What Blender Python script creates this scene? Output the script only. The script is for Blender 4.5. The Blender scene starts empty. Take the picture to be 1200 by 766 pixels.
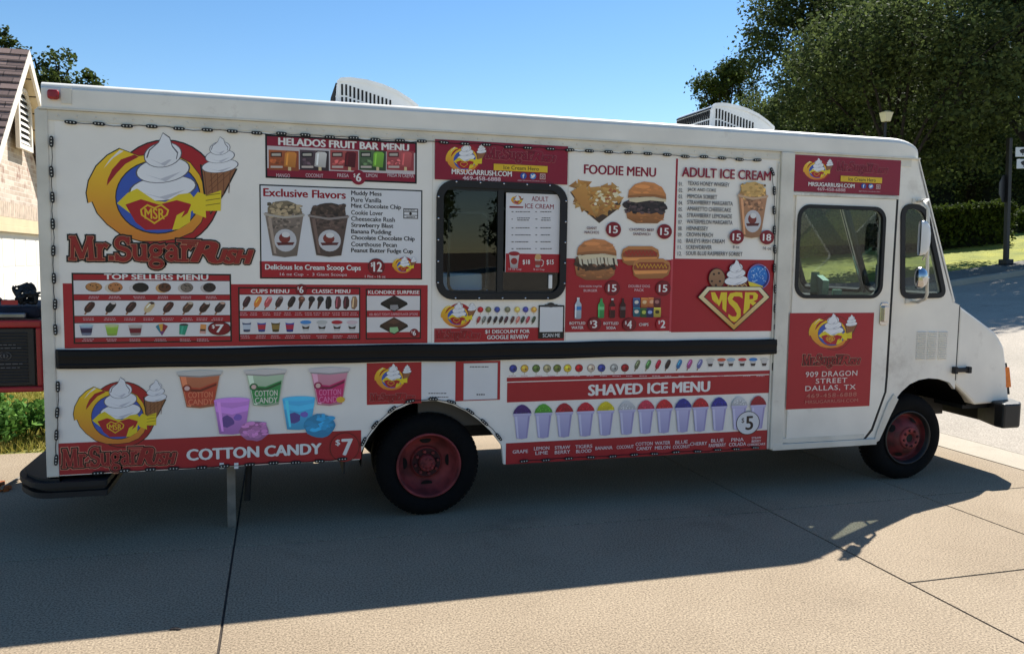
import bpy, bmesh, math, random
import numpy as np
from mathutils import Vector, Matrix
from math import radians, sin, cos, pi

# ------------------------------------------------------------------ camera, world, sun, exposure
SC = bpy.context.scene
COL = SC.collection
FPX = 950.0                       # focal length in pixels of the 1200 px wide photograph
CAMPOS = Vector((0.0, -5.8549, 1.93))
RIGHT = Vector((0.9609, -0.2764, 0.0140)); DOWN = Vector((-0.0096, -0.0837, -0.9964)); FWD = Vector((0.2766, 0.9574, -0.0831))
FWD.normalize(); RIGHT = (RIGHT - FWD*RIGHT.dot(FWD)).normalized(); DOWN = FWD.cross(RIGHT)
cd = bpy.data.cameras.new('camera'); cam = bpy.data.objects.new('camera', cd); COL.objects.link(cam)
cd.sensor_fit = 'HORIZONTAL'; cd.sensor_width = 36.0; cd.lens = 36.0*FPX/1200.0
cd.clip_start = 0.05; cd.clip_end = 2000
M = Matrix.Identity(4)
for i in range(3):
    M[i][0] = RIGHT[i]; M[i][1] = -DOWN[i]; M[i][2] = -FWD[i]; M[i][3] = CAMPOS[i]
cam.matrix_world = M
SC.camera = cam

SUN = Vector((0.67, 0.50, 1.0)).normalized()          # towards the sun
w = bpy.data.worlds.new('World'); SC.world = w; w.use_nodes = True
nt = w.node_tree; bg = nt.nodes['Background']
sky = nt.nodes.new('ShaderNodeTexSky'); sky.sky_type = 'NISHITA'; sky.sun_disc = False
sky.sun_elevation = math.asin(SUN.z); sky.sun_rotation = math.atan2(SUN.x, SUN.y)
sky.air_density = 1.0; sky.dust_density = 0.1; sky.ozone_density = 1.6; sky.altitude = 100
hs = nt.nodes.new('ShaderNodeHueSaturation'); hs.inputs['Saturation'].default_value = 1.25; nt.links.new(sky.outputs[0], hs.inputs['Color']); nt.links.new(hs.outputs[0], bg.inputs[0]); bg.inputs[1].default_value = 0.086
sl = bpy.data.lights.new('sun', 'SUN'); sl.energy = 5.0; sl.angle = radians(0.5); sl.color = (1.0, 0.975, 0.92)
so = bpy.data.objects.new('sun', sl); COL.objects.link(so)
so.rotation_euler = SUN.to_track_quat('Z', 'Y').to_euler(); so.location = (12, 8, 20)
SC.view_settings.view_transform = 'Standard'; SC.view_settings.look = 'None'
SC.view_settings.exposure = 0.84; SC.view_settings.gamma = 1.0
SC.cycles.max_bounces = 8; SC.cycles.transparent_max_bounces = 12

# ------------------------------------------------------------------ helpers
def lin(c):
    c = c/255.0
    return c/12.92 if c <= 0.04045 else ((c+0.055)/1.055)**2.4
def L3(c): return tuple(lin(x) for x in c)

def mat(name, col, rough=0.6, metal=0.0, vary=0.0, scale=8.0, bump=0.0, bscale=60.0, col2=None, spec=0.5, detail=6.0):
    m = bpy.data.materials.new(name); m.use_nodes = True
    n = m.node_tree; b = n.nodes['Principled BSDF']
    b.inputs['Roughness'].default_value = rough; b.inputs['Metallic'].default_value = metal
    b.inputs['Specular IOR Level'].default_value = spec
    c1 = L3(col)
    b.inputs['Base Color'].default_value = (*c1, 1)
    tc = None
    if vary > 0 or col2 is not None or bump > 0:
        tc = n.nodes.new('ShaderNodeTexCoord')
    if vary > 0 or col2 is not None:
        nz = n.nodes.new('ShaderNodeTexNoise'); nz.inputs['Scale'].default_value = scale; nz.inputs['Detail'].default_value = detail
        n.links.new(tc.outputs['Object'], nz.inputs['Vector'])
        r = n.nodes.new('ShaderNodeValToRGB'); r.color_ramp.elements[0].position = 0.33; r.color_ramp.elements[1].position = 0.68
        ca = L3(col2) if col2 is not None else tuple(x*(1-vary) for x in c1)
        r.color_ramp.elements[0].color = (*ca, 1); r.color_ramp.elements[1].color = (*(min(1, x*(1+vary*0.5)) for x in c1), 1)
        n.links.new(nz.outputs['Fac'], r.inputs[0]); n.links.new(r.outputs[0], b.inputs['Base Color'])
    if bump > 0:
        nb = n.nodes.new('ShaderNodeTexNoise'); nb.inputs['Scale'].default_value = bscale; nb.inputs['Detail'].default_value = 5
        n.links.new(tc.outputs['Object'], nb.inputs['Vector'])
        bp = n.nodes.new('ShaderNodeBump'); bp.inputs['Strength'].default_value = bump; bp.inputs['Distance'].default_value = 0.02
        n.links.new(nb.outputs['Fac'], bp.inputs['Height']); n.links.new(bp.outputs[0], b.inputs['Normal'])
    return m

def glass(name, tint, rough=0.0, ior=1.45):
    m = bpy.data.materials.new(name); m.use_nodes = True
    n = m.node_tree; n.nodes.clear()
    out = n.nodes.new('ShaderNodeOutputMaterial'); mx = n.nodes.new('ShaderNodeMixShader')
    t = n.nodes.new('ShaderNodeBsdfTransparent'); g = n.nodes.new('ShaderNodeBsdfGlossy'); ge = n.nodes.new('ShaderNodeNewGeometry'); vd = n.nodes.new('ShaderNodeVectorMath'); vd.operation = 'DOT_PRODUCT'
    t.inputs[0].default_value = (*tint, 1); g.inputs['Roughness'].default_value = rough; n.links.new(ge.outputs['Normal'], vd.inputs[0]); n.links.new(ge.outputs['Incoming'], vd.inputs[1])
    def mth(op, a, b=None, v=None):
        k = n.nodes.new('ShaderNodeMath'); k.operation = op; n.links.new(a, k.inputs[0])
        if v is not None: k.inputs[1].default_value = v
        return k.outputs[0]
    o_ = mth('ABSOLUTE', vd.outputs['Value']); inv = n.nodes.new('ShaderNodeMath'); inv.operation = 'SUBTRACT'; inv.inputs[0].default_value = 1.0; n.links.new(o_, inv.inputs[1])
    o_ = mth('ADD', mth('MULTIPLY', mth('POWER', inv.outputs[0], v=5.0), v=0.96), v=0.03)   # Schlick reflectance, same from both faces
    n.links.new(o_, mx.inputs[0]); n.links.new(t.outputs[0], mx.inputs[1]); n.links.new(g.outputs[0], mx.inputs[2])
    n.links.new(mx.outputs[0], out.inputs[0])
    return m

def finish(o, parent=None, label=None, cat=None, group=None, kind=None):
    COL.objects.link(o)
    if parent is not None: o.parent = parent
    for k, v in (('label', label), ('category', cat), ('group', group), ('kind', kind)):
        if v: o[k] = v
    return o

def empty(name, loc=(0, 0, 0), label=None, cat=None, group=None, parent=None):
    o = bpy.data.objects.new(name, None); o.location = loc; o.empty_display_size = 0.2
    return finish(o, parent, label, cat, group)

def unit(v):
    v = Vector(v); return v.normalized()

class MB:
    """collects geometry in world coordinates; build() links it as ONE mesh object"""
    def __init__(s): s.v = []; s.f = []; s.m = []; s.sm = []
    def add(s, vs, fs, m=0, smooth=False):
        b = len(s.v); s.v += [tuple(p) for p in vs]
        for f in fs:
            s.f.append([b+i for i in f]); s.m.append(m); s.sm.append(smooth)
        return s
    def box(s, x0, x1, y0, y1, z0, z1, m=0):
        vs = [(x, y, z) for z in (z0, z1) for y in (y0, y1) for x in (x0, x1)]
        return s.add(vs, [(0, 2, 3, 1), (4, 5, 7, 6), (0, 1, 5, 4), (2, 6, 7, 3), (0, 4, 6, 2), (1, 3, 7, 5)], m)
    def obox(s, c, ax, ay, az, hx, hy, hz, m=0):
        c = Vector(c); vs = [c+ax*i*hx+ay*j*hy+az*k*hz for k in (-1, 1) for j in (-1, 1) for i in (-1, 1)]
        return s.add(vs, [(0, 2, 3, 1), (4, 5, 7, 6), (0, 1, 5, 4), (2, 6, 7, 3), (0, 4, 6, 2), (1, 3, 7, 5)], m)
    def tube(s, pts, r, n=10, m=0, cap=True, smooth=True):
        pts = [Vector(p) for p in pts]; rs = r if isinstance(r, (list, tuple)) else [r]*len(pts)
        vs = []; fs = []; ref = None
        for i, p in enumerate(pts):
            a = pts[max(0, i-1)]; b = pts[min(len(pts)-1, i+1)]; d = (b-a)
            d = d.normalized() if d.length > 1e-9 else Vector((0, 0, 1))
            if ref is None: ref = Vector((0, 0, 1)) if abs(d.z) < 0.9 else Vector((1, 0, 0))
            u = d.cross(ref).normalized(); w_ = d.cross(u); ref = -w_ if False else ref
            for k in range(n):
                t = 2*pi*k/n; vs.append(p+(u*cos(t)+w_*sin(t))*rs[i])
        for i in range(len(pts)-1):
            for k in range(n):
                k2 = (k+1) % n; fs.append((i*n+k, i*n+k2, (i+1)*n+k2, (i+1)*n+k))
        s.add(vs, fs, m, smooth)
        if cap:
            s.add(vs[:n], [tuple(range(n))], m); s.add(vs[-n:], [tuple(reversed(range(n)))], m)
        return s
    def lathe(s, cx, y0, cz, prof, n=48, m=0, sgn=1, smooth=True, a0=0, a1=2*pi):
        """profile of (radius, y) turned about an axis along y"""
        vs = []; full = abs(a1-a0-2*pi) < 1e-6; nn = n if full else n+1
        for (r, y) in prof:
            for k in range(nn):
                t = a0+(a1-a0)*k/n; vs.append((cx+r*cos(t), y0+sgn*y, cz+r*sin(t)))
        fs = []
        for i in range(len(prof)-1):
            for k in range(n):
                k2 = (k+1) % nn
                fs.append((i*nn+k, i*nn+k2, (i+1)*nn+k2, (i+1)*nn+k))
        return s.add(vs, fs, m, smooth)
    def prism(s, pts, y0, y1, m=0):
        """(x, z) polygon extruded along y"""
        n = len(pts); vs = [(x, y0, z) for x, z in pts]+[(x, y1, z) for x, z in pts]
        fs = [tuple(range(n)), tuple(reversed(range(n, 2*n)))]+[(i, i+n, (i+1) % n+n, (i+1) % n) for i in range(n)]
        return s.add(vs, fs, m)
    def prism_z(s, pts, z0, z1, m=0):
        n = len(pts); vs = [(x, y, z0) for x, y in pts]+[(x, y, z1) for x, y in pts]
        fs = [tuple(range(n)), tuple(reversed(range(n, 2*n)))]+[(i, i+n, (i+1) % n+n, (i+1) % n) for i in range(n)]
        return s.add(vs, fs, m)
    def ell(s, c, rx, ry, rz, n=16, k=10, m=0):
        vs = []; fs = []
        for i in range(k+1):
            a = -pi/2+pi*i/k
            for j in range(n):
                b = 2*pi*j/n; vs.append((c[0]+rx*cos(a)*cos(b), c[1]+ry*cos(a)*sin(b), c[2]+rz*sin(a)))
        for i in range(k):
            for j in range(n):
                j2 = (j+1) % n; fs.append((i*n+j, i*n+j2, (i+1)*n+j2, (i+1)*n+j))
        return s.add(vs, fs, m, True)
    def build(s, name, mats, parent=None, label=None, cat=None, group=None, kind=None, origin=None, bevel=0, recalc=True):
        me = bpy.data.meshes.new(name)
        o0 = Vector(origin) if origin is not None else Vector((0, 0, 0))
        me.from_pydata([tuple(Vector(p)-o0) for p in s.v], [], s.f)
        for mm in (mats if isinstance(mats, (list, tuple)) else [mats]): me.materials.append(mm)
        me.polygons.foreach_set('material_index', s.m); me.polygons.foreach_set('use_smooth', s.sm)
        if recalc:
            bm = bmesh.new(); bm.from_mesh(me); bmesh.ops.recalc_face_normals(bm, faces=bm.faces[:]); bm.to_mesh(me); bm.free()
        me.update()
        o = bpy.data.objects.new(name, me); o.location = o0
        if bevel:
            bv = o.modifiers.new('bevel', 'BEVEL'); bv.width = bevel; bv.segments = 2; bv.limit_method = 'ANGLE'; bv.angle_limit = radians(35)
        return finish(o, parent, label, cat, group, kind)

def curve_mesh(splines, thick):
    """fills a 2D outline with holes; returns (verts, faces) with thickness along local z"""
    cu = bpy.data.curves.new('tmp', 'CURVE'); cu.dimensions = '2D'; cu.fill_mode = 'BOTH'; cu.extrude = thick/2
    for pts in splines:
        sp = cu.splines.new('POLY'); sp.points.add(len(pts)-1)
        for p, q in zip(sp.points, pts): p.co = (q[0], q[1], 0, 1)
        sp.use_cyclic_u = True
    ob = bpy.data.objects.new('tmp', cu); COL.objects.link(ob)
    dg = bpy.context.evaluated_depsgraph_get(); e = ob.evaluated_get(dg); me = e.to_mesh()
    vs = [v.co.copy() for v in me.vertices]; fs = [tuple(p.vertices) for p in me.polygons]
    e.to_mesh_clear(); bpy.data.objects.remove(ob); bpy.data.curves.remove(cu)
    return vs, fs
def plate(mb, outer, holes, yfront, thick, m=0):
    """outline in (x, z) on the truck's side; front face at y = yfront (towards -y)"""
    vs, fs = curve_mesh([outer]+list(holes), thick)
    return mb.add([(v.x, yfront+thick/2-v.z, v.y) for v in vs], fs, m)
def rrect(x0, z0, x1, z1, r, n=6):
    pts = []
    for cx, cz, a in ((x1-r, z1-r, 0), (x0+r, z1-r, 90), (x0+r, z0+r, 180), (x1-r, z0+r, 270)):
        for k in range(n+1):
            t = radians(a+90*k/n); pts.append((cx+r*cos(t), cz+r*sin(t)))
    return pts
def round_poly(pts, r, n=5):
    out = []; N = len(pts)
    for i in range(N):
        p0 = Vector(pts[i-1]); p = Vector(pts[i]); p1 = Vector(pts[(i+1) % N])
        rr = r[i] if isinstance(r, (list, tuple)) else r
        a = p+(p0-p).normalized()*rr; b = p+(p1-p).normalized()*rr
        for k in range(n+1):
            t = k/n; q = a*(1-t)**2+p*2*t*(1-t)+b*t*t; out.append((q.x, q.y))
    return out
def offset_poly(pts, d):
    """grow (d>0) a closed outline by d"""
    N = len(pts); out = []; area = sum(pts[i-1][0]*pts[i][1]-pts[i][0]*pts[i-1][1] for i in range(N)); sg = 1 if area > 0 else -1
    for i in range(N):
        a = Vector(pts[i-1]); b = Vector(pts[(i+1) % N]); t = b-a
        t = t.normalized() if t.length > 1e-9 else Vector((1, 0))
        out.append((pts[i][0]+t.y*d*sg, pts[i][1]-t.x*d*sg))
    return out

# The truck's flat side is the plane y = 0. S() turns a position measured on the photograph into metres on that side
# (the plane's fixed rectification), so printed artwork and panel edges get their true place and size.
def S(u, v, y=0.0):
    d = RIGHT*((u-600)/FPX)+DOWN*((v-383)/FPX)+FWD
    t = (y-CAMPOS.y)/d.y; p = CAMPOS+d*t
    return (p.x, p.z)
def G3(u, v, z=0.0):
    d = RIGHT*((u-600)/FPX)+DOWN*((v-383)/FPX)+FWD
    t = (z-CAMPOS.z)/d.z; return CAMPOS+d*t
def SR(u0, v0, u1, v1, y=0.0):
    """axis-aligned box on the side: u measured at mid height, v measured at mid width -> x0, z0 (bottom), x1, z1 (top)"""
    um, vm = (u0+u1)/2, (v0+v1)/2
    return S(u0, vm, y)[0], S(um, v1, y)[1], S(u1, vm, y)[0], S(um, v0, y)[1]
# ------------------------------------------------------------------ printed vinyl (one mesh per sign, ink colour per face)
def print_mat():
    m = bpy.data.materials.new('printed_vinyl'); m.use_nodes = True; n = m.node_tree; b = n.nodes['Principled BSDF']
    a = n.nodes.new('ShaderNodeVertexColor'); a.layer_name = 'ink'
    tc = n.nodes.new('ShaderNodeTexCoord'); nz = n.nodes.new('ShaderNodeTexNoise'); nz.inputs['Scale'].default_value = 3.0; nz.inputs['Detail'].default_value = 8
    n.links.new(tc.outputs['Object'], nz.inputs['Vector'])
    mr = n.nodes.new('ShaderNodeMapRange'); mr.inputs[3].default_value = 0.86; mr.inputs[4].default_value = 1.08
    n.links.new(nz.outputs['Fac'], mr.inputs[0])
    mx = n.nodes.new('ShaderNodeMix'); mx.data_type = 'RGBA'; mx.blend_type = 'MULTIPLY'; mx.inputs[0].default_value = 1.0
    n.links.new(a.outputs['Color'], mx.inputs[6]); n.links.new(mr.outputs[0], mx.inputs[7])
    n.links.new(mx.outputs[2], b.inputs['Base Color'])
    nb = n.nodes.new('ShaderNodeTexNoise'); nb.inputs['Scale'].default_value = 2.6; nb.inputs['Detail'].default_value = 4; n.links.new(tc.outputs['Object'], nb.inputs['Vector'])
    bp = n.nodes.new('ShaderNodeBump'); bp.inputs['Strength'].default_value = 0.10; bp.inputs['Distance'].default_value = 0.05; n.links.new(nb.outputs['Fac'], bp.inputs['Height']); n.links.new(bp.outputs[0], b.inputs['Normal'])
    b.inputs['Roughness'].default_value = 0.38; b.inputs['Specular IOR Level'].default_value = 0.4
    return m
PRINT = print_mat()

_txt = {}
def text_mesh(s, bold=0.0, shear=0.0, space=1.0):
    k = (s, bold, shear, space)
    if k in _txt: return _txt[k]
    cu = bpy.data.curves.new('tmp', 'FONT'); cu.body = s; cu.size = 1.0; cu.offset = bold; cu.shear = shear; cu.space_character = space
    cu.resolution_u = 3; cu.fill_mode = 'FRONT'
    ob = bpy.data.objects.new('tmp', cu); COL.objects.link(ob)
    dg = bpy.context.evaluated_depsgraph_get(); e = ob.evaluated_get(dg); me = e.to_mesh()
    vs = [(v.co.x, v.co.y) for v in me.vertices]; fs = [tuple(p.vertices) for p in me.polygons]
    e.to_mesh_clear(); bpy.data.objects.remove(ob); bpy.data.curves.remove(cu)
    x0 = min(v[0] for v in vs); x1 = max(v[0] for v in vs); y0 = min(v[1] for v in vs); y1 = max(v[1] for v in vs)
    vs = [((x-x0)/(x1-x0), (y-y0)/max(1e-6, y1-y0)) for x, y in vs]
    _txt[k] = (vs, fs, (x1-x0)/max(1e-6, y1-y0)); return _txt[k]

RED = (168, 26, 40); DRED = (128, 14, 30); MAROON = (140, 18, 46); WHITE = (234, 231, 226); BLACK = (14, 13, 14); GOLD = (226, 186, 40)
YEL = (240, 212, 40); ORANGE = (222, 140, 46); CREAM = (226, 205, 170); BLUE = (58, 88, 178); TAN = (206, 160, 108); INK = (40, 34, 36)

class Print:
    STEP = 0.00002
    def __init__(s, y=-0.004):
        s.y = y; s.k = 0; s.v = []; s.f = []; s.c = []
    def raw(s, pts, faces, cols):
        """pts in (x, z) metres"""
        b = len(s.v); y = s.y-s.k*s.STEP; s.k += 1
        s.v += [(p[0], y, p[1]) for p in pts]
        for f in faces:
            s.f.append([b+i for i in f]); s.c.append([cols[i] for i in f] if isinstance(cols, list) else cols)
    def polym(s, pts, col, col2=None):
        if col2 is not None:
            zs = [p[1] for p in pts]; a, b = max(zs), min(zs)
            cols = [tuple(col[i]+(col2[i]-col[i])*((a-p[1])/max(1e-6, a-b)) for i in range(3)) for p in pts]
            s.raw(pts, [tuple(range(len(pts)))], cols)
        else:
            s.raw(pts, [tuple(range(len(pts)))], col)
    def rectm(s, b, col): x0, z0, x1, z1 = b; s.polym([(x0, z0), (x1, z0), (x1, z1), (x0, z1)], col)
    def poly(s, pts, col, col2=None): s.polym([S(u, v) for u, v in pts], col, col2)
    def rect(s, u0, v0, u1, v1, col): s.rectm(SR(u0, v0, u1, v1), col)
    def frame(s, u0, v0, u1, v1, wd, col):
        x0, z0, x1, z1 = SR(u0, v0, u1, v1); X = [(x0, z0), (x1, z0), (x1, z1), (x0, z1)]; Y = [(x0+wd, z0+wd), (x1-wd, z0+wd), (x1-wd, z1-wd), (x0+wd, z1-wd)]
        s.raw(X+Y, [(0, 1, 5, 4), (1, 2, 6, 5), (2, 3, 7, 6), (3, 0, 4, 7)], col)
    def circ(s, u, v, r, col, ry=None, n=28, rot=0.0, col2=None):
        ry = ry or r; x, z = S(u, v); k = S(u+1, v)[0]-x; kz = z-S(u, v+1)[1]
        s.polym([(x+k*(r*cos(t)*cos(rot)-ry*sin(t)*sin(rot)), z+kz*(r*cos(t)*sin(rot)+ry*sin(t)*cos(rot))) for t in [2*pi*i/n for i in range(n)]], col, col2)
    def textm(s, t, b, col, bold=0.02, shear=0.0, space=1.0, grow=0.0):
        """bold is made by overprinting shifted copies, grow (metres) fattens every way for outlines"""
        vs, fs, asp = text_mesh(t, 0.0, shear, space); x0, z0, x1, z1 = b; H = z1-z0; W = x1-x0
        e = max(bold, 0.0)*1.25*H*min(1.0, W/H/max(0.05, asp))*1.0; ez = bold*0.55*H; K = 6 if bold > 0 else 1
        sh = [(0, 0)] if e <= 0 else [(-e, 0), (e, 0), (0, -ez), (0, ez)]
        if grow > 0: sh = [(i+grow*cos(2*pi*k/10), j+grow*sin(2*pi*k/10)) for i, j in ((-e, 0), (e, 0)) for k in range(10)]
        x0, x1, z0, z1 = x0+e, x1-e, z0+ez, z1-ez
        for i, j in sh: s.raw([(x0+(x1-x0)*x+i, z0+(z1-z0)*y+j) for x, y in vs], fs, col)
    def text(s, t, u0, v0, u1, v1, col, bold=0.02, shear=0.0, space=1.0): s.textm(t, SR(u0, v0, u1, v1), col, bold, shear, space)
    def stroke(s, pts, wd, col):
        """thick polyline in metres (x, z), one quad strip"""
        P = [Vector(p) for p in pts]; N = len(P); Lf = []; Rt = []
        for i in range(N):
            d = (P[min(N-1, i+1)]-P[max(0, i-1)]); d = d.normalized() if d.length > 1e-9 else Vector((1, 0)); n_ = Vector((-d.y, d.x))*wd/2
            Lf.append(P[i]+n_); Rt.append(P[i]-n_)
        s.raw([(p.x, p.y) for p in Lf+Rt], [(i, i+1, N+i+1, N+i) for i in range(N-1)], col)
    def build(s, name, parent, label=None):
        me = bpy.data.meshes.new(name); me.from_pydata(s.v, [], s.f); me.materials.append(PRINT)
        ca = me.color_attributes.new('ink', 'FLOAT_COLOR', 'CORNER'); arr = []
        for f, c in zip(s.f, s.c):
            for i in range(len(f)):
                q = c[i] if isinstance(c, list) else c
                arr += [lin(q[0]), lin(q[1]), lin(q[2]), 1.0]
        ca.data.foreach_set('color', arr)
        bm = bmesh.new(); bm.from_mesh(me)
        for f in bm.faces:
            if f.normal.y > 0: f.normal_flip()
        bm.to_mesh(me); bm.free(); me.update()
        o = bpy.data.objects.new(name, me)
        return finish(o, parent, label)

# ---- lettering of the logo: slab-serif capitals and lower case drawn as strokes
def arc_pts(cx, cy, rx, ry, a0, a1, n=9): return [(cx+rx*cos(radians(a0+(a1-a0)*i/n)), cy+ry*sin(radians(a0+(a1-a0)*i/n))) for i in range(n+1)]
GL = {
 'M': (0.86, [([(0.10, 0), (0.14, 0.72)], 0.09), ([(0.15, 0.70), (0.41, 0.06)], 0.15), ([(0.41, 0.06), (0.66, 0.70)], 0.08), ([(0.67, 0.72), (0.72, 0)], 0.15),
              ([(0.0, 0.03), (0.22, 0.03)], 0.06), ([(0.58, 0.03), (0.86, 0.03)], 0.06), ([(0.04, 0.69), (0.2, 0.69)], 0.06), ([(0.62, 0.69), (0.78, 0.69)], 0.06)]),
 'r': (0.40, [([(0.12, 0), (0.12, 0.50)], 0.13), ([(0.14, 0.34), (0.2, 0.44), (0.29, 0.48), (0.37, 0.43)], 0.11), ([(0.0, 0.03), (0.26, 0.03)], 0.06), ([(0.02, 0.47), (0.14, 0.47)], 0.06)]),
 '.': (0.20, [([(0.02, 0.07), (0.16, 0.07)], 0.14)]),
 'S': (0.56, [(arc_pts(0.27, 0.53, 0.19, 0.17, 20, 225)+arc_pts(0.27, 0.19, 0.21, 0.17, 55, -160), 0.13), ([(0.46, 0.50), (0.47, 0.72)], 0.05), ([(0.06, 0.0), (0.06, 0.2)], 0.05)]),
 'u': (0.56, [([(0.10, 0.49), (0.10, 0.17), (0.16, 0.06), (0.26, 0.04), (0.38, 0.12)], 0.12), ([(0.42, 0.0), (0.42, 0.50)], 0.13), ([(0.0, 0.47), (0.15, 0.47)], 0.06), ([(0.32, 0.47), (0.46, 0.47)], 0.06), ([(0.42, 0.03), (0.54, 0.03)], 0.06)]),
 'g': (0.54, [(arc_pts(0.24, 0.33, 0.16, 0.14, 0, 360, 14), 0.11), ([(0.38, 0.44), (0.53, 0.48)], 0.08), (arc_pts(0.25, -0.09, 0.2, 0.12, 0, 360, 14), 0.10), ([(0.14, 0.2), (0.08, 0.1), (0.2, 0.04), (0.36, 0.02)], 0.08)]),
 'a': (0.52, [([(0.08, 0.38), (0.16, 0.47), (0.28, 0.47), (0.36, 0.38), (0.37, 0.05)], 0.12), (arc_pts(0.21, 0.15, 0.14, 0.11, 40, 330, 10), 0.11), ([(0.36, 0.03), (0.5, 0.03)], 0.06)]),
}
def logo_text(P, box, fill, layers, streak=True, slope=0.0):
    """box in metres x0,z0,x1,z1 for the whole wordmark; layers = [(outline width in metres, colour)...] drawn first to last"""
    x0, z0, x1, z1 = box; W = x1-x0; Hh = z1-z0
    names = 'Mr.Sugar'; adv = sum(GL[c][0] for c in names)
    xs = 0.655*W/adv; zs = Hh*0.74/0.72; base = z0+Hh*0.26; kk = (xs+zs)/2
    for ex, col in layers+[(0.0, fill)]:
        cx = 0.0
        for c in names:
            a, sts = GL[c]
            for pts, wd in sts:
                q = [(x0+(cx+px)*xs, base+pz*zs) for px, pz in pts]
                if ex > 0:
                    d = Vector(q[0])-Vector(q[1]); q[0] = tuple(Vector(q[0])+d.normalized()*ex)
                    d = Vector(q[-1])-Vector(q[-2]); q[-1] = tuple(Vector(q[-1])+d.normalized()*ex)
                P.stroke(q, wd*0.86*kk+2*ex, col)
            cx += a
        for i, (l, t, r) in enumerate(((0.575, 0.93, 0.70), (0.60, 0.86, 0.68), (0.63, 0.79, 0.67))):
            P.stroke([(x0+l*W-ex, z0+t*Hh), (x0+r*W+ex, z0+(t-0.01)*Hh)], 0.035*Hh+2*ex, col)
        P.textm('R', (x0+0.645*W, z0+0.24*Hh, x0+0.80*W, z0+0.93*Hh), col, 0.05, 0.30, 1.0, ex)
        P.textm('USH', (x0+0.752*W, z0+0.20*Hh, x1, z0+0.67*Hh), col, 0.06, 0.30, 1.0, ex)

def swirl(P, f, cx, yb, wd, h, col=(236, 236, 238), line=(90, 88, 96)):
    """soft-serve: stacked lobes narrowing to a peak; f maps artwork coordinates to metres"""
    for i, (fy, fw) in enumerate(((0.0, 1.0), (0.27, 0.80), (0.50, 0.56))):
        y = yb-h*(fy+0.17); r = wd/2*fw
        for g, c in ((1.06, line), (1.0, col)):
            pts = [f(cx+g*r*cos(t), y-g*h*0.18*sin(t)-r*0.10*cos(t)) for t in [2*pi*k/24 for k in range(24)]]
            P.polym(pts, c)
        P.polym([f(cx-r*0.7, y+h*0.06), f(cx-r*0.1, y+h*0.13), f(cx+r*0.7, y+h*0.02), f(cx+r*0.1, y+h*0.17)], (196, 196, 204))
    pk = [(-0.24, 0.62), (-0.2, 0.74), (-0.06, 0.86), (0.0, 1.0), (0.10, 0.93), (0.14, 0.8), (0.22, 0.7), (0.2, 0.6)]
    P.polym([f(cx+a*wd*1.08, yb-h*(b+0.005)) for a, b in pk], line); P.polym([f(cx+a*wd, yb-h*b*0.99) for a, b in pk], col)

def emblem(P, uc, vc, k, small=False):
    """round badge of the shop: yellow comet ring, red disc, blue field, sundae cup with the heart crest, and the cone"""
    def f(x, y): return S(uc+(x-585)*k/3.83, vc+(y-560)*k/3.83)
    def el(cx, cy, rx, ry, c, c2=None, n=36): P.polym([f(cx+rx*cos(t), cy+ry*sin(t)) for t in [2*pi*i/n for i in range(n)]], c, c2)
    if not small: el(590, 562, 246, 242, BLACK)
    el(590, 562, 240, 236, (168, 28, 34))
    tail = [(385, 362), (330, 392), (280, 440), (246, 505), (236, 560), (244, 605), (262, 598), (285, 650), (330, 700), (400, 752), (480, 775), (560, 775), (640, 765), (710, 735), (750, 690), (772, 620), (765, 540), (742, 480), (700, 425), (640, 395), (560, 385), (470, 395)]
    if not small: P.polym([f(585+(x-585)*1.015, 570+(y-570)*1.02) for x, y in tail], BLACK)
    for a, b, c in (((0, 22, YEL)),): P.polym([f(x, y) for x, y in tail], (242, 206, 36), (216, 128, 48))
    P.polym([f(*p) for p in ((450, 388), (390, 410), (350, 455), (330, 500), (326, 528), (372, 470), (410, 430), (470, 398))], (160, 24, 34))
    P.polym([f(*p) for p in ((384, 368), (340, 410), (312, 450), (356, 402), (402, 372))], WHITE)
    if not small: el(556, 578, 192, 166, BLACK)
    el(556, 578, 187, 161, BLUE)
    # sundae: swirl of cream in a red cup with yellow rim leaves
    swirl(P, f, 578, 590, 290, 300)
    P.polym([f(*p) for p in ((372, 606), (420, 560), (462, 540), (545, 596), (590, 600), (650, 566), (700, 560), (738, 604), (700, 650), (430, 650))], (228, 204, 40))
    P.polym([f(*p) for p in ((410, 612), (480, 588), (560, 612), (640, 592), (706, 610), (672, 690), (640, 722), (500, 726), (455, 690))], (172, 24, 36))
    P.polym([f(*p) for p in ((620, 726), (640, 660), (676, 640), (660, 672), (704, 640), (700, 690), (650, 722))], (228, 204, 40))
    P.polym([f(*p) for p in ((476, 634), (508, 610), (540, 624), (572, 610), (606, 636), (600, 660), (540, 700), (480, 660))], GOLD)
    P.polym([f(*p) for p in ((484, 637), (510, 618), (540, 632), (570, 618), (598, 639), (592, 657), (540, 691), (488, 657))], (178, 26, 34))
    if not small:
        a = f(496, 676); b = f(586, 630); P.textm('MSR', (a[0], a[1], b[0], b[1]), GOLD, 0.03)
    # the cone
    for g, c in ((8, BLACK), (0, (150, 98, 62))):
        P.polym([f(*p) for p in ((752-g, 432), (905+g, 452), (850+g, 560), (792, 650+g), (768-g, 560))], c)
    if not small:
        for i in range(5):
            P.stroke([f(762+i*30, 440), f(778+i*24, 600-i*10)], 0.004*k+0.001, (112, 66, 40)); P.stroke([f(900-i*30, 452), f(780+i*4, 560-i*26)], 0.003*k+0.001, (112, 66, 40))
    swirl(P, f, 834, 466, 158, 158)
    # yellow ribbon round the cone
    P.polym([f(*p) for p in ((700, 600), (735, 555), (775, 570), (840, 548), (838, 640), (770, 640), (772, 672), (715, 650))], (232, 206, 38))
    if not small:
        for y in (572, 594, 616): P.stroke([f(770, y), f(836, y-10)], 0.005*k, (120, 100, 20))

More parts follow.
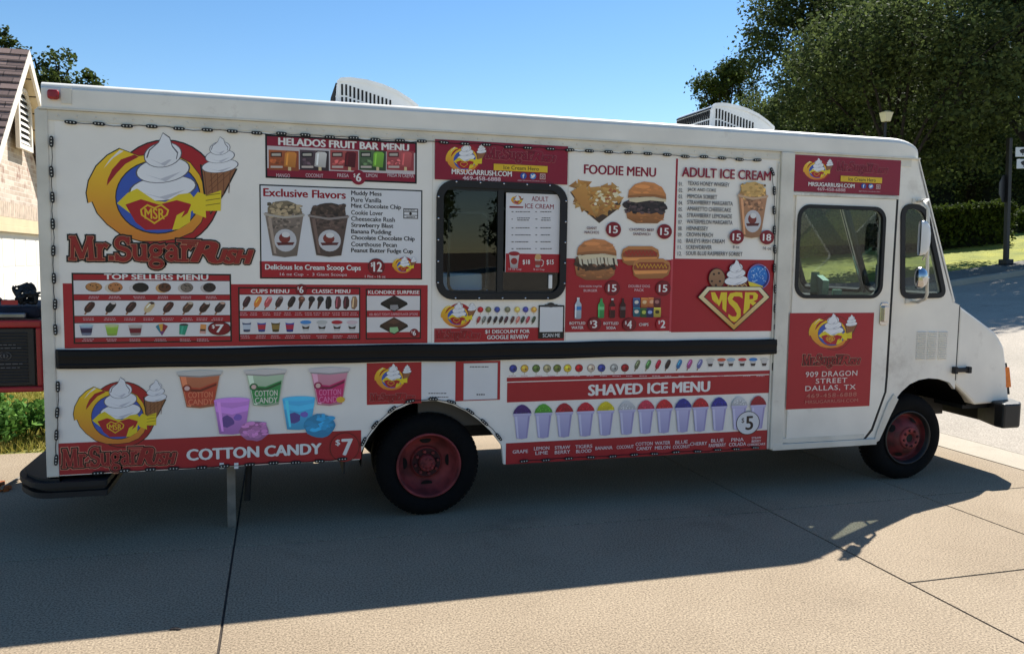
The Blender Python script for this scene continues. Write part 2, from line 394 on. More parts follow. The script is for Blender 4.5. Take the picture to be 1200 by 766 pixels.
# ---- little pictures on the menus; every one takes a box in photo units
RND = random.Random(7)
def bx(u0, v0, u1, v1):
    x0, z0, x1, z1 = SR(u0, v0, u1, v1); return lambda a, b: (x0+(x1-x0)*a, z1-(z1-z0)*b)
def blob(P, f, cx, cy, rx, ry, c, n=14, jit=0.0, c2=None):
    P.polym([f(cx+rx*cos(t)*(1+RND.uniform(-jit, jit)), cy+ry*sin(t)*(1+RND.uniform(-jit, jit))) for t in [2*pi*i/n for i in range(n)]], c, c2)
def shade(c, k): return tuple(max(0, min(255, x*k)) for x in c)
def pic_cookie(P, u, v, w_, h, c, side=None, chips=True):
    f = bx(u-w_/2, v-h/2, u+w_/2, v+h/2)
    if side: blob(P, f, 0.42, 0.55, 0.46, 0.44, side)
    blob(P, f, 0.56 if side else 0.5, 0.48, 0.42 if side else 0.5, 0.44, shade(c, 0.62)); blob(P, f, 0.57 if side else 0.5, 0.45, 0.39 if side else 0.46, 0.40, c)
    if chips:
        for i in range(7): blob(P, f, 0.5+RND.uniform(-0.26, 0.3), 0.45+RND.uniform(-0.25, 0.25), 0.05, 0.06, shade(c, 0.45), 6)
def pic_bar(P, u, v, w_, h, c, c2=None, bite=None, stick=True):
    f = bx(u-w_/2, v-h/2, u+w_/2, v+h/2)
    if stick: P.polym([f(0.10, 1.0), f(0.34, 0.62), f(0.46, 0.70), f(0.22, 1.02)], (150, 100, 70))
    P.polym([f(*p) for p in ((0.12, 0.62), (0.2, 0.4), (0.5, 0.06), (0.72, 0.0), (0.92, 0.06), (0.97, 0.22), (0.9, 0.4), (0.6, 0.78), (0.4, 0.86), (0.18, 0.8))], c, c2)
    P.polym([f(0.3, 0.45), f(0.62, 0.12), f(0.7, 0.16), f(0.36, 0.52)], shade(c, 1.7))
    if bite: P.polym([f(0.5, 0.08), f(0.72, 0.0), f(0.93, 0.07), f(0.9, 0.2), f(0.7, 0.22)], bite)
def pic_cone(P, u, v, w_, h, c, cc=(150, 100, 62)):
    f = bx(u-w_/2, v-h/2, u+w_/2, v+h/2)
    P.polym([f(0.25, 0.35), f(0.85, 0.35), f(0.3, 1.0), f(0.15, 1.0)], cc); blob(P, f, 0.55, 0.24, 0.42, 0.24, c); blob(P, f, 0.6, 0.16, 0.2, 0.1, shade(c, 1.6))
def pic_cup(P, u, v, w_, h, c, band=None, lid=None, content=None):
    f = bx(u-w_/2, v-h/2, u+w_/2, v+h/2)
    P.polym([f(0.04, 0.16), f(0.96, 0.16), f(0.82, 0.97), f(0.5, 1.0), f(0.18, 0.97)], c, shade(c, 0.75))
    if band: P.polym([f(0.08, 0.38), f(0.92, 0.38), f(0.86, 0.78), f(0.14, 0.78)], band)
    if content: P.polym([f(0.12, 0.6), f(0.88, 0.6), f(0.82, 0.93), f(0.18, 0.93)], content)
    blob(P, f, 0.5, 0.14, 0.5, 0.13, lid or shade(c, 1.15), 18)
def pic_tub(P, u0, v0, u1, v1, body, label, lid=(214, 210, 206), txt=('COTTON', 'CANDY'), tc=(232, 220, 190), empty_top=0.25):
    f = bx(u0, v0, u1, v1)
    P.polym([f(0.05, 0.08), f(0.95, 0.08), f(0.80, 0.96), f(0.5, 1.0), f(0.2, 0.96)], shade(body, 1.0), shade(body, 0.8))
    P.polym([f(0.08, 0.14), f(0.2, 0.14), f(0.3, 0.95), f(0.22, 0.93)], shade(body, 1.25))
    P.polym([f(0.14, 0.42), f(0.5, 0.46), f(0.88, 0.30), f(0.80, 0.88), f(0.5, 0.95), f(0.22, 0.9)], label)
    P.polym([f(0.13, 0.46), f(0.5, 0.5), f(0.87, 0.34), f(0.87, 0.40), f(0.5, 0.57), f(0.14, 0.53)], shade(label, 0.6))
    blob(P, f, 0.22, 0.46, 0.1, 0.1, shade(label, 0.75)); blob(P, f, 0.22, 0.46, 0.06, 0.06, (230, 190, 180))
    for i, t in enumerate(txt):
        a = f(0.24, 0.72+0.19*i); b = f(0.78, 0.56+0.19*i); P.textm(t, (a[0], a[1], b[0], b[1]), tc, 0.025)
    P.polym([f(0.0, 0.02), f(0.5, -0.02), f(1.0, 0.02), f(0.99, 0.1), f(0.5, 0.14), f(0.01, 0.1)], lid); P.polym([f(0.03, 0.1), f(0.5, 0.14), f(0.97, 0.1), f(0.96, 0.14), f(0.5, 0.18), f(0.04, 0.14)], shade(lid, 0.75))
def fluff(P, u0, v0, u1, v1, c):
    f = bx(u0, v0, u1, v1)
    blob(P, f, 0.5, 0.55, 0.48, 0.43, shade(c, 0.82), 18, 0.07)
    for i in range(26):
        k = RND.uniform(0.85, 1.2); blob(P, f, 0.5+RND.uniform(-0.34, 0.34), 0.5+RND.uniform(-0.3, 0.28), RND.uniform(0.05, 0.16), RND.uniform(0.04, 0.1), shade(c, k), 9, 0.25)
def pic_burger(P, u0, v0, u1, v1, meat, bun=(196, 128, 72), open_=False):
    f = bx(u0, v0, u1, v1)
    P.polym([f(0.06, 0.66), f(0.94, 0.66), f(0.92, 0.86), f(0.78, 0.98), f(0.3, 0.99), f(0.1, 0.88)], bun, shade(bun, 0.7))
    blob(P, f, 0.5, 0.56, 0.48, 0.2, meat, 20, 0.10)
    for i in range(60):
        k = RND.choice((0.5, 0.7, 1.3, 1.8, 0.9)); blob(P, f, 0.5+RND.uniform(-0.42, 0.42), 0.57+RND.uniform(-0.15, 0.17), RND.uniform(0.02, 0.07), RND.uniform(0.02, 0.05), shade(meat, k), 7, 0.3)
    if open_:
        for i in range(12):
            a = 0.12+0.07*i+RND.uniform(-0.02, 0.02); P.polym([f(a, 0.40), f(a+0.05, 0.39), f(a+0.09, 0.62+RND.uniform(-0.05, 0.05)), f(a+0.03, 0.6)], (214, 204, 178))
    P.polym([f(0.12, 0.42), f(0.3, 0.38), f(0.6, 0.36), f(0.96, 0.4), f(0.95, 0.46), f(0.6, 0.44), f(0.3, 0.5), f(0.14, 0.48)], (222, 206, 170))
    P.polym([f(*p) for p in ((0.1, 0.4), (0.12, 0.22), (0.25, 0.07), (0.45, 0.0), (0.68, 0.02), (0.86, 0.12), (0.95, 0.28), (0.96, 0.4), (0.7, 0.35), (0.4, 0.36))], shade(bun, 1.12), bun)
    P.polym([f(*p) for p in ((0.1, 0.4), (0.4, 0.36), (0.7, 0.35), (0.96, 0.4), (0.95, 0.33), (0.7, 0.29), (0.4, 0.30), (0.11, 0.34))], shade(bun, 0.82))
    for i in range(26):
        a = RND.uniform(0.18, 0.88); b = RND.uniform(0.08, 0.28)
        if ((a-0.53)/0.42)**2+((b-0.3)/0.28)**2 < 0.9: blob(P, f, a, b, RND.uniform(0.03, 0.09), RND.uniform(0.01, 0.03), shade(bun, RND.uniform(0.92, 1.22)), 8, 0.2)
    for i in range(18): blob(P, f, RND.uniform(0.14, 0.88), RND.uniform(0.76, 0.94), RND.uniform(0.03, 0.08), RND.uniform(0.01, 0.025), shade(bun, RND.uniform(0.68, 1.1)), 8, 0.2)
    blob(P, f, 0.42, 0.12, 0.17, 0.045, shade(bun, 1.24), 14)
def pic_hotdog(P, u0, v0, u1, v1, sauce):
    f = bx(u0, v0, u1, v1); bun = (200, 132, 74)
    P.polym([f(*p) for p in ((0.02, 0.5), (0.06, 0.2), (0.2, 0.05), (0.8, 0.03), (0.97, 0.2), (1.0, 0.5), (0.95, 0.8), (0.8, 0.97), (0.2, 1.0), (0.06, 0.85))], bun, shade(bun, 0.8))
    P.polym([f(*p) for p in ((0.05, 0.4), (0.2, 0.22), (0.8, 0.2), (0.96, 0.36), (0.94, 0.54), (0.2, 0.6), (0.06, 0.55))], (148, 70, 44))
    n = 17; pts = [f(0.12+0.78*i/n, 0.38+(0.1 if i % 2 else -0.08)) for i in range(n+1)]; P.stroke(pts, 0.011, sauce)
    P.polym([f(0.05, 0.62), f(0.95, 0.58), f(0.9, 0.72), f(0.1, 0.78)], shade(bun, 1.2))
def pic_bottle(P, u, v, w_, h, c, label, cap):
    f = bx(u-w_/2, v-h/2, u+w_/2, v+h/2)
    P.polym([f(0.34, 0.08), f(0.66, 0.08), f(0.7, 0.18), f(0.96, 0.32), f(0.96, 0.96), f(0.8, 1.0), f(0.2, 1.0), f(0.04, 0.96), f(0.04, 0.32), f(0.3, 0.18)], c, shade(c, 0.8))
    P.polym([f(0.05, 0.42), f(0.95, 0.42), f(0.95, 0.58), f(0.05, 0.58)], label); P.polym([f(0.32, 0.0), f(0.68, 0.0), f(0.68, 0.09), f(0.32, 0.09)], cap)
    P.polym([f(0.12, 0.34), f(0.26, 0.3), f(0.26, 0.94), f(0.12, 0.92)], shade(c, 1.3))
def pic_nachos(P, u0, v0, u1, v1):
    f = bx(u0, v0, u1, v1)
    P.polym([f(0, 0.32), f(0.5, 0.72), f(0.98, 0.48), f(0.92, 0.66), f(0.56, 1.0), f(0.2, 0.66)], (70, 52, 40))
    for i in range(110):
        a = RND.uniform(0.08, 0.93); b = RND.uniform(0.12, 0.78); lim = 0.05+0.3*abs(a-0.45)
        if b < lim or b > 0.86-0.5*abs(a-0.5): continue
        r = RND.uniform(0.06, 0.13); t = RND.uniform(0, 6.28); c = RND.choice(((208, 156, 84), (222, 172, 96), (190, 132, 66), (214, 150, 70)))
        P.polym([f(a+r*cos(t+k*2.09), b+r*sin(t+k*2.09)) for k in range(3)], c, shade(c, 0.78))
    P.polym([f(0.02, 0.32), f(0.3, 0.12), f(0.34, 0.5), f(0.5, 0.9), f(0.2, 0.6)], (206, 150, 76), (186, 126, 62))
    for i in range(34): blob(P, f, RND.uniform(0.42, 0.9), RND.uniform(0.2, 0.62), RND.uniform(0.02, 0.05), RND.uniform(0.015, 0.04), RND.choice(((236, 222, 180), (226, 196, 130), (244, 232, 200), (170, 96, 60))), 7, 0.3)
def pic_scoops(P, u0, v0, u1, v1, ice, body, rim):
    f = bx(u0, v0, u1, v1)
    blob(P, f, 0.5, 0.20, 0.42, 0.2, shade(ice, 0.85), 18, 0.05); P.polym([f(0.03, 0.22), f(0.97, 0.22), f(0.8, 0.97), f(0.5, 1.0), f(0.2, 0.97)], body, shade(body, 0.82))
    for i in range(60):
        blob(P, f, 0.5+RND.uniform(-0.38, 0.38), 0.18+RND.uniform(-0.13, 0.12), RND.uniform(0.03, 0.08), RND.uniform(0.015, 0.04), shade(ice, RND.choice((0.6, 0.8, 1.15, 1.3, 0.95))), 8, 0.25)
    for i in range(30): blob(P, f, 0.5+RND.uniform(-0.36, 0.36), 0.40+RND.uniform(-0.09, 0.09), RND.uniform(0.03, 0.07), RND.uniform(0.015, 0.03), shade(body, RND.choice((0.7, 0.85, 1.15))), 7, 0.25)
    P.polym([f(0.0, 0.23), f(0.5, 0.28), f(1.0, 0.23), f(0.98, 0.27), f(0.5, 0.32), f(0.02, 0.27)], rim)
    blob(P, f, 0.52, 0.70, 0.27, 0.2, (200, 198, 200), 20); blob(P, f, 0.5, 0.66, 0.14, 0.09, (128, 52, 44), 12); blob(P, f, 0.53, 0.6, 0.10, 0.05, (224, 222, 220), 10); P.polym([f(0.3, 0.74), f(0.74, 0.73), f(0.7, 0.78), f(0.34, 0.79)], (92, 34, 34))
    P.polym([f(0.10, 0.3), f(0.18, 0.3), f(0.3, 0.94), f(0.24, 0.93)], shade(body, 1.25))
def price(P, u, v, r, t, fill=DRED, tc=WHITE, ring=BLACK, wd=1.15, ry=None):
    P.circ(u, v, r*1.06, ring, ry and ry*1.06); P.circ(u, v, r, fill, ry)
    ry = ry or r
    if t[0] == '$':
        P.text('$', u-r*0.70, v-ry*0.55, u-r*0.42, v+ry*0.05, tc, 0.02); P.text(t[1:], u-r*0.36*(1.0 if len(t) < 3 else 1.05), v-ry*0.62, u+r*(0.42 if len(t) < 3 else 0.75), v+ry*0.62, tc, 0.035)
    else: P.text(t, u-r*0.62, v-ry*0.52, u+r*0.62, v+ry*0.52, tc, 0.035)
def smalltext(P, lines, u, v, wds, lh, dv, col, bold=0.02):
    for i, (t, wd) in enumerate(zip(lines, wds)):
        vv = v+(i-(len(lines)-1)/2)*dv; P.text(t, u-wd/2, vv-lh/2, u+wd/2, vv+lh/2, col, bold)
def fuzz(P, u, v, wd, col=(206, 176, 178), n=2, dv=2.0, h=0.9):
    """print too fine to read: short dashes"""
    for i in range(n):
        x = u-wd/2*RND.uniform(0.7, 1.0); e = u+wd/2*RND.uniform(0.7, 1.0); vv = v+(i-(n-1)/2)*dv
        while x < e-0.8:
            l = RND.uniform(1.2, 3.2); P.rect(x, vv-h/2, min(e, x+l), vv+h/2, col); x += l+0.6
# ------------------------------------------------------------------ materials
WHITE_PAINT = mat('white_paint', (236, 230, 218), 0.48, vary=0.10, scale=2.2, bump=0.05, bscale=3.0)
def add_grime(m, scale=1.2, col=(96, 78, 58), lo=0.60, hi=0.78, amount=0.55):
    """rust freckles and grime with a shape of their own"""
    n = m.node_tree; b = n.nodes['Principled BSDF']; src = b.inputs['Base Color'].links[0].from_socket
    tc = n.nodes.new('ShaderNodeTexCoord'); nz = n.nodes.new('ShaderNodeTexNoise'); nz.inputs['Scale'].default_value = scale; nz.inputs['Detail'].default_value = 12; nz.inputs['Roughness'].default_value = 0.72
    n.links.new(tc.outputs['Object'], nz.inputs['Vector'])
    r = n.nodes.new('ShaderNodeMapRange'); r.inputs[1].default_value = lo; r.inputs[2].default_value = hi; r.inputs[4].default_value = amount
    n.links.new(nz.outputs['Fac'], r.inputs[0])
    mx = n.nodes.new('ShaderNodeMix'); mx.data_type = 'RGBA'; mx.inputs[7].default_value = (*L3(col), 1)
    n.links.new(r.outputs[0], mx.inputs[0]); n.links.new(src, mx.inputs[6]); n.links.new(mx.outputs[2], b.inputs['Base Color'])
add_grime(WHITE_PAINT, 1.6, (120, 96, 70), 0.56, 0.76, 0.5)
WHITE_TRIM = mat('aged_white_trim', (216, 211, 198), 0.45, vary=0.16, scale=3.5, bump=0.08, bscale=20); add_grime(WHITE_TRIM, 2.2, (110, 84, 58), 0.58, 0.74, 0.6)
BLACK_RUBBER = mat('black_rubber', (20, 20, 21), 0.65, vary=0.3, scale=9)
BLACK_METAL = mat('black_metal', (15, 15, 17), 0.5, vary=0.3, scale=6, bump=0.1, bscale=12)
BLACK_GLOSS = mat('black_rail', (8, 8, 11), 0.5, vary=0.35, scale=2.5, bump=0.15, bscale=4, spec=0.25)
TYRE = mat('tyre_rubber', (12, 12, 12), 0.9, spec=0.2, vary=0.35, scale=14, bump=0.2, bscale=40)
RIM_RED = mat('dull_red_rim', (140, 58, 58), 0.65, vary=0.35, scale=9, col2=(94, 40, 40), spec=0.3)
WELL = mat('wheel_well_black', (5, 5, 5), 0.95, spec=0.05)
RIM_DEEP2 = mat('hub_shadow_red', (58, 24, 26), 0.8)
RIM_DEEP = mat('rusty_front_rim', (112, 38, 40), 0.65, vary=0.35, scale=11, col2=(70, 30, 30))
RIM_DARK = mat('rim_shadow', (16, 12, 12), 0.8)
CHROME = mat('chrome', (190, 190, 192), 0.16, metal=1.0)
DARK_IN = mat('dark_interior', (34, 33, 32), 0.7, vary=0.3, scale=4)
GREY_IN = mat('interior_panel', (66, 64, 60), 0.6, vary=0.3, scale=3)
CAB_IN = mat('cab_headliner', (120, 112, 100), 0.7, vary=0.2, scale=3)
LENS_RED = mat('red_lens', (150, 22, 26), 0.25, vary=0.2, scale=30)
LENS_AMBER = mat('amber_lens', (232, 120, 22), 0.25, vary=0.2, scale=30)
PLASTIC_WHITE = mat('white_plastic', (226, 226, 224), 0.4, vary=0.06, scale=6)
SLOT = mat('slot_dark', (16, 16, 17), 0.8)
GLASS_CAB = glass('cab_glass', (0.78, 0.82, 0.81)); GLASS_SERVE = glass('service_glass', (0.72, 0.73, 0.72))
WOOD_GREY = mat('weathered_wood', (128, 120, 108), 0.8, vary=0.3, scale=12)
LED_WHITE = mat('led_lens', (206, 204, 196), 0.4)

# ------------------------------------------------------------------ ground
HS = 0.13
def hgt(x, y):
    z = HS*max(0.0, min(x, 30.0)-6.9)
    if x > 6.9: z += 0.06*max(0.0, min(y, 20.0)-12.0)*min(1.0, (x-6.9)/8.0)
    return z
def terrain(name, x0, x1, y0, y1, nx, ny, dz, m, kind='structure', wob=0.0):
    mb = MB(); vs = []; fs = []
    for j in range(ny+1):
        for i in range(nx+1):
            x = x0+(x1-x0)*i/nx; y = y0+(y1-y0)*j/ny
            vs.append((x, y, hgt(x, y)+dz+wob*(sin(x*1.7+y*0.9)+sin(y*2.3-x*1.1))))
    for j in range(ny):
        for i in range(nx):
            a = j*(nx+1)+i; fs.append((a, a+1, a+nx+2, a+nx+1))
    mb.add(vs, fs, 0, True); return mb.build(name, m, kind=kind, recalc=False)

def concrete(name, c_hi, c_lo, speck=0.5, fine=220.0, bump=0.25):
    m = bpy.data.materials.new(name); m.use_nodes = True; n = m.node_tree; b = n.nodes['Principled BSDF']; b.inputs['Roughness'].default_value = 0.9; b.inputs['Specular IOR Level'].default_value = 0.2
    tc = n.nodes.new('ShaderNodeTexCoord')
    def noise(sc, det, rg=0.6):
        z = n.nodes.new('ShaderNodeTexNoise'); z.inputs['Scale'].default_value = sc; z.inputs['Detail'].default_value = det; z.inputs['Roughness'].default_value = rg
        n.links.new(tc.outputs['Object'], z.inputs['Vector']); return z
    big = noise(0.7, 8, 0.65); r = n.nodes.new('ShaderNodeValToRGB'); r.color_ramp.elements[0].position = 0.3; r.color_ramp.elements[1].position = 0.72
    r.color_ramp.elements[0].color = (*L3(c_lo), 1); r.color_ramp.elements[1].color = (*L3(c_hi), 1); n.links.new(big.outputs['Fac'], r.inputs[0])
    fn = noise(fine, 3, 0.7); mr = n.nodes.new('ShaderNodeMapRange'); mr.inputs[1].default_value = 0.36; mr.inputs[2].default_value = 0.64; mr.inputs[3].default_value = 1-speck*0.4; mr.inputs[4].default_value = 1+speck*0.35
    n.links.new(fn.outputs['Fac'], mr.inputs[0])
    mx = n.nodes.new('ShaderNodeMix'); mx.data_type = 'RGBA'; mx.blend_type = 'MULTIPLY'; mx.inputs[0].default_value = 1
    n.links.new(r.outputs[0], mx.inputs[6]); n.links.new(mr.outputs[0], mx.inputs[7])
    # sparse darker stains
    st = noise(0.9, 10, 0.7); sr = n.nodes.new('ShaderNodeMapRange'); sr.inputs[1].default_value = 0.57; sr.inputs[2].default_value = 0.74; sr.inputs[4].default_value = 0.45
    n.links.new(st.outputs['Fac'], sr.inputs[0])
    m2 = n.nodes.new('ShaderNodeMix'); m2.data_type = 'RGBA'; m2.inputs[7].default_value = (*L3(shade(c_lo, 0.72)), 1)
    n.links.new(sr.outputs[0], m2.inputs[0]); n.links.new(mx.outputs[2], m2.inputs[6]); n.links.new(m2.outputs[2], b.inputs['Base Color'])
    pit = noise(34.0, 2, 0.5); pr = n.nodes.new('ShaderNodeMapRange'); pr.inputs[1].default_value = 0.70; pr.inputs[2].default_value = 0.78; pr.inputs[4].default_value = 0.55; n.links.new(pit.outputs['Fac'], pr.inputs[0])
    m3 = n.nodes.new('ShaderNodeMix'); m3.data_type = 'RGBA'; m3.inputs[7].default_value = (*L3(shade(c_lo, 0.5)), 1); n.links.new(pr.outputs[0], m3.inputs[0]); n.links.new(m2.outputs[2], m3.inputs[6]); n.links.new(m3.outputs[2], b.inputs['Base Color'])
    bp = n.nodes.new('ShaderNodeBump'); bp.inputs['Strength'].default_value = bump; bp.inputs['Distance'].default_value = 0.004; n.links.new(fn.outputs['Fac'], bp.inputs['Height']); n.links.new(bp.outputs[0], b.inputs['Normal'])
    return m
CONC = concrete('driveway_concrete', (160, 143, 120), (143, 126, 104), 1.2, 85, 0.06)
CONC_L = concrete('gutter_concrete', (184, 172, 152), (166, 154, 136), 0.4, 160)
STREET = concrete('street_concrete', (176, 164, 148), (156, 146, 131), 0.7, 60)
PATH = concrete('path_concrete', (132, 128, 118), (112, 108, 99), 0.5, 60)
SOIL = mat('soil', (84, 68, 50), 0.95, vary=0.4, scale=3)
JOINT = mat('joint_filler', (62, 54, 47), 0.95, vary=0.4, scale=12)
LAWN = mat('lawn_turf', (110, 124, 52), 0.95, vary=0.3, scale=2.0, col2=(140, 128, 66), bump=0.6, bscale=80)
LAWN2 = mat('far_lawn', (150, 148, 54), 0.95, vary=0.3, scale=1.2, col2=(118, 124, 46), bump=0.6, bscale=60)

def grid_terrain(name, xs, ys, dz, m):
    vs = [(x, y, hgt(x, y)+dz) for y in ys for x in xs]; n = len(xs)
    return MB().add(vs, [(j*n+i, j*n+i+1, (j+1)*n+i+1, (j+1)*n+i) for j in range(len(ys)-1) for i in range(n-1)]).build(name, m, kind='structure', recalc=False)
grid_terrain('ground', [-400, -100, -40, 0, 6.9, 8.9, 10.9, 14.9, 20, 30, 46, 100, 400], [-300, -100, -40, 0, 12, 20, 30, 40, 60, 120, 500], -0.16, SOIL)
# driveway: slabs with filled joints between them
def slab(mb, pts, top=0.0, g=0.0065):
    c = Vector((sum(p[0] for p in pts)/len(pts), sum(p[1] for p in pts)/len(pts))); N = len(pts)
    q = []
    for i in range(N):
        p0, p, p1 = Vector(pts[i-1]), Vector(pts[i]), Vector(pts[(i+1) % N])
        e1 = (p-p0).normalized(); e2 = (p1-p).normalized(); n1 = Vector((-e1.y, e1.x)); n2 = Vector((-e2.y, e2.x)); q.append(p+(n1+n2)*g)
    mb.prism_z([tuple(p) for p in q], top-0.10, top)
mb = MB()
yj = lambda x: -0.295-0.045*(x+0.3)
xs = [-9.0, -4.6, -0.3]
for a, b in ((-9.0, -4.6), (-4.6, -0.3), (-0.3, 3.675)):
    for y0, y1 in (((lambda x: -9.5), (lambda x: -4.4)), ((lambda x: -4.4), yj), (yj, (lambda x: 2.85))):
        slab(mb, [(a, y0(a)), (b, y0(b)), (b, y1(b)), (a, y1(a))])
for y0, y1 in ((-9.5, -5.2), (-5.2, -1.92), (-1.92, -0.44), (-0.44, 2.85)): slab(mb, [(3.675, y0), (5.175, y0), (5.175, y1), (3.675, y1)])
for y0, y1 in ((-9.5, -3.4), (-3.4, -0.40), (-0.40, 2.85)): slab(mb, [(5.175, y0), (6.80, y0), (6.80, y1), (5.175, y1)])
mb.build('driveway', CONC, kind='structure', bevel=0.004)
MB().box(-9.2, 6.8, -9.7, 2.84, -0.14, -0.007).build('driveway_joints', JOINT, kind='structure')
# gutter and street
mb = MB()
vs = []
for y in [-30+2*i for i in range(24)]: vs += [(6.806, y, 0.002), (7.28, y, hgt(7.28, y)-0.03)]
mb.add(vs, [(2*i, 2*i+1, 2*i+3, 2*i+2) for i in range(23)]); mb.build('gutter', CONC_L, kind='structure', recalc=False)
terrain('street', 7.28, 60, -60, 60, 60, 60, -0.028, STREET)
# house side: lawn and the apron in front of the garage
terrain('lawn', -30, 6.78, 2.87, 40, 30, 30, -0.02, LAWN, wob=0.006)
MB().box(-3.95, 6.7, 6.9, 13.4, -0.1, 0.03).build('garage_apron', CONC, kind='structure')
terrain('front_lawn', -60, 6.78, -40, -9.8, 20, 20, -0.02, LAWN, wob=0.01)

# far corner: kerb, sidewalk, lawn
def kerb_line():
    pts = [(13.6, 30.0), (13.6, 18.0), (13.6, 15.6)]
    pts += [(17.2-3.6*cos(radians(a)), 15.6-3.6*sin(radians(a))) for a in range(10, 91, 10)]
    return pts+[(20+5*i, 12.0) for i in range(9)]
KL = kerb_line()
mb = MB(); vs = []
NK = len(KL)
for i, (x, y) in enumerate(KL):
    a = Vector(KL[max(0, i-1)]); b = Vector(KL[min(NK-1, i+1)]); d = (b-a).normalized(); n = Vector((-d.y, d.x))  # left of travel = lawn side
    for o, z in ((0.0, -0.06), (0.03, 0.11), (0.16, 0.12), (0.17, -0.05)):
        p = Vector((x, y))+n*o; vs.append((p.x, p.y, hgt(p.x, p.y)+z))
mb.add(vs, [(i*4+k, i*4+k+1, i*4+4+k+1, i*4+4+k) for i in range(NK-1) for k in range(3)]); mb.build('kerb', CONC_L, kind='structure')
def band(name, o0, o1, dz, m):
    mb = MB(); vs = []; K = 12
    for i, (x, y) in enumerate(KL):
        a = Vector(KL[max(0, i-1)]); b = Vector(KL[min(NK-1, i+1)]); d = (b-a).normalized(); n = Vector((-d.y, d.x))
        for k in range(K+1):
            p = Vector((x, y))+n*(o0+(o1-o0)*k/K); vs.append((p.x, p.y, hgt(p.x, p.y)+dz))
    mb.add(vs, [(i*(K+1)+k, i*(K+1)+k+1, (i+1)*(K+1)+k+1, (i+1)*(K+1)+k) for i in range(NK-1) for k in range(K)], 0, True)
    return mb.build(name, m, kind='structure', recalc=False)
band('sidewalk', 0.17, 1.5, 0.105, PATH); band('verge', 1.5, 2.7, 0.10, LAWN2)
terrain('corner_lawn', 14.7, 60, 13.0, 60, 50, 50, 0.085, LAWN2, wob=0.01)
# ================================================================== FOOD TRUCK
truck = empty('food_truck', (2.5, 1.1, 0), 'white step van food truck covered in red ice cream menus, parked on the driveway', 'food truck')
TM = Matrix.Translation((2.5, 1.1, 0))
def attach(o, p):       # keep world placement when parented
    o.parent = p
    bpy.context.view_layer.update() if False else None
    w_ = Vector((0, 0, 0)); q = p
    while q is not None: w_ += q.location; q = q.parent
    o.location = o.location-w_
    return o
def tb(mb, name, mats, parent=None, label=None, **k):
    return attach(mb.build(name, mats, None, label, **k), parent or truck)
XR, YF = -1.458, 2.2            # rear end, far side
ZS, ZB, ZF = 2.845, 0.468, 0.372  # seam under the roof, rear skirt, front skirt
X_SEAM = 5.86
# --- near side: outline with holes
rear_arch = [S(u, v) for u, v in ((423, 530), (432, 512), (445, 495), (462, 481), (480, 473), (496, 469.5), (512, 469.5), (530, 474), (546, 481.5), (561, 492), (575, 505), (588, 522))]
front_arch = [S(u, v) for u, v in ((1024, 521), (1036, 494), (1047, 471), (1056, 459), (1066, 450), (1077, 445), (1088, 443), (1101, 444), (1113, 448), (1123, 454.5), (1132, 462), (1144, 475))]
outer = [(XR, ZB), (0.555, ZB)]+rear_arch+[(1.640, ZF), (5.0, ZF)]+[p for p in front_arch if p[0] < 5.85]+[(X_SEAM, front_arch[-3][1]-0.01), (X_SEAM, 1.578), (5.79, 1.603), (5.325, ZS), (XR, ZS)]
win_s = SR(513.5, 217, 661, 347.5)          # service opening
hole_s = rrect(*(lambda b: (b[0]+0.015, b[1]+0.015, b[2]-0.015, b[3]-0.015))(win_s), 0.11)
win_d = SR(931.5, 241, 1034.5, 349.5); hole_d = rrect(win_d[0]+0.02, win_d[1]+0.02, win_d[2]-0.02, win_d[3]-0.02, 0.10)
qw = [S(u, v) for u, v in ((1057, 347), (1057.5, 241), (1084, 243), (1106, 346))]
qw_r = round_poly(qw, [0.07, 0.10, 0.12, 0.07]); hole_q = offset_poly(qw_r, -0.018)
mb = MB(); plate(mb, outer, [hole_s, hole_d, hole_q], 0.0, 0.035)
body = tb(mb, 'body', [WHITE_PAINT])
# far side, rear wall, floor, firewall
mb = MB()
far_hole = rrect(4.25, 1.66, 5.02, 2.40, 0.1); far_q = offset_poly(qw_r, -0.018)
plate(mb, outer, [far_hole, far_q], YF-0.035, 0.035); tb(mb, 'far_side_panel', [WHITE_PAINT])
tb(MB().box(XR, XR+0.04, 0.035, YF-0.035, ZB, ZS), 'rear_panel', [WHITE_PAINT])
tb(MB().box(XR+0.04, 0.55, 0.036, YF-0.036, 0.62, 0.66).box(0.55, 1.65, 0.66, YF-0.66, 0.621, 0.661).box(1.65, 5.0, 0.036, YF-0.036, 0.62, 0.66).box(5.0, 5.80, 0.66, YF-0.66, 0.621, 0.661), 'floor', [DARK_IN])
mb = MB().box(XR+0.04, 3.90, 0.036, 0.04, 0.95, 1.62).box(XR+0.04, 1.05, 0.036, 0.04, 1.62, ZS).box(2.2, 3.9, 0.036, 0.04, 1.62, ZS).box(XR+0.04, 3.9, 2.150, 2.154, 0.66, ZS)
tb(mb, 'interior_lining', [GREY_IN])
tb(MB().box(3.90, 3.94, 0.037, 1.35, 0.66, ZS-0.02), 'cab_bulkhead', [GREY_IN])
tb(MB().box(XR+0.05, 5.25, 0.04, 2.14, ZS-0.03, ZS-0.01), 'headliner', [CAB_IN])
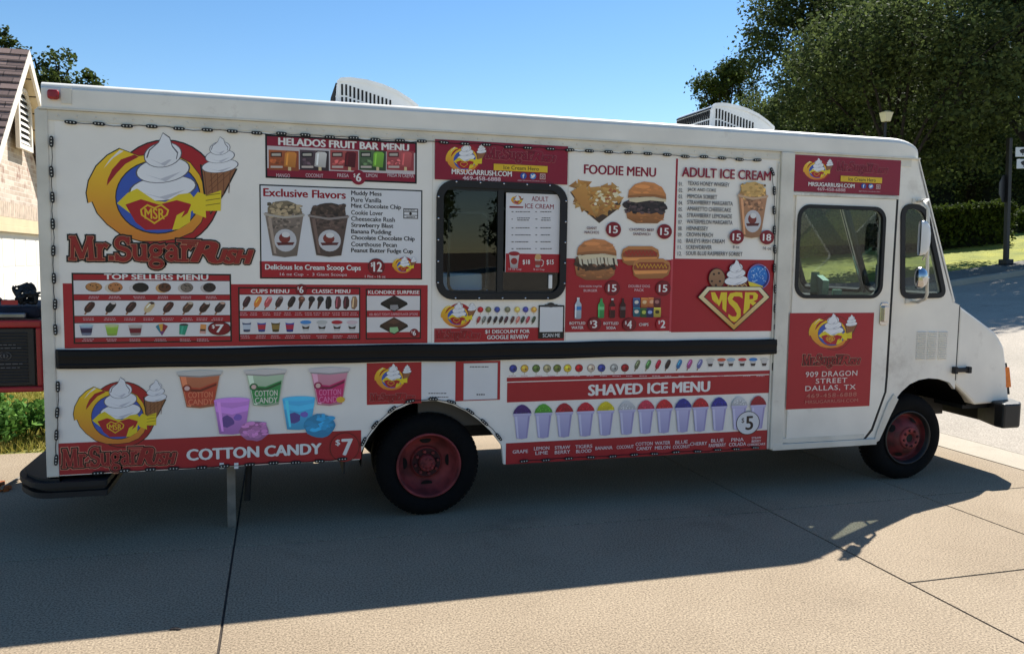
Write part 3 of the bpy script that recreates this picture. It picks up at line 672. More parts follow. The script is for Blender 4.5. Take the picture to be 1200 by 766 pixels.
# --- roof with the rounded cap
def roof():
    mb = MB(); sec = []
    xs = [XR+0.030, XR+0.038]+[XR+0.06+i*0.25 for i in range(26) if XR+0.06+i*0.25 < 5.02]
    st = [(x, 1.0, 0.0) for x in xs]+[(5.06+0.275*sin(radians(a)), cos(radians(a))**0.75, 0.035*(1-cos(radians(a)))) for a in (0, 12, 24, 36, 48, 58, 68, 76, 83, 88)]
    vs = []; n = None
    for x, h, ins in st:
        ring = []; r = 0.045; H = 0.205*h
        ring.append((-0.014+ins, ZS-0.012)); 
        prof = [(-0.014, 0.0), (-0.012, 0.06*h), (-0.0088, 0.118*h), (-0.008, 0.128*h)]
        for a in range(0, 91, 15): prof.append((-0.008+r*(1-cos(radians(a))), (0.128+0.036*sin(radians(a)))*h))
        prof += [(0.45, (0.164+0.03)*h), (1.1, (0.164+0.045)*h)]
        full = prof+[(2.2-y, z) for y, z in reversed(prof[:-1])]
        ring = [(x, min(max(y, -0.014+ins), 2.214-ins), ZS+z) for y, z in full]; n = len(ring); vs += ring
    fs = []
    for i in range(len(st)-1):
        for k in range(n-1): fs.append((i*n+k, i*n+k+1, (i+1)*n+k+1, (i+1)*n+k))
    mb.add(vs, fs, 0, True); mb.add(vs[:n], [tuple(range(n))]); mb.add(vs[-n:], [tuple(range(n))])
    return mb
r = tb(roof(), 'roof', [WHITE_PAINT])
# drip seam and riveted strip under the cap
mb = MB().box(XR+0.012, 5.33, -0.020, 0.0, ZS-0.010, ZS+0.003); tb(mb, 'drip_rail', [WHITE_TRIM])
mb = MB().box(XR+0.06, 5.25, -0.005, 0.0, ZS-0.075, ZS-0.012)
for i in range(60): mb.ell((XR+0.12+i*0.110, -0.005, ZS-0.045), 0.007, 0.004, 0.007, 8, 4)
tb(mb, 'rivet_strip', [WHITE_TRIM])
mb = MB().box(XR-0.006, XR+0.062, -0.012, 0.0, ZB-0.005, ZS-0.012); mb.box(XR-0.012, XR, -0.01, 0.06, ZB-0.005, ZS-0.012)
tb(mb, 'rear_corner_post', [WHITE_TRIM], bevel=0.006)
a = S(908.5, 350, -0.012)[0]; b_ = S(925, 350, -0.028)[0]
mb = MB().box(a, b_, -0.028, 0.0, ZF+0.0, ZS-0.012).box(a-0.02, a, -0.012, 0, ZF, ZS-0.1)
tb(mb, 'door_post', [WHITE_TRIM], bevel=0.008)
# marker lamps on the cap
x, z = S(64, 112); mb = MB().prism(rrect(x-0.034, z-0.030, x+0.034, z+0.030, 0.018), -0.05, -0.012); tb(mb, 'marker_light', [LENS_RED], bevel=0.012)
tb(MB().box(x+0.04, x+0.10, -0.020, -0.0125, z-0.05, z+0.045), 'marker_bracket', [WHITE_TRIM])
# --- black rail along the side
xr0, xr1 = S(66, 421)[0], S(907.5, 406)[0]
mb = MB(); prof = [(-0.001, 1.302), (-0.024, 1.303), (-0.036, 1.293), (-0.039, 1.262), (-0.036, 1.240), (-0.036, 1.212), (-0.039, 1.204), (-0.039, 1.188), (-0.03, 1.178), (-0.001, 1.177)]
n = len(prof); xs = [xr0, xr0+0.02]+[xr0+0.02+(xr1-xr0-0.02)*i/40 for i in range(1, 41)]
vs = []
for i, x in enumerate(xs):
    wv = 0.0025*sin(x*3.1)+0.002*sin(x*7.7+1)
    vs += [(x, y*(0.3 if i == 0 else 1), z+wv) for y, z in prof]
mb.add(vs, [(i*n+k, i*n+k+1, (i+1)*n+k+1, (i+1)*n+k) for i in range(len(xs)-1) for k in range(n-1)]); mb.add(vs[:n], [tuple(range(n))]); mb.add(vs[-n:], [tuple(range(n))])
tb(mb, 'rub_rail', [BLACK_GLOSS])
# --- service window
fo = SR(511, 213.5, 663, 351); fo_r = rrect(*fo, 0.13, 8); fi = (fo[0]+0.05, fo[1]+0.05, fo[2]-0.05, fo[3]-0.05)
mb = MB(); plate(mb, fo_r, [rrect(*fi, 0.09, 8)], -0.024, 0.03)
sw = tb(mb, 'service_window', [BLACK_RUBBER], bevel=0.006)
mb = MB(); xm = S(586, 285)[0]
mb.box(xm-0.022, xm+0.022, -0.012, 0.02, fi[1], fi[3])
mb.box(fi[0], fi[2], -0.006, 0.02, fi[3]-0.02, fi[3]+0.004).box(fi[0], fi[2], -0.006, 0.02, fi[1]-0.004, fi[1]+0.018)
attach(mb.build('mullion', [BLACK_METAL]), sw)
lf = SR(525, 247.5, 573, 343); mb = MB(); plate(mb, rrect(*lf, 0.06), [rrect(lf[0]+0.018, lf[1]+0.018, lf[2]-0.018, lf[3]-0.018, 0.05)], 0.012, 0.02); attach(mb.build('sliding_sash', [BLACK_METAL]), sw)
attach(MB().box(fi[0], xm-0.02, 0.004, 0.008, fi[1]+0.01, fi[3]-0.01).build('pane', [GLASS_CAB]), sw)
attach(MB().box(xm+0.02, fi[2], 0.002, 0.006, fi[1]+0.01, fi[3]-0.01).build('pane', [GLASS_SERVE]), sw)
scr = MB().ell((0, 0, 0), 0.008, 0.005, 0.008, 8, 4).build('screw', [CHROME]); first = True
for i in range(5):
    u = fo[0]+(fo[2]-fo[0])*(i+0.8)/5.6; zz = fo[1]+(fo[3]-fo[1])*(i+0.8)/5.6
    for q in ((u, fo[1]+0.012), (u, fo[3]-0.012), (fo[0]+0.012, zz), (fo[2]-0.012, zz)):
        if first: o = scr; first = False
        else: o = scr.copy(); COL.objects.link(o)
        o.parent = None; o.location = (q[0], -0.024, q[1]); attach(o, sw)
hx, hz0, _, hz1 = SR(644, 322, 648, 338); attach(MB().box(hx-0.012, hx+0.016, -0.02, 0.0015, hz0, hz1).build('latch', [PLASTIC_WHITE], bevel=0.005), sw)
# galley seen through the glass: counter and shelf fixed to the truck
tb(MB().box(1.0, 2.6, 0.10, 0.70, 1.50, 1.54).box(1.0, 2.6, 0.12, 0.16, 0.66, 1.50).box(0.4, 3.6, 1.80, 2.15, 2.0, 2.04).box(0.4, 3.6, 1.6, 2.15, 1.45, 1.50), 'galley_counter', [GREY_IN])
# --- cab door
dx0, dx1 = S(926, 380)[0], S(1043, 350)[0]
zt = S(985, 231.5)[1]
door_out = [(dx0, 0.415), (4.90, 0.415), S(1019, 503), S(1036, 458)]
door_out = [(dx0, 0.415), (4.89, 0.415), (4.965, 0.50), (5.085, 0.82), (5.09, 0.95), (dx1, zt), (dx0, zt)]
mb = MB(); plate(mb, door_out, [hole_d], -0.014, 0.0135); door = tb(mb, 'cab_door', [WHITE_PAINT], bevel=0.003)
mb = MB(); go = rrect(*win_d, 0.115, 7); plate(mb, go, [rrect(win_d[0]+0.03, win_d[1]+0.03, win_d[2]-0.03, win_d[3]-0.03, 0.09, 7)], -0.024, 0.028)
attach(mb.build('window_gasket', [BLACK_RUBBER], bevel=0.005), door)
attach(MB().box(win_d[0]+0.02, win_d[2]-0.02, -0.006, -0.002, win_d[1]+0.02, win_d[3]-0.02).build('window_glass', [GLASS_CAB]), door)
# rubber seal along the closing edge, step sill, frame strip
seal = [(4.90, 0.405), (4.98, 0.49), (5.10, 0.82), (5.106, 0.95), (dx1+0.014, zt)]
mb = MB()
for i in range(len(seal)-1):
    p, q = Vector(seal[i]), Vector(seal[i+1]); d = (q-p).normalized(); nn = Vector((d.y, -d.x))*0.010
    mb.prism([tuple(p-nn-d*0.004), tuple(q-nn+d*0.004), tuple(q+nn+d*0.004), tuple(p+nn-d*0.004)], -0.0112-0.0003*i, 0.0)
attach(mb.build('door_seal', [BLACK_RUBBER]), door)
hx0, hz0, hx1, hz1 = SR(1029, 354, 1039.5, 381)
mb = MB().prism(rrect(hx0, hz0, hx1, hz1, 0.03), -0.024, -0.013); mb.prism(rrect(hx0+0.02, hz0+0.03, hx1-0.018, hz1-0.03, 0.015), -0.05, -0.02)
attach(mb.build('handle', [CHROME], bevel=0.006), door)
mb = MB().box(b_, dx1+0.02, -0.022, 0.0, zt+0.002, zt+0.026)
for i in range(11): mb.ell((b_+0.08+i*0.085, -0.022, zt+0.014), 0.006, 0.004, 0.006, 8, 4)
tb(mb, 'door_header', [WHITE_TRIM], bevel=0.004)
tb(MB().box(b_-0.1, 5.02, -0.030, 0.05, ZF-0.012, 0.412).box(b_, 4.90, -0.016, 0.0, 0.418, 0.46), 'step_sill', [WHITE_TRIM], bevel=0.004)
mb = MB(); fl = [(5.0, ZF-0.01), (5.06, ZF+0.02), (5.17, 0.62), (5.24, 0.75), (5.19, 0.80), (5.13, 0.72), (5.03, 0.47)]
mb.prism(fl, -0.016, 0.0); tb(mb, 'fender_flange', [WHITE_TRIM], bevel=0.004)
# --- quarter window, pillar
mb = MB(); plate(mb, offset_poly(qw_r, 0.022), [offset_poly(qw_r, -0.022)], -0.014, 0.025)
qo = tb(mb, 'quarter_window', [BLACK_RUBBER], bevel=0.004)
mb = MB(); mb.prism(offset_poly(qw_r, -0.01), 0.006, 0.010); attach(mb.build('pane', [GLASS_CAB]), qo)
# --- windscreen panel (sloped front of the cab) with two panes
P0 = Vector((5.32, 0, ZS)); P1 = Vector((5.793, 0, 1.603)); T = (P1-P0); TL = T.length; T.normalize(); NF = Vector((-T.z, 0, T.x)); NF = NF if NF.x > 0 else -NF
def front_map(vs): return [P0+Vector((0, 1, 0))*v.x+T*v.y+NF*v.z for v in vs]
po = [(0.0, 0.0), (YF, 0.0), (YF, TL), (0.0, TL)]
h1 = rrect(0.09, 0.30, 1.07, TL-0.07, 0.08); h2 = rrect(1.13, 0.30, YF-0.09, TL-0.07, 0.08)
vs, fs = curve_mesh([po, h1, h2], 0.03); tb(MB().add(front_map(vs), fs), 'windscreen_frame', [WHITE_PAINT])
for hh in (h1, h2):
    vs, fs = curve_mesh([offset_poly(hh, 0.02), offset_poly(hh, -0.012)], 0.05); g = tb(MB().add(front_map(vs), fs), 'windscreen', [BLACK_RUBBER])
    vs, fs = curve_mesh([hh], 0.005); attach(MB().add(front_map(vs), fs).build('pane', [GLASS_CAB]), g)
tb(MB().tube([P0+T*0.32+Vector((-0.03, 1.1, 0)), P0+T*(TL-0.05)+Vector((-0.03, 1.1, 0))], 0.022, 8), 'windscreen_pillar', [CHROME])
# --- hood and nose
nose = [(X_SEAM, 0.86, 0.0), (X_SEAM, 1.578, 0.0), (6.32, 1.335, 0.05), (6.40, 1.27, 0.06), (6.475, 1.18, 0.075), (6.545, 0.95, 0.09), (6.605, 0.655, 0.10), (6.13, 0.66, 0.03), (6.0, 0.76, 0.012)]
mb = MB(); n = len(nose); vs = [(x, y, z) for x, z, y in nose]+[(x, YF-y, z) for x, z, y in nose]
mb.add(vs, [tuple(range(n)), tuple(reversed(range(n, 2*n)))]+[(i, i+n, (i+1) % n+n, (i+1) % n) for i in range(n)])
hood = tb(mb, 'hood', [WHITE_PAINT], bevel=0.025)
tb(MB().box(X_SEAM-0.004, X_SEAM+0.004, -0.0015, 0.02, 0.90, 1.572), 'hood_seam', [SLOT])
mb = MB(); cx0, cz0, cx1, cz1 = SR(1115.5, 430.5, 1134, 435.5); mb.box(cx0, cx1, -0.035, -0.001, cz0, cz1).box(cx0-0.005, cx0+0.03, -0.045, -0.001, cz0-0.012, cz1+0.012).box(cx1-0.03, cx1+0.005, -0.045, -0.001, cz0-0.010, cz1+0.010)
tb(mb, 'hood_latch', [BLACK_RUBBER], bevel=0.006)
def signal(za, zb, e, m_):
    vs = []
    for y in (0.10-e, 0.30):
        for z in (za, zb):
            xa = 6.535+(0.95-z)*0.20; vs += [(xa-0.03, y, z), (xa+0.030+e, y, z)]
    return MB().add(vs, [(0, 1, 3, 2), (4, 6, 7, 5), (0, 4, 5, 1), (1, 5, 7, 3), (3, 7, 6, 2), (2, 6, 4, 0)])
ts = tb(signal(0.73, 1.03, 0.0, 0), 'turn_signal', [BLACK_RUBBER], bevel=0.006); attach(signal(0.80, 0.99, 0.012, 0).build('lens', [LENS_AMBER], bevel=0.006), ts)
# headlights, grille (front face, out of the photo's sight but there)
for yy in (0.36, 1.84):
    mb = MB(); hl = tb(mb.box(6.50, 6.61, yy-0.13, yy+0.13, 0.80, 1.0), 'headlight', [BLACK_RUBBER], bevel=0.01); attach(MB().box(6.60, 6.62, yy-0.10, yy+0.10, 0.83, 0.97).build('lens', [PLASTIC_WHITE]), hl)
mb = MB()
for i in range(6): mb.box(6.50, 6.60, 0.56, 1.64, 0.78+i*0.05, 0.80+i*0.05)
tb(mb, 'grille', [BLACK_METAL])
# louvres
mb = MB()
for c in range(3):
    x0, z0, x1, z1 = SR(1073.8+c*12.8, 388, 1084+c*12.5, 421.4)
    N = 13
    for i in range(N):
        z = z0+(z1-z0)*(i+0.5)/N; hh_ = (z1-z0)/N*0.30
        mb.add([(x0, -0.001, z-hh_), (x1, -0.001, z-hh_), (x1, -0.013, z+hh_*0.2), (x0, -0.013, z+hh_*0.2), (x0, -0.001, z+hh_), (x1, -0.001, z+hh_)], [(0, 1, 2, 3), (3, 2, 5, 4), (0, 3, 4), (1, 5, 2)])
tb(mb, 'louvres', [WHITE_PAINT])
# --- mirrors on their bracket
xa, za = S(1088, 239, -0.30); xb_, zb_ = S(1086, 349, -0.30)
mb = MB(); top = Vector((*S(1074, 236), 0)); bot = Vector((*S(1068, 353), 0))
mb.tube([(top.x, -0.002, top.y), (top.x-0.03, -0.16, top.y), (xa-0.02, -0.27, za+0.012), (xa, -0.30, za-0.04), (xb_, -0.30, zb_+0.03), (xb_+0.0, -0.285, zb_-0.008), (bot.x-0.04, -0.12, bot.y), (bot.x, -0.002, bot.y)], 0.0135, 10)
mb.box(top.x-0.05, top.x+0.05, -0.014, -0.001, top.y-0.025, top.y+0.025).box(bot.x-0.07, bot.x+0.05, -0.014, -0.001, bot.y-0.02, bot.y+0.02)
mb.tube([(xa+0.005, -0.30, 2.02), (5.42, -0.01, 1.98)], 0.008, 8)
arm = tb(mb, 'mirror_bracket', [WHITE_TRIM])
def mirror(u0, v0, u1, v1, name, conv):
    x0, z0 = S(u0, v1, -0.3); x1, z1 = S(u1, v0, -0.3); zc = (z0+z1)/2; h = (z1-z0)/2
    ax = unit((-0.87, 0.49, 0)); ay = unit((0.49, 0.87, 0)); c = Vector((xa-0.045 if not conv else xa-0.05, -0.30, zc)); vs = []; wd = 0.054 if not conv else 0.062
    prof = [(0.02, 1.0), (0.0, 1.02), (-0.025, 0.96), (-0.05, 0.7), (-0.06, 0.35)]; n = 24; fs = []
    for d, s_ in prof:
        for k in range(n):
            t = 2*pi*k/n; ex = 0.45 if not conv else 0.85
            cc = abs(cos(t))**ex*(1 if cos(t) > 0 else -1); ss = abs(sin(t))**ex*(1 if sin(t) > 0 else -1)
            vs.append(c+ax*d+ay*wd*s_*cc+Vector((0, 0, 1))*h*s_*ss)
    for i in range(len(prof)-1):
        for k in range(n): fs.append((i*n+k, i*n+(k+1) % n, (i+1)*n+(k+1) % n, (i+1)*n+k))
    mb = MB().add(vs, fs, 0, True); mb.add(vs[-n:], [tuple(range(n))])
    mb.tube([c-ax*0.04, Vector((xa if not conv else xb_, -0.30, zc))], 0.014, 8, 0)
    o = tb(mb, name, [PLASTIC_WHITE if not conv else CHROME])
    vs = [c+ax*0.012+ay*wd*0.93*(abs(cos(t))**ex)*(1 if cos(t) > 0 else -1)+Vector((0, 0, 1))*h*0.95*(abs(sin(t))**ex)*(1 if sin(t) > 0 else -1) for t in [2*pi*k/n for k in range(n)]]
    fcs = [tuple(range(n))]
    if conv:
        fcs = []; base = list(vs)
        for k_, (sc_, up) in enumerate(((0.8, 0.018), (0.5, 0.03), (0.2, 0.036))): vs += [c+(p-c)*sc_+ax*up for p in base]
        for r_ in range(3): fcs += [(r_*n+k, r_*n+(k+1) % n, (r_+1)*n+(k+1) % n, (r_+1)*n+k) for k in range(n)]
        fcs.append(tuple(range(3*n, 4*n)))
    MIR = bpy.data.materials.get('mirror_glass') or mat('mirror_glass', (150, 156, 160), 0.03, metal=1.0)
    attach(MB().add(vs, fcs, 0, conv).build('mirror_face', [MIR]), o)
mirror(1079, 259, 1087, 299, 'side_mirror', False); mirror(1071, 313, 1085, 338, 'convex_mirror', True)
# --- wheels
def wheel(name, cx, cz, yface, R, sgn, dish):
    """yface: plane of the outer sidewall; sgn +1 on the near side (the wheel runs inward from yface)"""
    mb = MB(); W = 0.215
    tp = [(0.238, 0.018), (0.262, 0.004), (0.30, -0.004), (0.335, 0.0), (0.362, 0.014), (0.376, 0.034), (R, 0.052), (R, W-0.05), (0.37, W-0.03), (0.30, W), (0.24, W-0.02)]
    mb.lathe(cx, yface, cz, tp, 64, 0, sgn)
    for k in range(64):
        t = 2*pi*k/64
        for yo in (0.06, 0.11, 0.15):
            t2 = t+(0.03 if yo == 0.11 else 0); c = Vector((cx+(R+0.001)*cos(t2), yface+sgn*(yo+0.012), cz+(R+0.001)*sin(t2)))
            mb.obox(c, Vector((-sin(t2), 0, cos(t2))), Vector((0, 1, 0)), Vector((cos(t2), 0, sin(t2))), 0.013, 0.019, 0.004)
    tag_ = empty(name, (cx, yface, 0)); attach(tag_, truck)
    def sub(m_, nm, mats, bev=0): return attach(m_.build(nm, mats, bevel=bev), tag_)
    sub(mb, 'tyre', [TYRE])
    # sidewall ribs
    rb = MB(); 
    if dish > 0:   # rear: disc set deep inside the rim
        rp = [(0.245, 0.016), (0.243, -0.004), (0.232, -0.006), (0.226, 0.010), (0.222, 0.05), (0.212, 0.10), (0.190, 0.135), (0.150, 0.150), (0.118, 0.152), (0.112, 0.150)]
        rb.lathe(cx, yface, cz, rp, 64, 0, sgn)
        for a in (90, 0, 180, 270):
            t = radians(a+2); c = Vector((cx+0.168*cos(t), yface+sgn*0.1405, cz+0.168*sin(t))); u_ = Vector((-sin(t), 0, cos(t))); v_ = Vector((cos(t), 0, sin(t)))*0.9+Vector((0, sgn*0.35, 0))
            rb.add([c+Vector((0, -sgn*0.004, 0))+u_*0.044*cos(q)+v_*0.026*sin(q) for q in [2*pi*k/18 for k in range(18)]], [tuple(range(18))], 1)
        sub(rb, 'rim', [RIM_RED, RIM_DARK])
        hb = MB(); hb.lathe(cx, yface, cz, [(0.122, 0.150), (0.120, 0.124), (0.108, 0.116)], 40, 0, sgn)
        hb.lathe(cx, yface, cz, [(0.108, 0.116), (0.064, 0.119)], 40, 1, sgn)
        hb.lathe(cx, yface, cz, [(0.064, 0.119), (0.062, 0.075), (0.054, 0.062), (0.0, 0.060)], 40, 0, sgn)
        for k in range(8):
            t = 2*pi*k/8+0.2; p = Vector((cx+0.086*cos(t), yface+sgn*0.120, cz+0.086*sin(t))); hb.tube([p, p+Vector((0, -sgn*0.028, 0))], [0.014, 0.012], 6, 0, smooth=False)
        for k in range(8):
            t = 2*pi*k/8; p = Vector((cx+0.042*cos(t), yface+sgn*0.060, cz+0.042*sin(t))); hb.tube([p, p+Vector((0, -sgn*0.016, 0))], 0.009, 6, 0, smooth=False)
        sub(hb, 'hub', [RIM_RED, RIM_DEEP2])
    else:          # front: disc bulges outward
        rb.lathe(cx, yface, cz, [(0.245, 0.016), (0.243, -0.004), (0.232, -0.006), (0.226, 0.012), (0.214, 0.03)], 64, 2, sgn)
        rp = [(0.214, 0.03), (0.208, 0.06), (0.200, 0.085), (0.185, 0.080), (0.145, 0.020), (0.112, -0.010), (0.100, -0.012)]
        rb.lathe(cx, yface, cz, rp, 64, 0, sgn)
        for a in (150, 250, 60, 330):
            t = radians(a); r0 = 0.163; yc = 0.044
            c = Vector((cx+r0*cos(t), yface+sgn*yc, cz+r0*sin(t))); u_ = Vector((-sin(t), 0, cos(t))); v_ = Vector((cos(t)*0.62, sgn*0.78, sin(t)*0.62)); nv = Vector((-cos(t)*-0.78, -sgn*0.62, -sin(t)*-0.78))
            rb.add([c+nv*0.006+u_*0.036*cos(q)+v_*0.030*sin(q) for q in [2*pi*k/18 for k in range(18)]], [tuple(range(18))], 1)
        sub(rb, 'rim', [RIM_DEEP, RIM_DARK, BLACK_METAL])
        hb = MB(); hb.lathe(cx, yface, cz, [(0.102, -0.012), (0.100, -0.026), (0.092, -0.032), (0.046, -0.032), (0.044, -0.024), (0.040, -0.012), (0.0, -0.010)], 40, 0, sgn)
        hb.lathe(cx, yface, cz, [(0.036, -0.0165), (0.0, -0.0165)], 20, 1, sgn)
        for k in range(8):
            t = 2*pi*k/8+0.2; p = Vector((cx+0.071*cos(t), yface-sgn*0.032, cz+0.071*sin(t))); hb.tube([p, p+Vector((0, -sgn*0.006, 0))], 0.012, 10, 1); hb.tube([p, p+Vector((0, -sgn*0.020, 0))], [0.0075, 0.006], 6, 0, smooth=False)
        sub(hb, 'hub', [RIM_RED, RIM_DARK])
RW = S(503, 547, 0.03); FWc = S(1066, 512, 0.03)
RWX, RWZ = RW[0], 0.385
wheel('rear_wheel', RWX, 0.385, 0.03, 0.385, 1, 1); wheel('front_wheel', FWc[0], 0.385, 0.05, 0.385, 1, -1)
wheel('rear_wheel', RWX, 0.385, YF-0.03, 0.385, -1, 1); wheel('front_wheel', FWc[0], 0.385, YF-0.05, 0.385, -1, -1)
for yy in (0.31, YF-0.31-0.215):
    tb(MB().lathe(RWX, yy, 0.385, [(0.10, 0.02), (0.24, 0.02), (0.30, 0.0), (0.36, 0.02), (0.385, 0.05), (0.385, 0.165), (0.36, 0.19), (0.30, 0.215), (0.24, 0.2), (0.10, 0.2)], 48), 'inner_tyre', [TYRE])
# --- wheel wells, frame, axles
for y0, y1 in ((0.036, 0.62), (YF-0.62, YF-0.036)):
    yi = y1 if y0 < 1 else y0
    for cx_, cz_, rr, nn in ((1.095, 0.40, 0.525, 24), (5.56, 0.38, 0.552, 24)):
        mb = MB().lathe(cx_, y0, cz_, [(rr, 0.0), (rr, y1-y0)], nn, 0, 1, a0=radians(26 if cx_ < 2 else 30), a1=pi)
        arcp = [(cx_+rr*cos(pi*k/nn), cz_+rr*sin(pi*k/nn)) for k in range(nn+1)]; arcp = [(x, max(z, 0.62)) for x, z in arcp if z > 0.60]
        mb.add([(x, yi, z) for x, z in arcp], [tuple(range(len(arcp)))]); tb(mb, 'wheel_well', [WELL])
tb(MB().box(6.08, 6.45, 0.12, 0.46, 0.61, 0.65), 'splash_panel', [BLACK_RUBBER]); tb(MB().box(5.02, 5.10, 0.036, 0.6, 0.40, 0.62), 'splash_panel', [BLACK_RUBBER])
mb = MB()
for yy in (0.66, 1.54): mb.box(XR+0.1, 6.35, yy-0.035, yy+0.035, 0.46, 0.63)
for xx in (-1.0, 0.2, 2.0, 3.2, 4.4, 6.2): mb.box(xx-0.03, xx+0.03, 0.69, 1.51, 0.50, 0.58)
tb(mb, 'chassis_frame', [BLACK_METAL])
tb(MB().tube([(RWX, 0.12, 0.385), (RWX, YF-0.12, 0.385)], 0.06, 12).ell((RWX, 1.1, 0.385), 0.17, 0.17, 0.17), 'rear_axle', [BLACK_METAL])
tb(MB().tube([(FWc[0], 0.12, 0.385), (FWc[0], YF-0.12, 0.385)], 0.045, 12), 'front_axle', [BLACK_METAL])
tb(MB().tube([(RWX, 1.1, 0.40), (4.6, 1.1, 0.52)], 0.04, 10), 'drive_shaft', [BLACK_METAL])
tb(MB().box(2.3, 3.6, 0.78, 1.42, 0.36, 0.60), 'fuel_tank', [BLACK_METAL], bevel=0.03)
for yy in (0.04, YF-0.60): tb(MB().box(0.44, 0.455, yy, yy+0.56, 0.36, 0.62), 'mud_flap', [BLACK_RUBBER])
# --- bumpers
mb = MB(); pl = [(6.33, -0.10), (6.52, -0.10), (6.60, -0.03), (6.72, 0.25), (6.74, 1.1), (6.72, 1.95), (6.60, 2.23), (6.52, 2.30), (6.33, 2.30), (6.33, 2.2), (6.45, 1.9), (6.50, 1.1), (6.45, 0.3), (6.33, 0.0)]
mb.prism_z(pl, 0.455, 0.685);
tb(mb, 'front_bumper', [BLACK_METAL], bevel=0.02)
def bump_out(o, xe): return round_poly([(xe, -0.06-o), (-1.52-o, -0.06-o), (-1.70-o, 0.22), (-1.70-o, 1.98), (-1.52-o, 2.26+o), (xe, 2.26+o)], [0.02, 0.10, 0.14, 0.14, 0.10, 0.02])
mb = MB().prism_z(bump_out(0.0, -1.10), 0.335, 0.372).prism_z(bump_out(-0.035, -1.12), 0.372, 0.405).prism_z(bump_out(0.01, -1.10), 0.405, 0.44); mb.prism_z(bump_out(-0.03, -1.42), 0.44, 0.458)
tb(mb, 'rear_bumper', [BLACK_RUBBER], bevel=0.012)
tb(MB().box(-2.66, XR, 0.72, 0.80, 0.93, 0.985).box(-2.66, XR, 1.30, 1.38, 0.93, 0.985).box(-2.66, -2.6, 0.40, 1.38, 0.93, 0.985), 'rear_rack', [BLACK_METAL])
# support leg under the rear overhang
lx = -0.335; tb(MB().box(lx-0.028, lx+0.028, 0.12, 0.16, 0.0, 0.62), 'support_leg', [WOOD_GREY]); tb(MB().tube([(lx+0.13, 0.30, 0.62), (lx+0.10, 0.28, 0.14)], 0.024, 10), 'exhaust_hanger', [BLACK_RUBBER])
for u in (260, 277):
    x, z = S(u, 545); tb(MB().box(x-0.014, x+0.014, -0.012, -0.0045, z-0.02, z+0.02), 'clip', [PLASTIC_WHITE])
# --- roof air conditioners
def aircon(x0, x1, ztop):
    y0, y1 = 0.72, 1.42; zb = 3.06; L = x1-x0
    pr = [(0.0, zb), (0.02, ztop-0.03), (0.06, ztop-0.004), (0.16, ztop+0.004), (0.34, ztop-0.004), (0.52, ztop-0.03), (0.68, ztop-0.07), (0.82, ztop-0.125), (0.92, ztop-0.175), (1.0, zb)]
    pts = [(x0+a*L, z) for a, z in pr]
    t = empty('roof_air_conditioner', ((x0+x1)/2, 1.07, 3.06)); attach(t, truck)
    attach(MB().prism(pts, y0, y1).build('shroud', [PLASTIC_WHITE], bevel=0.02), t)
    rim = [(x0+a*L*1.0, z+0.008) for a, z in pr[1:-1]]
    mb = MB()
    for i in range(len(rim)-1):
        p, q = rim[i], rim[i+1]; mb.add([(p[0], y0-0.008, p[1]-0.03), (q[0], y0-0.008, q[1]-0.03), (q[0], y0-0.008, q[1]), (p[0], y0-0.008, p[1]), (p[0], y0+0.03, p[1]), (q[0], y0+0.03, q[1])], [(0, 1, 2, 3), (3, 2, 5, 4)])
    attach(mb.build('shroud_lip', [PLASTIC_WHITE]), t)
    mb = MB()
    for i in range(13):
        xx = x0+L*(0.075+0.044*i); f = (xx-x0)/L; zt_ = ztop-0.045-max(0, (f-0.12))*0.20
        for a, b in ((zt_-0.085, zt_), (zt_-0.165, zt_-0.098)):
            a = max(a, zb+0.005)
            if b-a > 0.012: mb.box(xx-0.0075, xx+0.0075, y0-0.003, y0+0.01, a, b)
    for i in range(17):
        yy = y0+0.05+i*0.037
        for a, b in ((ztop-0.125, ztop-0.055), (ztop-0.21, ztop-0.14)): mb.box(x0+0.002, x0+0.03, yy-0.010, yy+0.010, a, b)
    mb.box(x0+0.006, x0+0.03, y0+0.03, y1-0.03, ztop-0.045, ztop-0.032)
    attach(mb.build('vent_slots', [SLOT]), t)
aircon(0.44, 1.15, 3.315); aircon(3.715, 4.42, 3.335)
# --- cab interior
tb(MB().box(5.18, 5.74, 0.05, 2.14, 1.38, 1.60).box(5.10, 5.2, 0.05, 2.14, 1.2, 1.56), 'dashboard', [DARK_IN], bevel=0.03)
mb = MB(); c = Vector((5.02, 1.62, 1.72)); ax = unit((0.85, 0, 0.5)); u_ = Vector((0, 1, 0)); v_ = ax.cross(u_)
mb.tube([c+u_*0.21*cos(t)+v_*0.21*sin(t) for t in [2*pi*k/28 for k in range(29)]], 0.014, 8); mb.tube([c, c+ax*0.35], 0.025, 8); mb.tube([c-u_*0.2, c+u_*0.2], 0.012, 6)
tb(mb, 'steering_wheel', [BLACK_RUBBER])
tb(MB().box(4.3, 4.78, 1.38, 1.86, 0.66, 1.12).obox((4.27, 1.62, 1.48), unit((0.15, 0, 1)), Vector((0, 1, 0)), unit((1, 0, -0.15)), 0.38, 0.24, 0.07), 'driver_seat', [BLACK_RUBBER], bevel=0.04)
tb(MB().box(4.0, 4.25, 1.96, 2.14, 2.15, 2.42), 'fan_box', [BLACK_METAL], bevel=0.01)
# ================================================================== PRINTED PANELS ON THE TRUCK
def done(P, name, label=None, parent=None): return attach(P.build(name, None, label), parent or truck)
VW = (240, 235, 226)
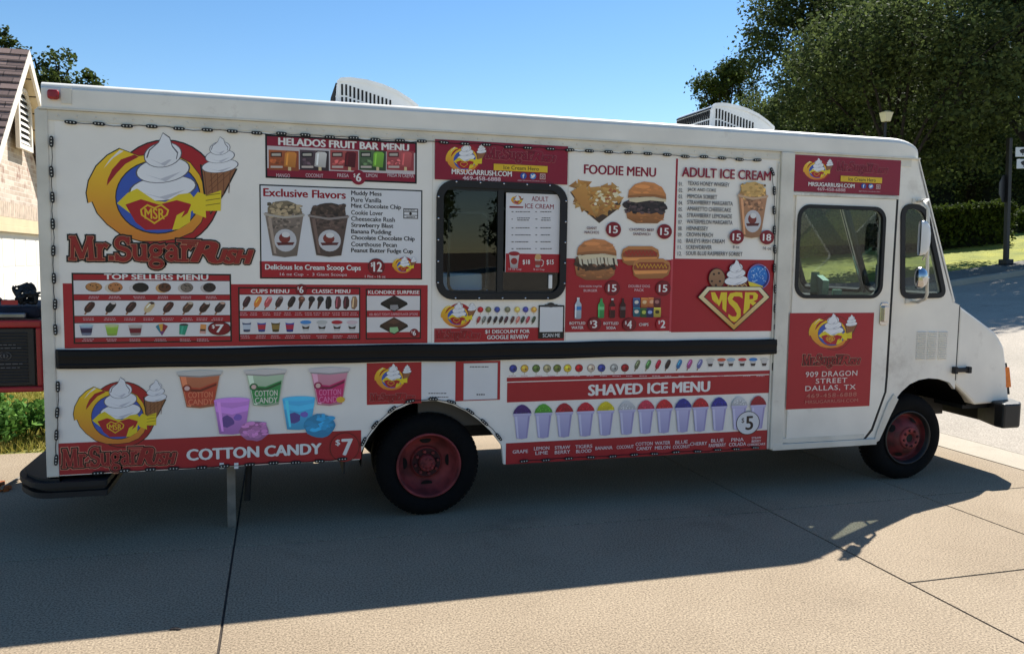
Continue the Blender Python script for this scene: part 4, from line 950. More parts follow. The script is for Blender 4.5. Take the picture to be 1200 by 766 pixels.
# white vinyl skins under the artwork
P = Print(-0.0012); wx0, wz0, wx1, wz1 = S(69, 300)[0], S(300, 405)[1]-0.02, S(905, 300)[0], ZS-0.08
vs, fs = curve_mesh([[(wx0, wz0), (wx1, wz0), (wx1, wz1), (wx0, wz1)], hole_s], 0.0); P.raw([(v.x, v.y) for v in vs], fs, VW); done(P, 'side_wrap')
P = Print(-0.0012)
x0 = S(68.5, 500)[0]; xe = 0.552; zt_ = 1.172
low = [(x0, ZB+0.002), (xe, ZB+0.002)]+[(p[0], p[1]+0.004) for p in rear_arch]+[(1.642, ZF+0.002), (S(903, 470)[0], ZF+0.002), (S(903, 470)[0], zt_), (x0, zt_)]
P.polym(low, VW); done(P, 'lower_side_wrap')

for u in (506.2, 664.2):
    x = S(u, 300)[0]; tb(MB().box(x-0.002, x+0.002, -0.0022, 0.0, 1.312, 2.765), 'panel_seam', [WHITE_TRIM])
# 1 big badge and wordmark
P = Print(-0.003); emblem(P, 40+585/3.83, 80+560/3.83, 1.0)
bx_ = SR(81, 279, 297, 315)
logo_text(P, bx_, (150, 34, 32), [(0.0165, BLACK), (0.0062, (206, 128, 100)), (0.0025, (84, 14, 16))]); done(P, 'logo_decal', 'large round yellow and red badge with ice cream cone over the lettering')

# 2 helados menu
P = Print(-0.003); P.rect(311, 162.3, 488.4, 212, MAROON); P.frame(311, 162.3, 488.4, 212, 0.012, BLACK)
P.text('HELADOS FRUIT BAR MENU', 326, 165.2, 479.5, 174.0, WHITE, 0.055); P.rect(313.2, 175.2, 486.4, 200.8, (206, 196, 196))
for i, (a, b, c, bar, hue) in enumerate(((127, 307, (150, 74, 40), (226, 144, 62), (176, 92, 50)), (313, 487, (58, 42, 46), (226, 220, 214), (90, 70, 76)), (495, 662, (150, 58, 58), (96, 16, 26), (178, 84, 80)), (668, 828, (56, 74, 48), (138, 196, 70), (94, 116, 78)), (833, 995, (158, 62, 66), (206, 96, 96), (184, 90, 90)))):
    u0, u1 = 290+a/5.105, 290+b/5.105; dv = (i-2)*0.0
    P.rect(u0, 176.4, u1, 199.8, c); f = bx(u0, 176.4, u1, 199.8)
    P.polym([f(0, 0), f(0.58, 0), f(0.5, 1), f(0, 1)], hue, c); P.polym([f(0.06, 0.12), f(0.44, 0.08), f(0.44, 0.34), f(0.06, 0.36)], shade(c, 0.55)); P.polym([f(0.10, 0.18), f(0.4, 0.15), f(0.4, 0.28), f(0.1, 0.30)], (186, 178, 164))
    for q in range(10): blob(P, f, RND.uniform(0.08, 0.46), RND.uniform(0.48, 0.72), 0.07, 0.07, shade(hue, RND.uniform(0.7, 1.5)), 7, 0.3)
    P.polym([f(0.06, 0.80), f(0.46, 0.78), f(0.46, 0.88), f(0.06, 0.90)], (206, 190, 180))
    P.polym([f(0.64, 0.82), f(0.74, 0.82), f(0.74, 1.0), f(0.64, 1.0)], (220, 196, 150)); P.polym([f(*p) for p in ((0.54, 0.14), (0.62, 0.06), (0.86, 0.06), (0.93, 0.14), (0.88, 0.84), (0.5, 0.80))], bar, shade(bar, 0.82)); P.polym([f(0.6, 0.16), f(0.66, 0.14), f(0.62, 0.74), f(0.56, 0.72)], shade(bar, 1.18))
for t, u, wd in (('MANGO', 331.8, 16), ('COCONUT', 368.4, 20.5), ('FRESA', 402, 13.5), ('LIMON', 435.5, 13), ('FRESA N CREMA', 469.5, 31)): P.text(t, u-wd/2, 203.7, u+wd/2, 207.9, (222, 196, 200), 0.01)
price(P, 419.9, 208, 8.2, '$6', MAROON, WHITE, MAROON); done(P, 'menu_panel', 'dark red fruit bar menu with five photos and the price 6')

# 3 exclusive flavours
P = Print(-0.003); P.rect(304.5, 219.5, 494.7, 327, (222, 222, 224)); P.rect(304.5, 307.2, 494.7, 327, RED); P.frame(304.5, 219.5, 494.7, 327, 0.009, BLACK)
P.text('Exclusive Flavors', 308.4, 222.2, 405.4, 231.8, (150, 14, 34), 0.045)
for t, v, e in (('Muddy Mess', 227, 447.3), ('Pure Vanilla', 234.6, 447), ('Mint Chocolate Chip', 242.2, 470), ('Cookie Lover', 249.6, 448.8), ('Cheesecake Rush', 257, 462.8), ('Strawberry Blast', 264.4, 461), ('Banana Pudding', 271.8, 458.5), ('Chocolate Chocolate Chip', 279.3, 486), ('Courthouse Pecan', 286.6, 465), ('Peanut Butter Fudge Cup', 294, 484)):
    g = 1.2 if any(c in t for c in 'ypg') else 0; P.text(t, 411.4, v-2.9, e, v+2.6+g, INK, 0.03)
P.frame(472.6, 244.5, 489.8, 256.3, 0.006, INK)
for v in (248.2, 252.4): P.rect(472.6, v-0.4, 489.8, v+0.4, INK)
fuzz(P, 481, 246.4, 13, INK, 1); fuzz(P, 481, 254.4, 13, INK, 1); P.circ(481, 250.3, 1.6, INK)
pic_scoops(P, 309, 235, 357.5, 301.5, (150, 132, 104), (140, 124, 112), (182, 172, 160)); pic_scoops(P, 360.5, 237.5, 409.5, 301, (82, 64, 54), (100, 80, 72), (150, 138, 132))
P.text('Delicious Ice Cream Scoop Cups', 310.6, 310.0, 422.8, 318.2, WHITE, 0.03); P.text('16 oz Cup  -  3 Giant Scoops', 328, 319.8, 406.5, 324, (226, 200, 200), 0.015)
price(P, 440.8, 312.5, 9.2, '$12', DRED, WHITE, BLACK); P.text('1 Pint - 16 oz', 427.5, 322.4, 451.6, 325.4, (226, 200, 200), 0.01)
emblem(P, 474, 311, 0.16, True); done(P, 'menu_panel', 'white scoop cup menu with a list of flavours and the price 12')

# 4 red backing, top sellers, cups and klondike menus
P = Print(-0.0026); P.rect(74.7, 333, 501, 405, RED); done(P, 'menu_backing')
P = Print(-0.0034); P.rect(85.2, 320.3, 271.3, 401.5, RED)
for a, b in ((328.6, 345.2), (351.6, 369.8), (377.7, 394.8)): P.rect(86.4, a, 270, b, (226, 222, 220))
for a in (328.6, 345.2, 351.6, 369.8, 377.7, 394.8): P.rect(86, a-0.4, 270.6, a+0.4, (70, 10, 20))
P.frame(85.2, 320.3, 271.3, 401.5, 0.010, BLACK); P.text('TOP SELLERS MENU', 122, 321.2, 244.2, 327.8, WHITE, 0.05)
pic_cookie(P, 110, 336.5, 20, 12.5, (186, 128, 74)); pic_cookie(P, 134, 336.7, 21, 13, (190, 124, 74), (214, 200, 180)); pic_cookie(P, 163.5, 337, 23, 13, (34, 28, 28), (214, 206, 200), False)
for u, c, s_ in ((192, (96, 56, 40), (204, 158, 104)), (218, (126, 112, 100), (196, 186, 176)), (244.4, (52, 40, 40), (190, 180, 176))): pic_cookie(P, u, 337, 18, 12.5, c, s_)
for u, c, b in ((104.5, (66, 38, 32), None), (129.3, (34, 28, 30), (214, 204, 196)), (153, (64, 40, 36), None), (174.5, (210, 186, 140), (72, 48, 40)), (196.7, (74, 42, 36), None), (219.6, (84, 62, 48), (196, 178, 156)), (239.2, (60, 38, 32), (222, 214, 206)), (257.2, (58, 44, 44), (200, 160, 140))): pic_bar(P, u, 360.8, 15.5, 15, c, None, b)
pic_cup(P, 101.4, 386.2, 17, 13.5, (150, 160, 186), (52, 40, 74), (170, 200, 208)); pic_cup(P, 131.4, 386.2, 17, 14, (176, 214, 90), (150, 190, 66), (196, 204, 150)); pic_cup(P, 158.8, 386.2, 17.5, 13.5, (182, 170, 164), (120, 26, 42), (196, 192, 184))
f = bx(182.5, 379, 197, 393); P.polym([f(0, 0.25), f(0.25, 0.05), f(0.5, 1.0)], (52, 130, 150)); P.polym([f(0.25, 0.05), f(0.6, 0), f(0.5, 1.0)], (222, 168, 70)); P.polym([f(0.6, 0), f(1.0, 0.22), f(0.5, 1.0)], (150, 40, 50)); P.polym([f(0.3, 0.62), f(0.7, 0.62), f(0.5, 1.0)], (120, 70, 120))
f = bx(210, 379.2, 221, 392.4); P.polym([f(0.05, 0.05), f(1.0, 0.08), f(0.6, 1.0), f(0, 0.92)], (40, 150, 118)); blob(P, f, 0.52, 0.08, 0.46, 0.1, (60, 62, 60)); P.polym([f(0.3, 0.2), f(0.5, 0.2), f(0.3, 0.9), f(0.15, 0.88)], (70, 178, 146))
f = bx(234, 379.5, 242, 391); P.polym([f(0.15, 0), f(1, 0.05), f(0.85, 1), f(0, 0.95)], (222, 150, 84)); P.polym([f(0.1, 0.5), f(0.9, 0.52), f(0.86, 0.72), f(0.06, 0.7)], (70, 50, 40)); P.polym([f(0.1, 0.72), f(0.86, 0.72), f(0.84, 1), f(0, 0.95)], (214, 160, 150))
for us, v in (((110, 134.5, 163.5, 192, 218, 247), 348.4), ((104.5, 129.3, 153, 174.5, 196.7, 219.6, 237, 255), 373.8), ((104, 131.4, 158.8, 188, 217, 238), 398.2)):
    for u in us: fuzz(P, u, v, 15, (214, 168, 172), 2, 1.9, 0.8)
price(P, 257.2, 384.6, 12.6, '$7', DRED, WHITE, BLACK, ry=7.6); done(P, 'menu_panel', 'top sellers menu of cookies, chocolate bars and cups with the price 7')
P = Print(-0.0034); P.rect(279.5, 336.6, 422.2, 398.8, RED)
P.rect(281, 345.4, 421, 363.8, (226, 222, 220)); P.rect(281, 372.8, 421, 390.6, (226, 222, 220)); P.frame(279.5, 336.6, 422.2, 398.8, 0.009, BLACK)
for a in (345, 364.2, 372.4, 391): P.rect(281, a-0.4, 421, a+0.4, (70, 10, 20))
P.text('CUPS MENU', 294, 338.8, 339, 343.4, WHITE, 0.035); P.text('CLASSIC MENU', 365.5, 339, 410.5, 343.4, WHITE, 0.035); price(P, 353, 339.5, 6.4, '$6', DRED, WHITE, BLACK)
for i, x in enumerate((105, 207, 300, 400, 513)):
    pic_bar(P, 275+x/7.742, 354.6, 11.5, 15.5, ((64, 36, 40), (226, 130, 56), (196, 86, 88), (70, 46, 46), (46, 36, 36))[i], None, (None, None, (220, 160, 160), (150, 130, 126), None)[i])
for x, c in ((605, (110, 70, 56)), (695, (40, 30, 32)), (775, (34, 28, 30))): pic_cone(P, 275+x/7.742, 354.4, 9.5, 15, c, (70, 42, 40))
for x, c in ((850, (34, 28, 32)), (935, (120, 58, 66)), (1010, (72, 34, 40)), (1083, (168, 128, 96))):
    f = bx(275+x/7.742-4.4, 347, 275+x/7.742+4.4, 362.5); P.polym([f(*p) for p in ((0.3, 0.02), (0.75, 0.0), (0.95, 0.3), (0.9, 0.75), (0.55, 1.0), (0.15, 0.92), (0.1, 0.4))], c, shade(c, 0.8)); P.polym([f(0.35, 0.15), f(0.5, 0.12), f(0.4, 0.85), f(0.25, 0.8)], shade(c, 1.7))
for i, x in enumerate((110, 245, 372, 500)):
    pic_cup(P, 275+x/7.742, 381.9, 11.5, 14, ((80, 88, 120), (70, 90, 170), (92, 78, 52), (60, 70, 160))[i], ((196, 204, 214), (190, 50, 66), (150, 120, 60), (180, 40, 70))[i], (222, 220, 220))
for i, x in enumerate((645, 792, 928, 1065)):
    c = ((70, 140, 206), (190, 190, 186), (176, 34, 50), (214, 190, 194))[i]; f = bx(275+x/7.742-6.6, 375, 275+x/7.742+6.6, 388.6)
    P.polym([f(0.12, 0.2), f(0.88, 0.2), f(0.72, 0.96), f(0.28, 0.96)], (206, 204, 202)); P.polym([f(0.16, 0.5), f(0.5, 0.62), f(0.84, 0.5), f(0.76, 0.75), f(0.24, 0.75)], (44, 30, 30)); blob(P, f, 0.5, 0.18, 0.5, 0.17, c)
for xs_, v in (((80, 175, 290, 390, 485, 583, 672, 750, 830, 920, 1000, 1080), 367.8), ((100, 240, 370, 500, 640, 790, 930, 1065), 394.4)):
    for x in xs_: fuzz(P, 275+x/7.742, v, 10 if v < 380 else 13, (214, 168, 172), 2, 2.2, 0.8)
done(P, 'menu_panel', 'cups and classic bars menu with the price 6 in the middle')
P = Print(-0.0034); P.rect(428.5, 338.4, 493.3, 397.2, RED); P.rect(429.6, 346.6, 492.2, 363.6, (224, 220, 218)); P.rect(429.6, 371.4, 492.2, 389, (224, 220, 218)); P.frame(428.5, 338.4, 493.3, 397.2, 0.009, BLACK)
P.text('KLONDIKE SURPRISE', 431.4, 340.2, 491.4, 344.4, WHITE, 0.03); P.text("ASK ABOUT TODAY'S SURPRISE FLAVOR OPTIONS", 432.5, 366.4, 489.5, 369.6, (222, 176, 180), 0.01)
for u0, v0, u1, v1, c, d in ((445, 346, 478.5, 365.5, (40, 30, 30), (150, 146, 146)), (444, 371.5, 479, 392, (74, 50, 38), (150, 196, 140))):
    f = bx(u0, v0, u1, v1); P.polym([f(0.5, 0), f(0.95, 0.42), f(0.98, 0.55), f(0.5, 1.0), f(0.02, 0.55), f(0.05, 0.42)], shade(c, 0.55)); P.polym([f(0.5, 0.0), f(0.95, 0.44), f(0.5, 0.86), f(0.05, 0.44)], c, shade(c, 0.8)); P.polym([f(0.5, 0.10), f(0.7, 0.3), f(0.5, 0.4), f(0.3, 0.3)], shade(c, 1.3)); P.polym([f(0.36, 0.58), f(0.62, 0.56), f(0.66, 0.78), f(0.52, 0.92), f(0.36, 0.84)], d)
price(P, 485.3, 390, 4.8, '$6', DRED, WHITE, (60, 10, 16)); done(P, 'menu_panel', 'narrow menu with two chocolate squares on white')

# 5 banners with website and phone
def icon_row(P, pts, r):
    (a, b), (c, d), (e, g) = pts
    P.circ(a, b, r, (42, 84, 168)); P.text('f', a-r*0.35, b-r*0.62, a+r*0.4, b+r*0.7, WHITE, 0.03)
    P.circ(c, d, r, (70, 130, 200)); f = bx(c-r, d-r, c+r, d+r); P.polym([f(*p) for p in ((0.12, 0.70), (0.34, 0.64), (0.2, 0.5), (0.28, 0.48), (0.16, 0.34), (0.2, 0.2), (0.46, 0.42), (0.52, 0.26), (0.66, 0.2), (0.9, 0.26), (0.82, 0.36), (0.74, 0.62), (0.52, 0.78), (0.28, 0.8))], WHITE)
    f = bx(e-r, g-r, e+r, g+r); P.polym([f(0.05, 0.05), f(0.95, 0.05), f(0.95, 0.95), f(0.05, 0.95)], (206, 168, 160)); P.polym([f(0.18, 0.22), f(0.82, 0.22), f(0.82, 0.82), f(0.18, 0.82)], (118, 58, 66)); P.circ(e, g+r*0.05, r*0.38, (222, 196, 190)); P.circ(e, g+r*0.05, r*0.2, (118, 58, 66))
def faint_logo(P, box, bgc):
    logo_text(P, box, bgc, [(0.0062, (186, 100, 102)), (0.0036, shade(bgc, 0.7))])
P = Print(-0.0093); P.rect(509.3, 167.6, 664.9, 213.5, MAROON); emblem(P, 546.4, 186.4, 0.27, True)
faint_logo(P, SR(569, 175.6, 651, 192), MAROON); P.rect(578, 193.6, 641, 201.2, GOLD); P.text('Ice Cream Hero', 589.5, 195.0, 631, 199.6, (70, 50, 20), 0.02)
P.text('MRSUGARRUSH.COM', 528.8, 199.6, 599.3, 205.8, WHITE, 0.04); P.text('469-458-6888', 541.6, 207.2, 586.2, 212, (226, 196, 200), 0.035); icon_row(P, ((612.8, 206.4), (623.9, 206.8), (635.2, 207.2)), 3.7)
P.text('@MRSUGARRUSH', 606, 211.6, 639, 213.2, (220, 180, 186), 0.01); done(P, 'banner_sign', 'dark red banner over the service window')
P = Print(-0.0093); P.rect(927, 184.7, 1054.2, 226.8, MAROON); emblem(P, 958.5, 199.5, 0.20, True)
faint_logo(P, SR(980, 191.2, 1040, 205.4), MAROON); P.rect(983.8, 207.3, 1032.4, 214, GOLD); P.text('Ice Cream Hero', 993, 208.6, 1025, 212.8, (70, 50, 20), 0.02)
P.text('MRSUGARRUSH.COM', 946, 214.6, 1000.2, 219.4, WHITE, 0.04); P.text('469-458-6888', 956, 220.4, 989.5, 224.2, (220, 180, 184), 0.03); icon_row(P, ((1010.7, 218.2), (1019.2, 218.6), (1027.8, 219.2)), 2.9); P.text('@MRSUGARRUSH', 1005, 224.0, 1030, 225.4, (220, 180, 186), 0.01)
P.y -= 0.003; done(P, 'banner_sign', 'dark red banner over the cab door')

# 6 poster in the window
P = Print(0.0005); P.rect(592.6, 227, 655.6, 319, (222, 220, 222)); P.rect(592.6, 297.4, 655.6, 319, RED)
emblem(P, 606.5, 234.5, 0.085, True); P.polym([S(597, 241.5), S(613.5, 242), S(613, 243.8), S(597, 243.6)], (140, 30, 36))
P.text('ADULT', 623, 230.4, 642.6, 236.0, (140, 24, 50), 0.015); P.text('ICE CREAM', 615.3, 239.0, 649, 244.6, (140, 24, 50), 0.015)
for i, v in enumerate((248.2, 256.8, 267, 275.3, 283.4, 291.4)):
    fuzz(P, 600.6, v, 2.6, INK, 1); fuzz(P, 613, v, 19, INK, 2 if i == 1 else 1, 2.4, 0.9); fuzz(P, 628.5, v, 2.6, INK, 1); fuzz(P, 640, v, 14, INK, 2 if i == 1 else 1, 2.6, 0.9)
pic_cup(P, 602.4, 304.4, 13, 20, (214, 204, 202), None, (150, 30, 40)); P.circ(602.4, 306, 3.8, (150, 40, 40)); pic_cup(P, 630, 307, 7.5, 13, (206, 198, 192), (150, 60, 50), (206, 160, 110)); P.circ(630.5, 301, 3.6, (206, 160, 106)); P.stroke([S(634, 304), S(637, 306), S(636, 311), S(634, 312)], 0.006, (220, 210, 206))
P.text('$18', 612.4, 304.2, 621, 310.4, WHITE, 0.02); P.text('$15', 640.3, 304.2, 648.8, 310.6, WHITE, 0.02); P.text('16 oz Cup', 596, 314.0, 611, 317, (226, 190, 194), 0.01); P.text('8 oz Cup', 625, 314.6, 638, 317.2, (226, 190, 194), 0.01)
o = P.build('poster', None, 'white paper menu taped inside the right pane'); attach(o, sw)

# 7 discount strip under the window
P = Print(-0.003); P.rect(508.8, 384, 661, 400, RED); emblem(P, 537.7, 369.6, 0.235, True); faint_logo(P, SR(510.5, 386.5, 562.5, 399.5), RED)
P.text('$1 DISCOUNT FOR', 568.2, 386.0, 620.4, 390.8, WHITE, 0.03); P.text('GOOGLE REVIEW', 570.5, 392.2, 619, 397, WHITE, 0.03)
for u, c in zip((562.7, 572, 582.3, 594.4, 605.8, 615.6, 625.3), ((176, 30, 40), (124, 122, 70), (60, 74, 140), (120, 118, 92), (226, 190, 100), (72, 74, 150), (218, 160, 74))): P.circ(u, 362.6, 3.4, c); P.circ(u+0.6, 361.8, 1.6, shade(c, 1.3)); P.rect(u-0.3, 365.8, u+0.3, 368.4, (180, 170, 160))
for u, c in zip((560.3, 566.6, 573, 580, 586.6, 592.6, 600, 606.3, 612, 618, 624.8), ((150, 60, 60), (120, 120, 110), (60, 50, 50), (50, 40, 44), (54, 44, 44), (80, 50, 60), (90, 60, 56), (214, 120, 110), (60, 70, 60), (180, 70, 80), (70, 80, 60))): pic_bar(P, u, 375, 6, 9.5, c)
P.rect(630.6, 357.5, 660.6, 396.4, BLACK); P.rect(632.2, 359.4, 659.2, 388.6, (224, 224, 224)); P.circ(645.2, 357.2, 4.4, BLACK, 2.8); P.rect(638, 356.4, 653, 359.6, (60, 60, 62)); P.text('SCAN ME', 635.6, 390.4, 655.8, 394.8, (214, 214, 214), 0.02)
done(P, 'menu_panel', 'discount strip under the service window with a clipboard card')

# 8 foodie menu and adult ice cream
P = Print(-0.003)
P.rect(662.6, 303.6, 785.2, 388.4, RED); P.rect(787.4, 303.8, 905.8, 388.4, RED); P.rect(785.2, 303.8, 787.4, 388.4, (196, 70, 80)); P.rect(790.4, 186, 792.6, 303.8, (160, 20, 40))
P.text('FOODIE MENU', 684, 194.6, 768.8, 205.8, (140, 16, 46), 0.038)
pic_nachos(P, 667.3, 208.8, 729.8, 261.4); pic_burger(P, 729.8, 213, 782.2, 262.4, (56, 44, 44)); pic_burger(P, 670, 279.8, 724, 328.6, (74, 54, 40), (190, 124, 74), True)
pic_hotdog(P, 726.6, 287.5, 772, 311, (178, 30, 30)); pic_hotdog(P, 739.5, 302, 785, 326.8, (214, 160, 46))
dk = (96, 22, 36)
smalltext(P, ('GIANT', 'NACHOS'), 693, 269.8, (12, 17), 3.1, 5.0, dk); smalltext(P, ('CHOPPED BEEF', 'SANDWICH'), 751.4, 271.8, (29, 20), 3.1, 5.0, dk); smalltext(P, ('CHICKEN FAJITA', 'BURGER'), 691.4, 338, (27, 16), 3.0, 4.6, (226, 186, 188)); smalltext(P, ('DOUBLE DOG', 'PACK'), 748.4, 337.5, (25, 11), 3.0, 4.6, (226, 186, 188))
price(P, 718.3, 269, 8.4, '15', DRED, WHITE, DRED); price(P, 778, 271.4, 8.2, '15', DRED, WHITE, DRED); price(P, 716.8, 337.4, 8.2, '15'); price(P, 776.3, 337.8, 8.2, '15')
pic_bottle(P, 676.8, 361, 8.4, 25, (196, 206, 216), (60, 130, 196), (226, 226, 226)); pic_bottle(P, 703.8, 361, 8, 23, (70, 168, 92), (126, 206, 140), (60, 150, 80)); pic_bottle(P, 716.8, 361, 7.4, 23, (72, 22, 24), (196, 40, 50), (226, 220, 220)); pic_bottle(P, 729, 361, 7.4, 23, (58, 18, 22), (110, 96, 96), (60, 20, 24))
for i, (u, v, c, d) in enumerate(((745.2, 354.5, (66, 92, 140), (220, 214, 200)), (754.5, 354.3, (214, 128, 66), (236, 200, 150)), (763, 354, (222, 124, 70), (240, 180, 140)), (769.2, 354, (110, 34, 40), (180, 120, 110)), (745.2, 365.6, (40, 108, 126), (230, 214, 196)), (753.8, 366.2, (50, 96, 52), (190, 200, 90)), (761, 366.2, (34, 44, 96), (150, 170, 220)), (769.4, 365.8, (216, 190, 76), (70, 60, 30)))):
    f = bx(u-4.4, v-5.6, u+4.4, v+5.6); P.polym([f(0.04, 0), f(0.96, 0.02), f(1.0, 0.5), f(0.95, 1.0), f(0.05, 0.98), f(0, 0.5)], c, shade(c, 0.8)); blob(P, f, 0.5, 0.45, 0.3, 0.2, d, 10, 0.1); P.polym([f(0.04, 0), f(0.96, 0.02), f(0.96, 0.12), f(0.04, 0.1)], shade(c, 1.3))
smalltext(P, ('BOTTLED', 'WATER'), 676, 381, (18.5, 14), 3.2, 5.2, WHITE); smalltext(P, ('BOTTLED', 'SODA'), 715.3, 381.2, (17.5, 11), 3.2, 5.2, WHITE); smalltext(P, ('CHIPS',), 753.6, 380, (11,), 3.4, 5, WHITE)
price(P, 696, 379.6, 7.4, '$3'); price(P, 736.7, 380, 7.4, '$4'); price(P, 775.8, 379.4, 7.4, '$2', RED, WHITE, RED)
P.text('ADULT ICE CREAM', 798, 198.4, 902.6, 209.8, (140, 16, 46), 0.036)
for i, (t, v, e) in enumerate((('TEXAS HONEY WHISKEY', 215.8, 853.9), ('JACK AND COKE', 223.2, 838.2), ('MIMOSA SORBET', 230.6, 839.4), ('STRAWBERRY MARGARITA', 238, 857.8), ('AMARETTO CHEESECAKE', 245.4, 855.6), ('STRAWBERRY LEMONADE', 253, 856.8), ('WATERMELON MARGARITA', 260.4, 857.4), ('HENNESSEY', 267.8, 828.8), ('CROWN PEACH', 275.1, 834.4), ('BAILEYS IRISH CREAM', 282.6, 848), ('SCREWDRIVER', 289.8, 833), ('SOUR BLUE RASPBERRY SORBET', 297.2, 869))):
    P.text('%02d.' % (i+1), 794.6-i*0.14, v-2.3, 799.6-i*0.14, v+2.3, INK, 0.01); P.text(t, 805-i*0.2, v-2.4, e, v+2.4, INK, 0.014)
pic_scoops(P, 862.5, 213.3, 898.5, 279, (206, 160, 92), (190, 138, 100), (206, 172, 140)); blob(P, bx(862.5, 213.3, 898.5, 279), 0.48, 0.13, 0.36, 0.13, (212, 172, 104), 18, 0.05); f = bx(862.5, 213.3, 898.5, 279)
for i in range(24): blob(P, f, 0.48+RND.uniform(-0.3, 0.3), 0.12+RND.uniform(-0.09, 0.12), 0.06, 0.02, shade((206, 164, 96), RND.uniform(0.82, 1.15)), 8, 0.3)
price(P, 862, 277.8, 7.9, '15', DRED, WHITE, DRED); price(P, 897.4, 278.2, 7.9, '18', DRED, WHITE, DRED); P.text('8 oz', 857.4, 287.6, 865, 291.2, INK, 0.01); P.text('16 oz', 892.6, 289, 902.6, 292.8, INK, 0.01)
# crest, sundae, cookie and snow cone
q = lambda x, y: S(780+x/8.508, 300+y/8.508)
def qe(cx, cy, rx, ry, c, c2=None, n=28): P.polym([q(cx+rx*cos(t), cy+ry*sin(t)) for t in [2*pi*i/n for i in range(n)]], c, c2)
qe(500, 222, 84, 100, BLACK); qe(500, 222, 78, 94, (166, 126, 92), (140, 100, 72))
for cx, cy in ((530, 250), (470, 180), (520, 170), (450, 250), (490, 290)): qe(cx, cy, 12, 11, (50, 34, 30))
qe(915, 205, 112, 126, (150, 120, 180)); qe(915, 206, 104, 118, (28, 40, 120)); qe(905, 200, 96, 104, (40, 126, 206), (30, 96, 186))
for i in range(60): qe(905+RND.uniform(-70, 80), 190+RND.uniform(-80, 70), RND.uniform(3, 8), RND.uniform(3, 7), RND.choice(((150, 200, 240), (90, 160, 226), (200, 224, 246))), None, 6)
P.polym([q(*p) for p in ((596, 262), (806, 262), (790, 310), (610, 310))], (110, 62, 46))
P.stroke([q(x, 290-(14 if k % 2 else -8)) for k, x in enumerate(range(606, 800, 24))], 0.007, (220, 180, 110)); swirl(P, q, 690, 285, 226, 250)
P.polym([q(*p) for p in ((810, 250), (880, 270), (960, 300), (930, 330), (850, 320), (820, 290))], (228, 206, 60))
P.polym([q(*p) for p in ((400, 302), (936, 302), (1030, 408), (668, 742), (306, 408))], BLACK)
P.polym([q(*p) for p in ((404, 308), (932, 308), (1020, 408), (668, 730), (316, 408))], (236, 226, 190), (214, 160, 60))
P.polym([q(*p) for p in ((424, 340), (912, 340), (968, 405), (668, 682), (368, 405))], BLACK); P.polym([q(*p) for p in ((430, 346), (906, 346), (958, 405), (668, 672), (378, 405))], (180, 26, 36))
def ql(pts): P.polym([q(*p) for p in pts], (232, 206, 50))
ql([(440, 360), (480, 360), (520, 440), (540, 360), (600, 360), (590, 560), (555, 525), (552, 430), (520, 500), (480, 440), (500, 480), (452, 432)])
ql([(750, 362), (755, 420), (720, 400), (670, 400), (650, 430), (700, 470), (735, 530), (735, 600), (690, 650), (668, 655), (640, 640), (612, 600), (615, 575), (650, 600), (690, 600), (698, 570), (670, 520), (620, 470), (605, 420), (630, 370), (690, 358)])
ql([(780, 360), (880, 360), (908, 385), (900, 430), (860, 450), (892, 462), (858, 492), (828, 468), (822, 520), (775, 572), (762, 572)]); P.polym([q(*p) for p in ((822, 385), (862, 388), (858, 425), (822, 430))], (180, 26, 36))
done(P, 'menu_panel', 'food menu with burgers and hot dogs beside the adult ice cream list')

# 9 cotton candy panel
P = Print(-0.003); x0 = S(69, 535)[0]; x1 = S(423.2, 520)[0]; zt2 = S(246, 511.4)[1]
P.rectm((x0, ZB+0.006, x1, zt2), RED)
emblem(P, 142.4, 485, 0.615); logo_text(P, SR(73, 523, 206.5, 552), (150, 26, 36), [(0.015, (226, 150, 124)), (0.011, BLACK), (0.0035, (206, 104, 88))])
P.text('COTTON CANDY', 218.5, 522.0, 377, 535.4, WHITE, 0.055); P.circ(403.8, 523.4, 17.4, (90, 14, 22)); P.circ(403.8, 523.4, 16.6, RED); P.text('$', 393, 514.4, 398.6, 522, WHITE, 0.02); P.text('7', 400, 513.4, 413.6, 533, WHITE, 0.035)
pic_tub(P, 207.5, 434, 261, 477.8, (206, 120, 84), (196, 74, 52), (206, 204, 200), tc=(226, 130, 96)); pic_tub(P, 286.5, 432.6, 336, 475.8, (190, 214, 180), (60, 150, 84), (214, 208, 204), tc=(226, 222, 206)); pic_tub(P, 362, 430.6, 410, 475, (226, 150, 170), (206, 40, 108), (214, 206, 208), tc=(230, 120, 170)); P.circ(399, 467.8, 5, (226, 178, 60), 3.4)
for (a, b, c, d, col, dot) in ((251, 465.8, 293, 508.6, (196, 130, 206), (110, 80, 150)), (331, 464.3, 369.2, 503.2, (70, 176, 222), (90, 80, 150))):
    f = bx(a, b, c, d); P.polym([f(0, 0.05), f(1, 0.05), f(0.86, 0.97), f(0.5, 1.0), f(0.14, 0.97)], shade(col, 1.12), shade(col, 0.9)); blob(P, f, 0.5, 0.06, 0.5, 0.07, shade(col, 1.2), 18)
    P.polym([f(0.03, 0.2), f(0.5, 0.28), f(0.97, 0.2), f(0.95, 0.36), f(0.5, 0.45), f(0.05, 0.36)], shade(col, 1.2)); blob(P, f, 0.36, 0.64, 0.2, 0.16, dot, 12, 0.15); blob(P, f, 0.66, 0.54, 0.12, 0.09, shade(dot, 1.3), 10, 0.15); P.polym([f(0.08, 0.1), f(0.18, 0.1), f(0.26, 0.9), f(0.2, 0.9)], shade(col, 1.3))
fluff(P, 279.5, 489.5, 316, 516.5, (206, 132, 190)); fluff(P, 355.5, 480.8, 393, 512.6, (50, 168, 220)); done(P, 'menu_panel', 'cotton candy panel with tubs, badge and the price 7')

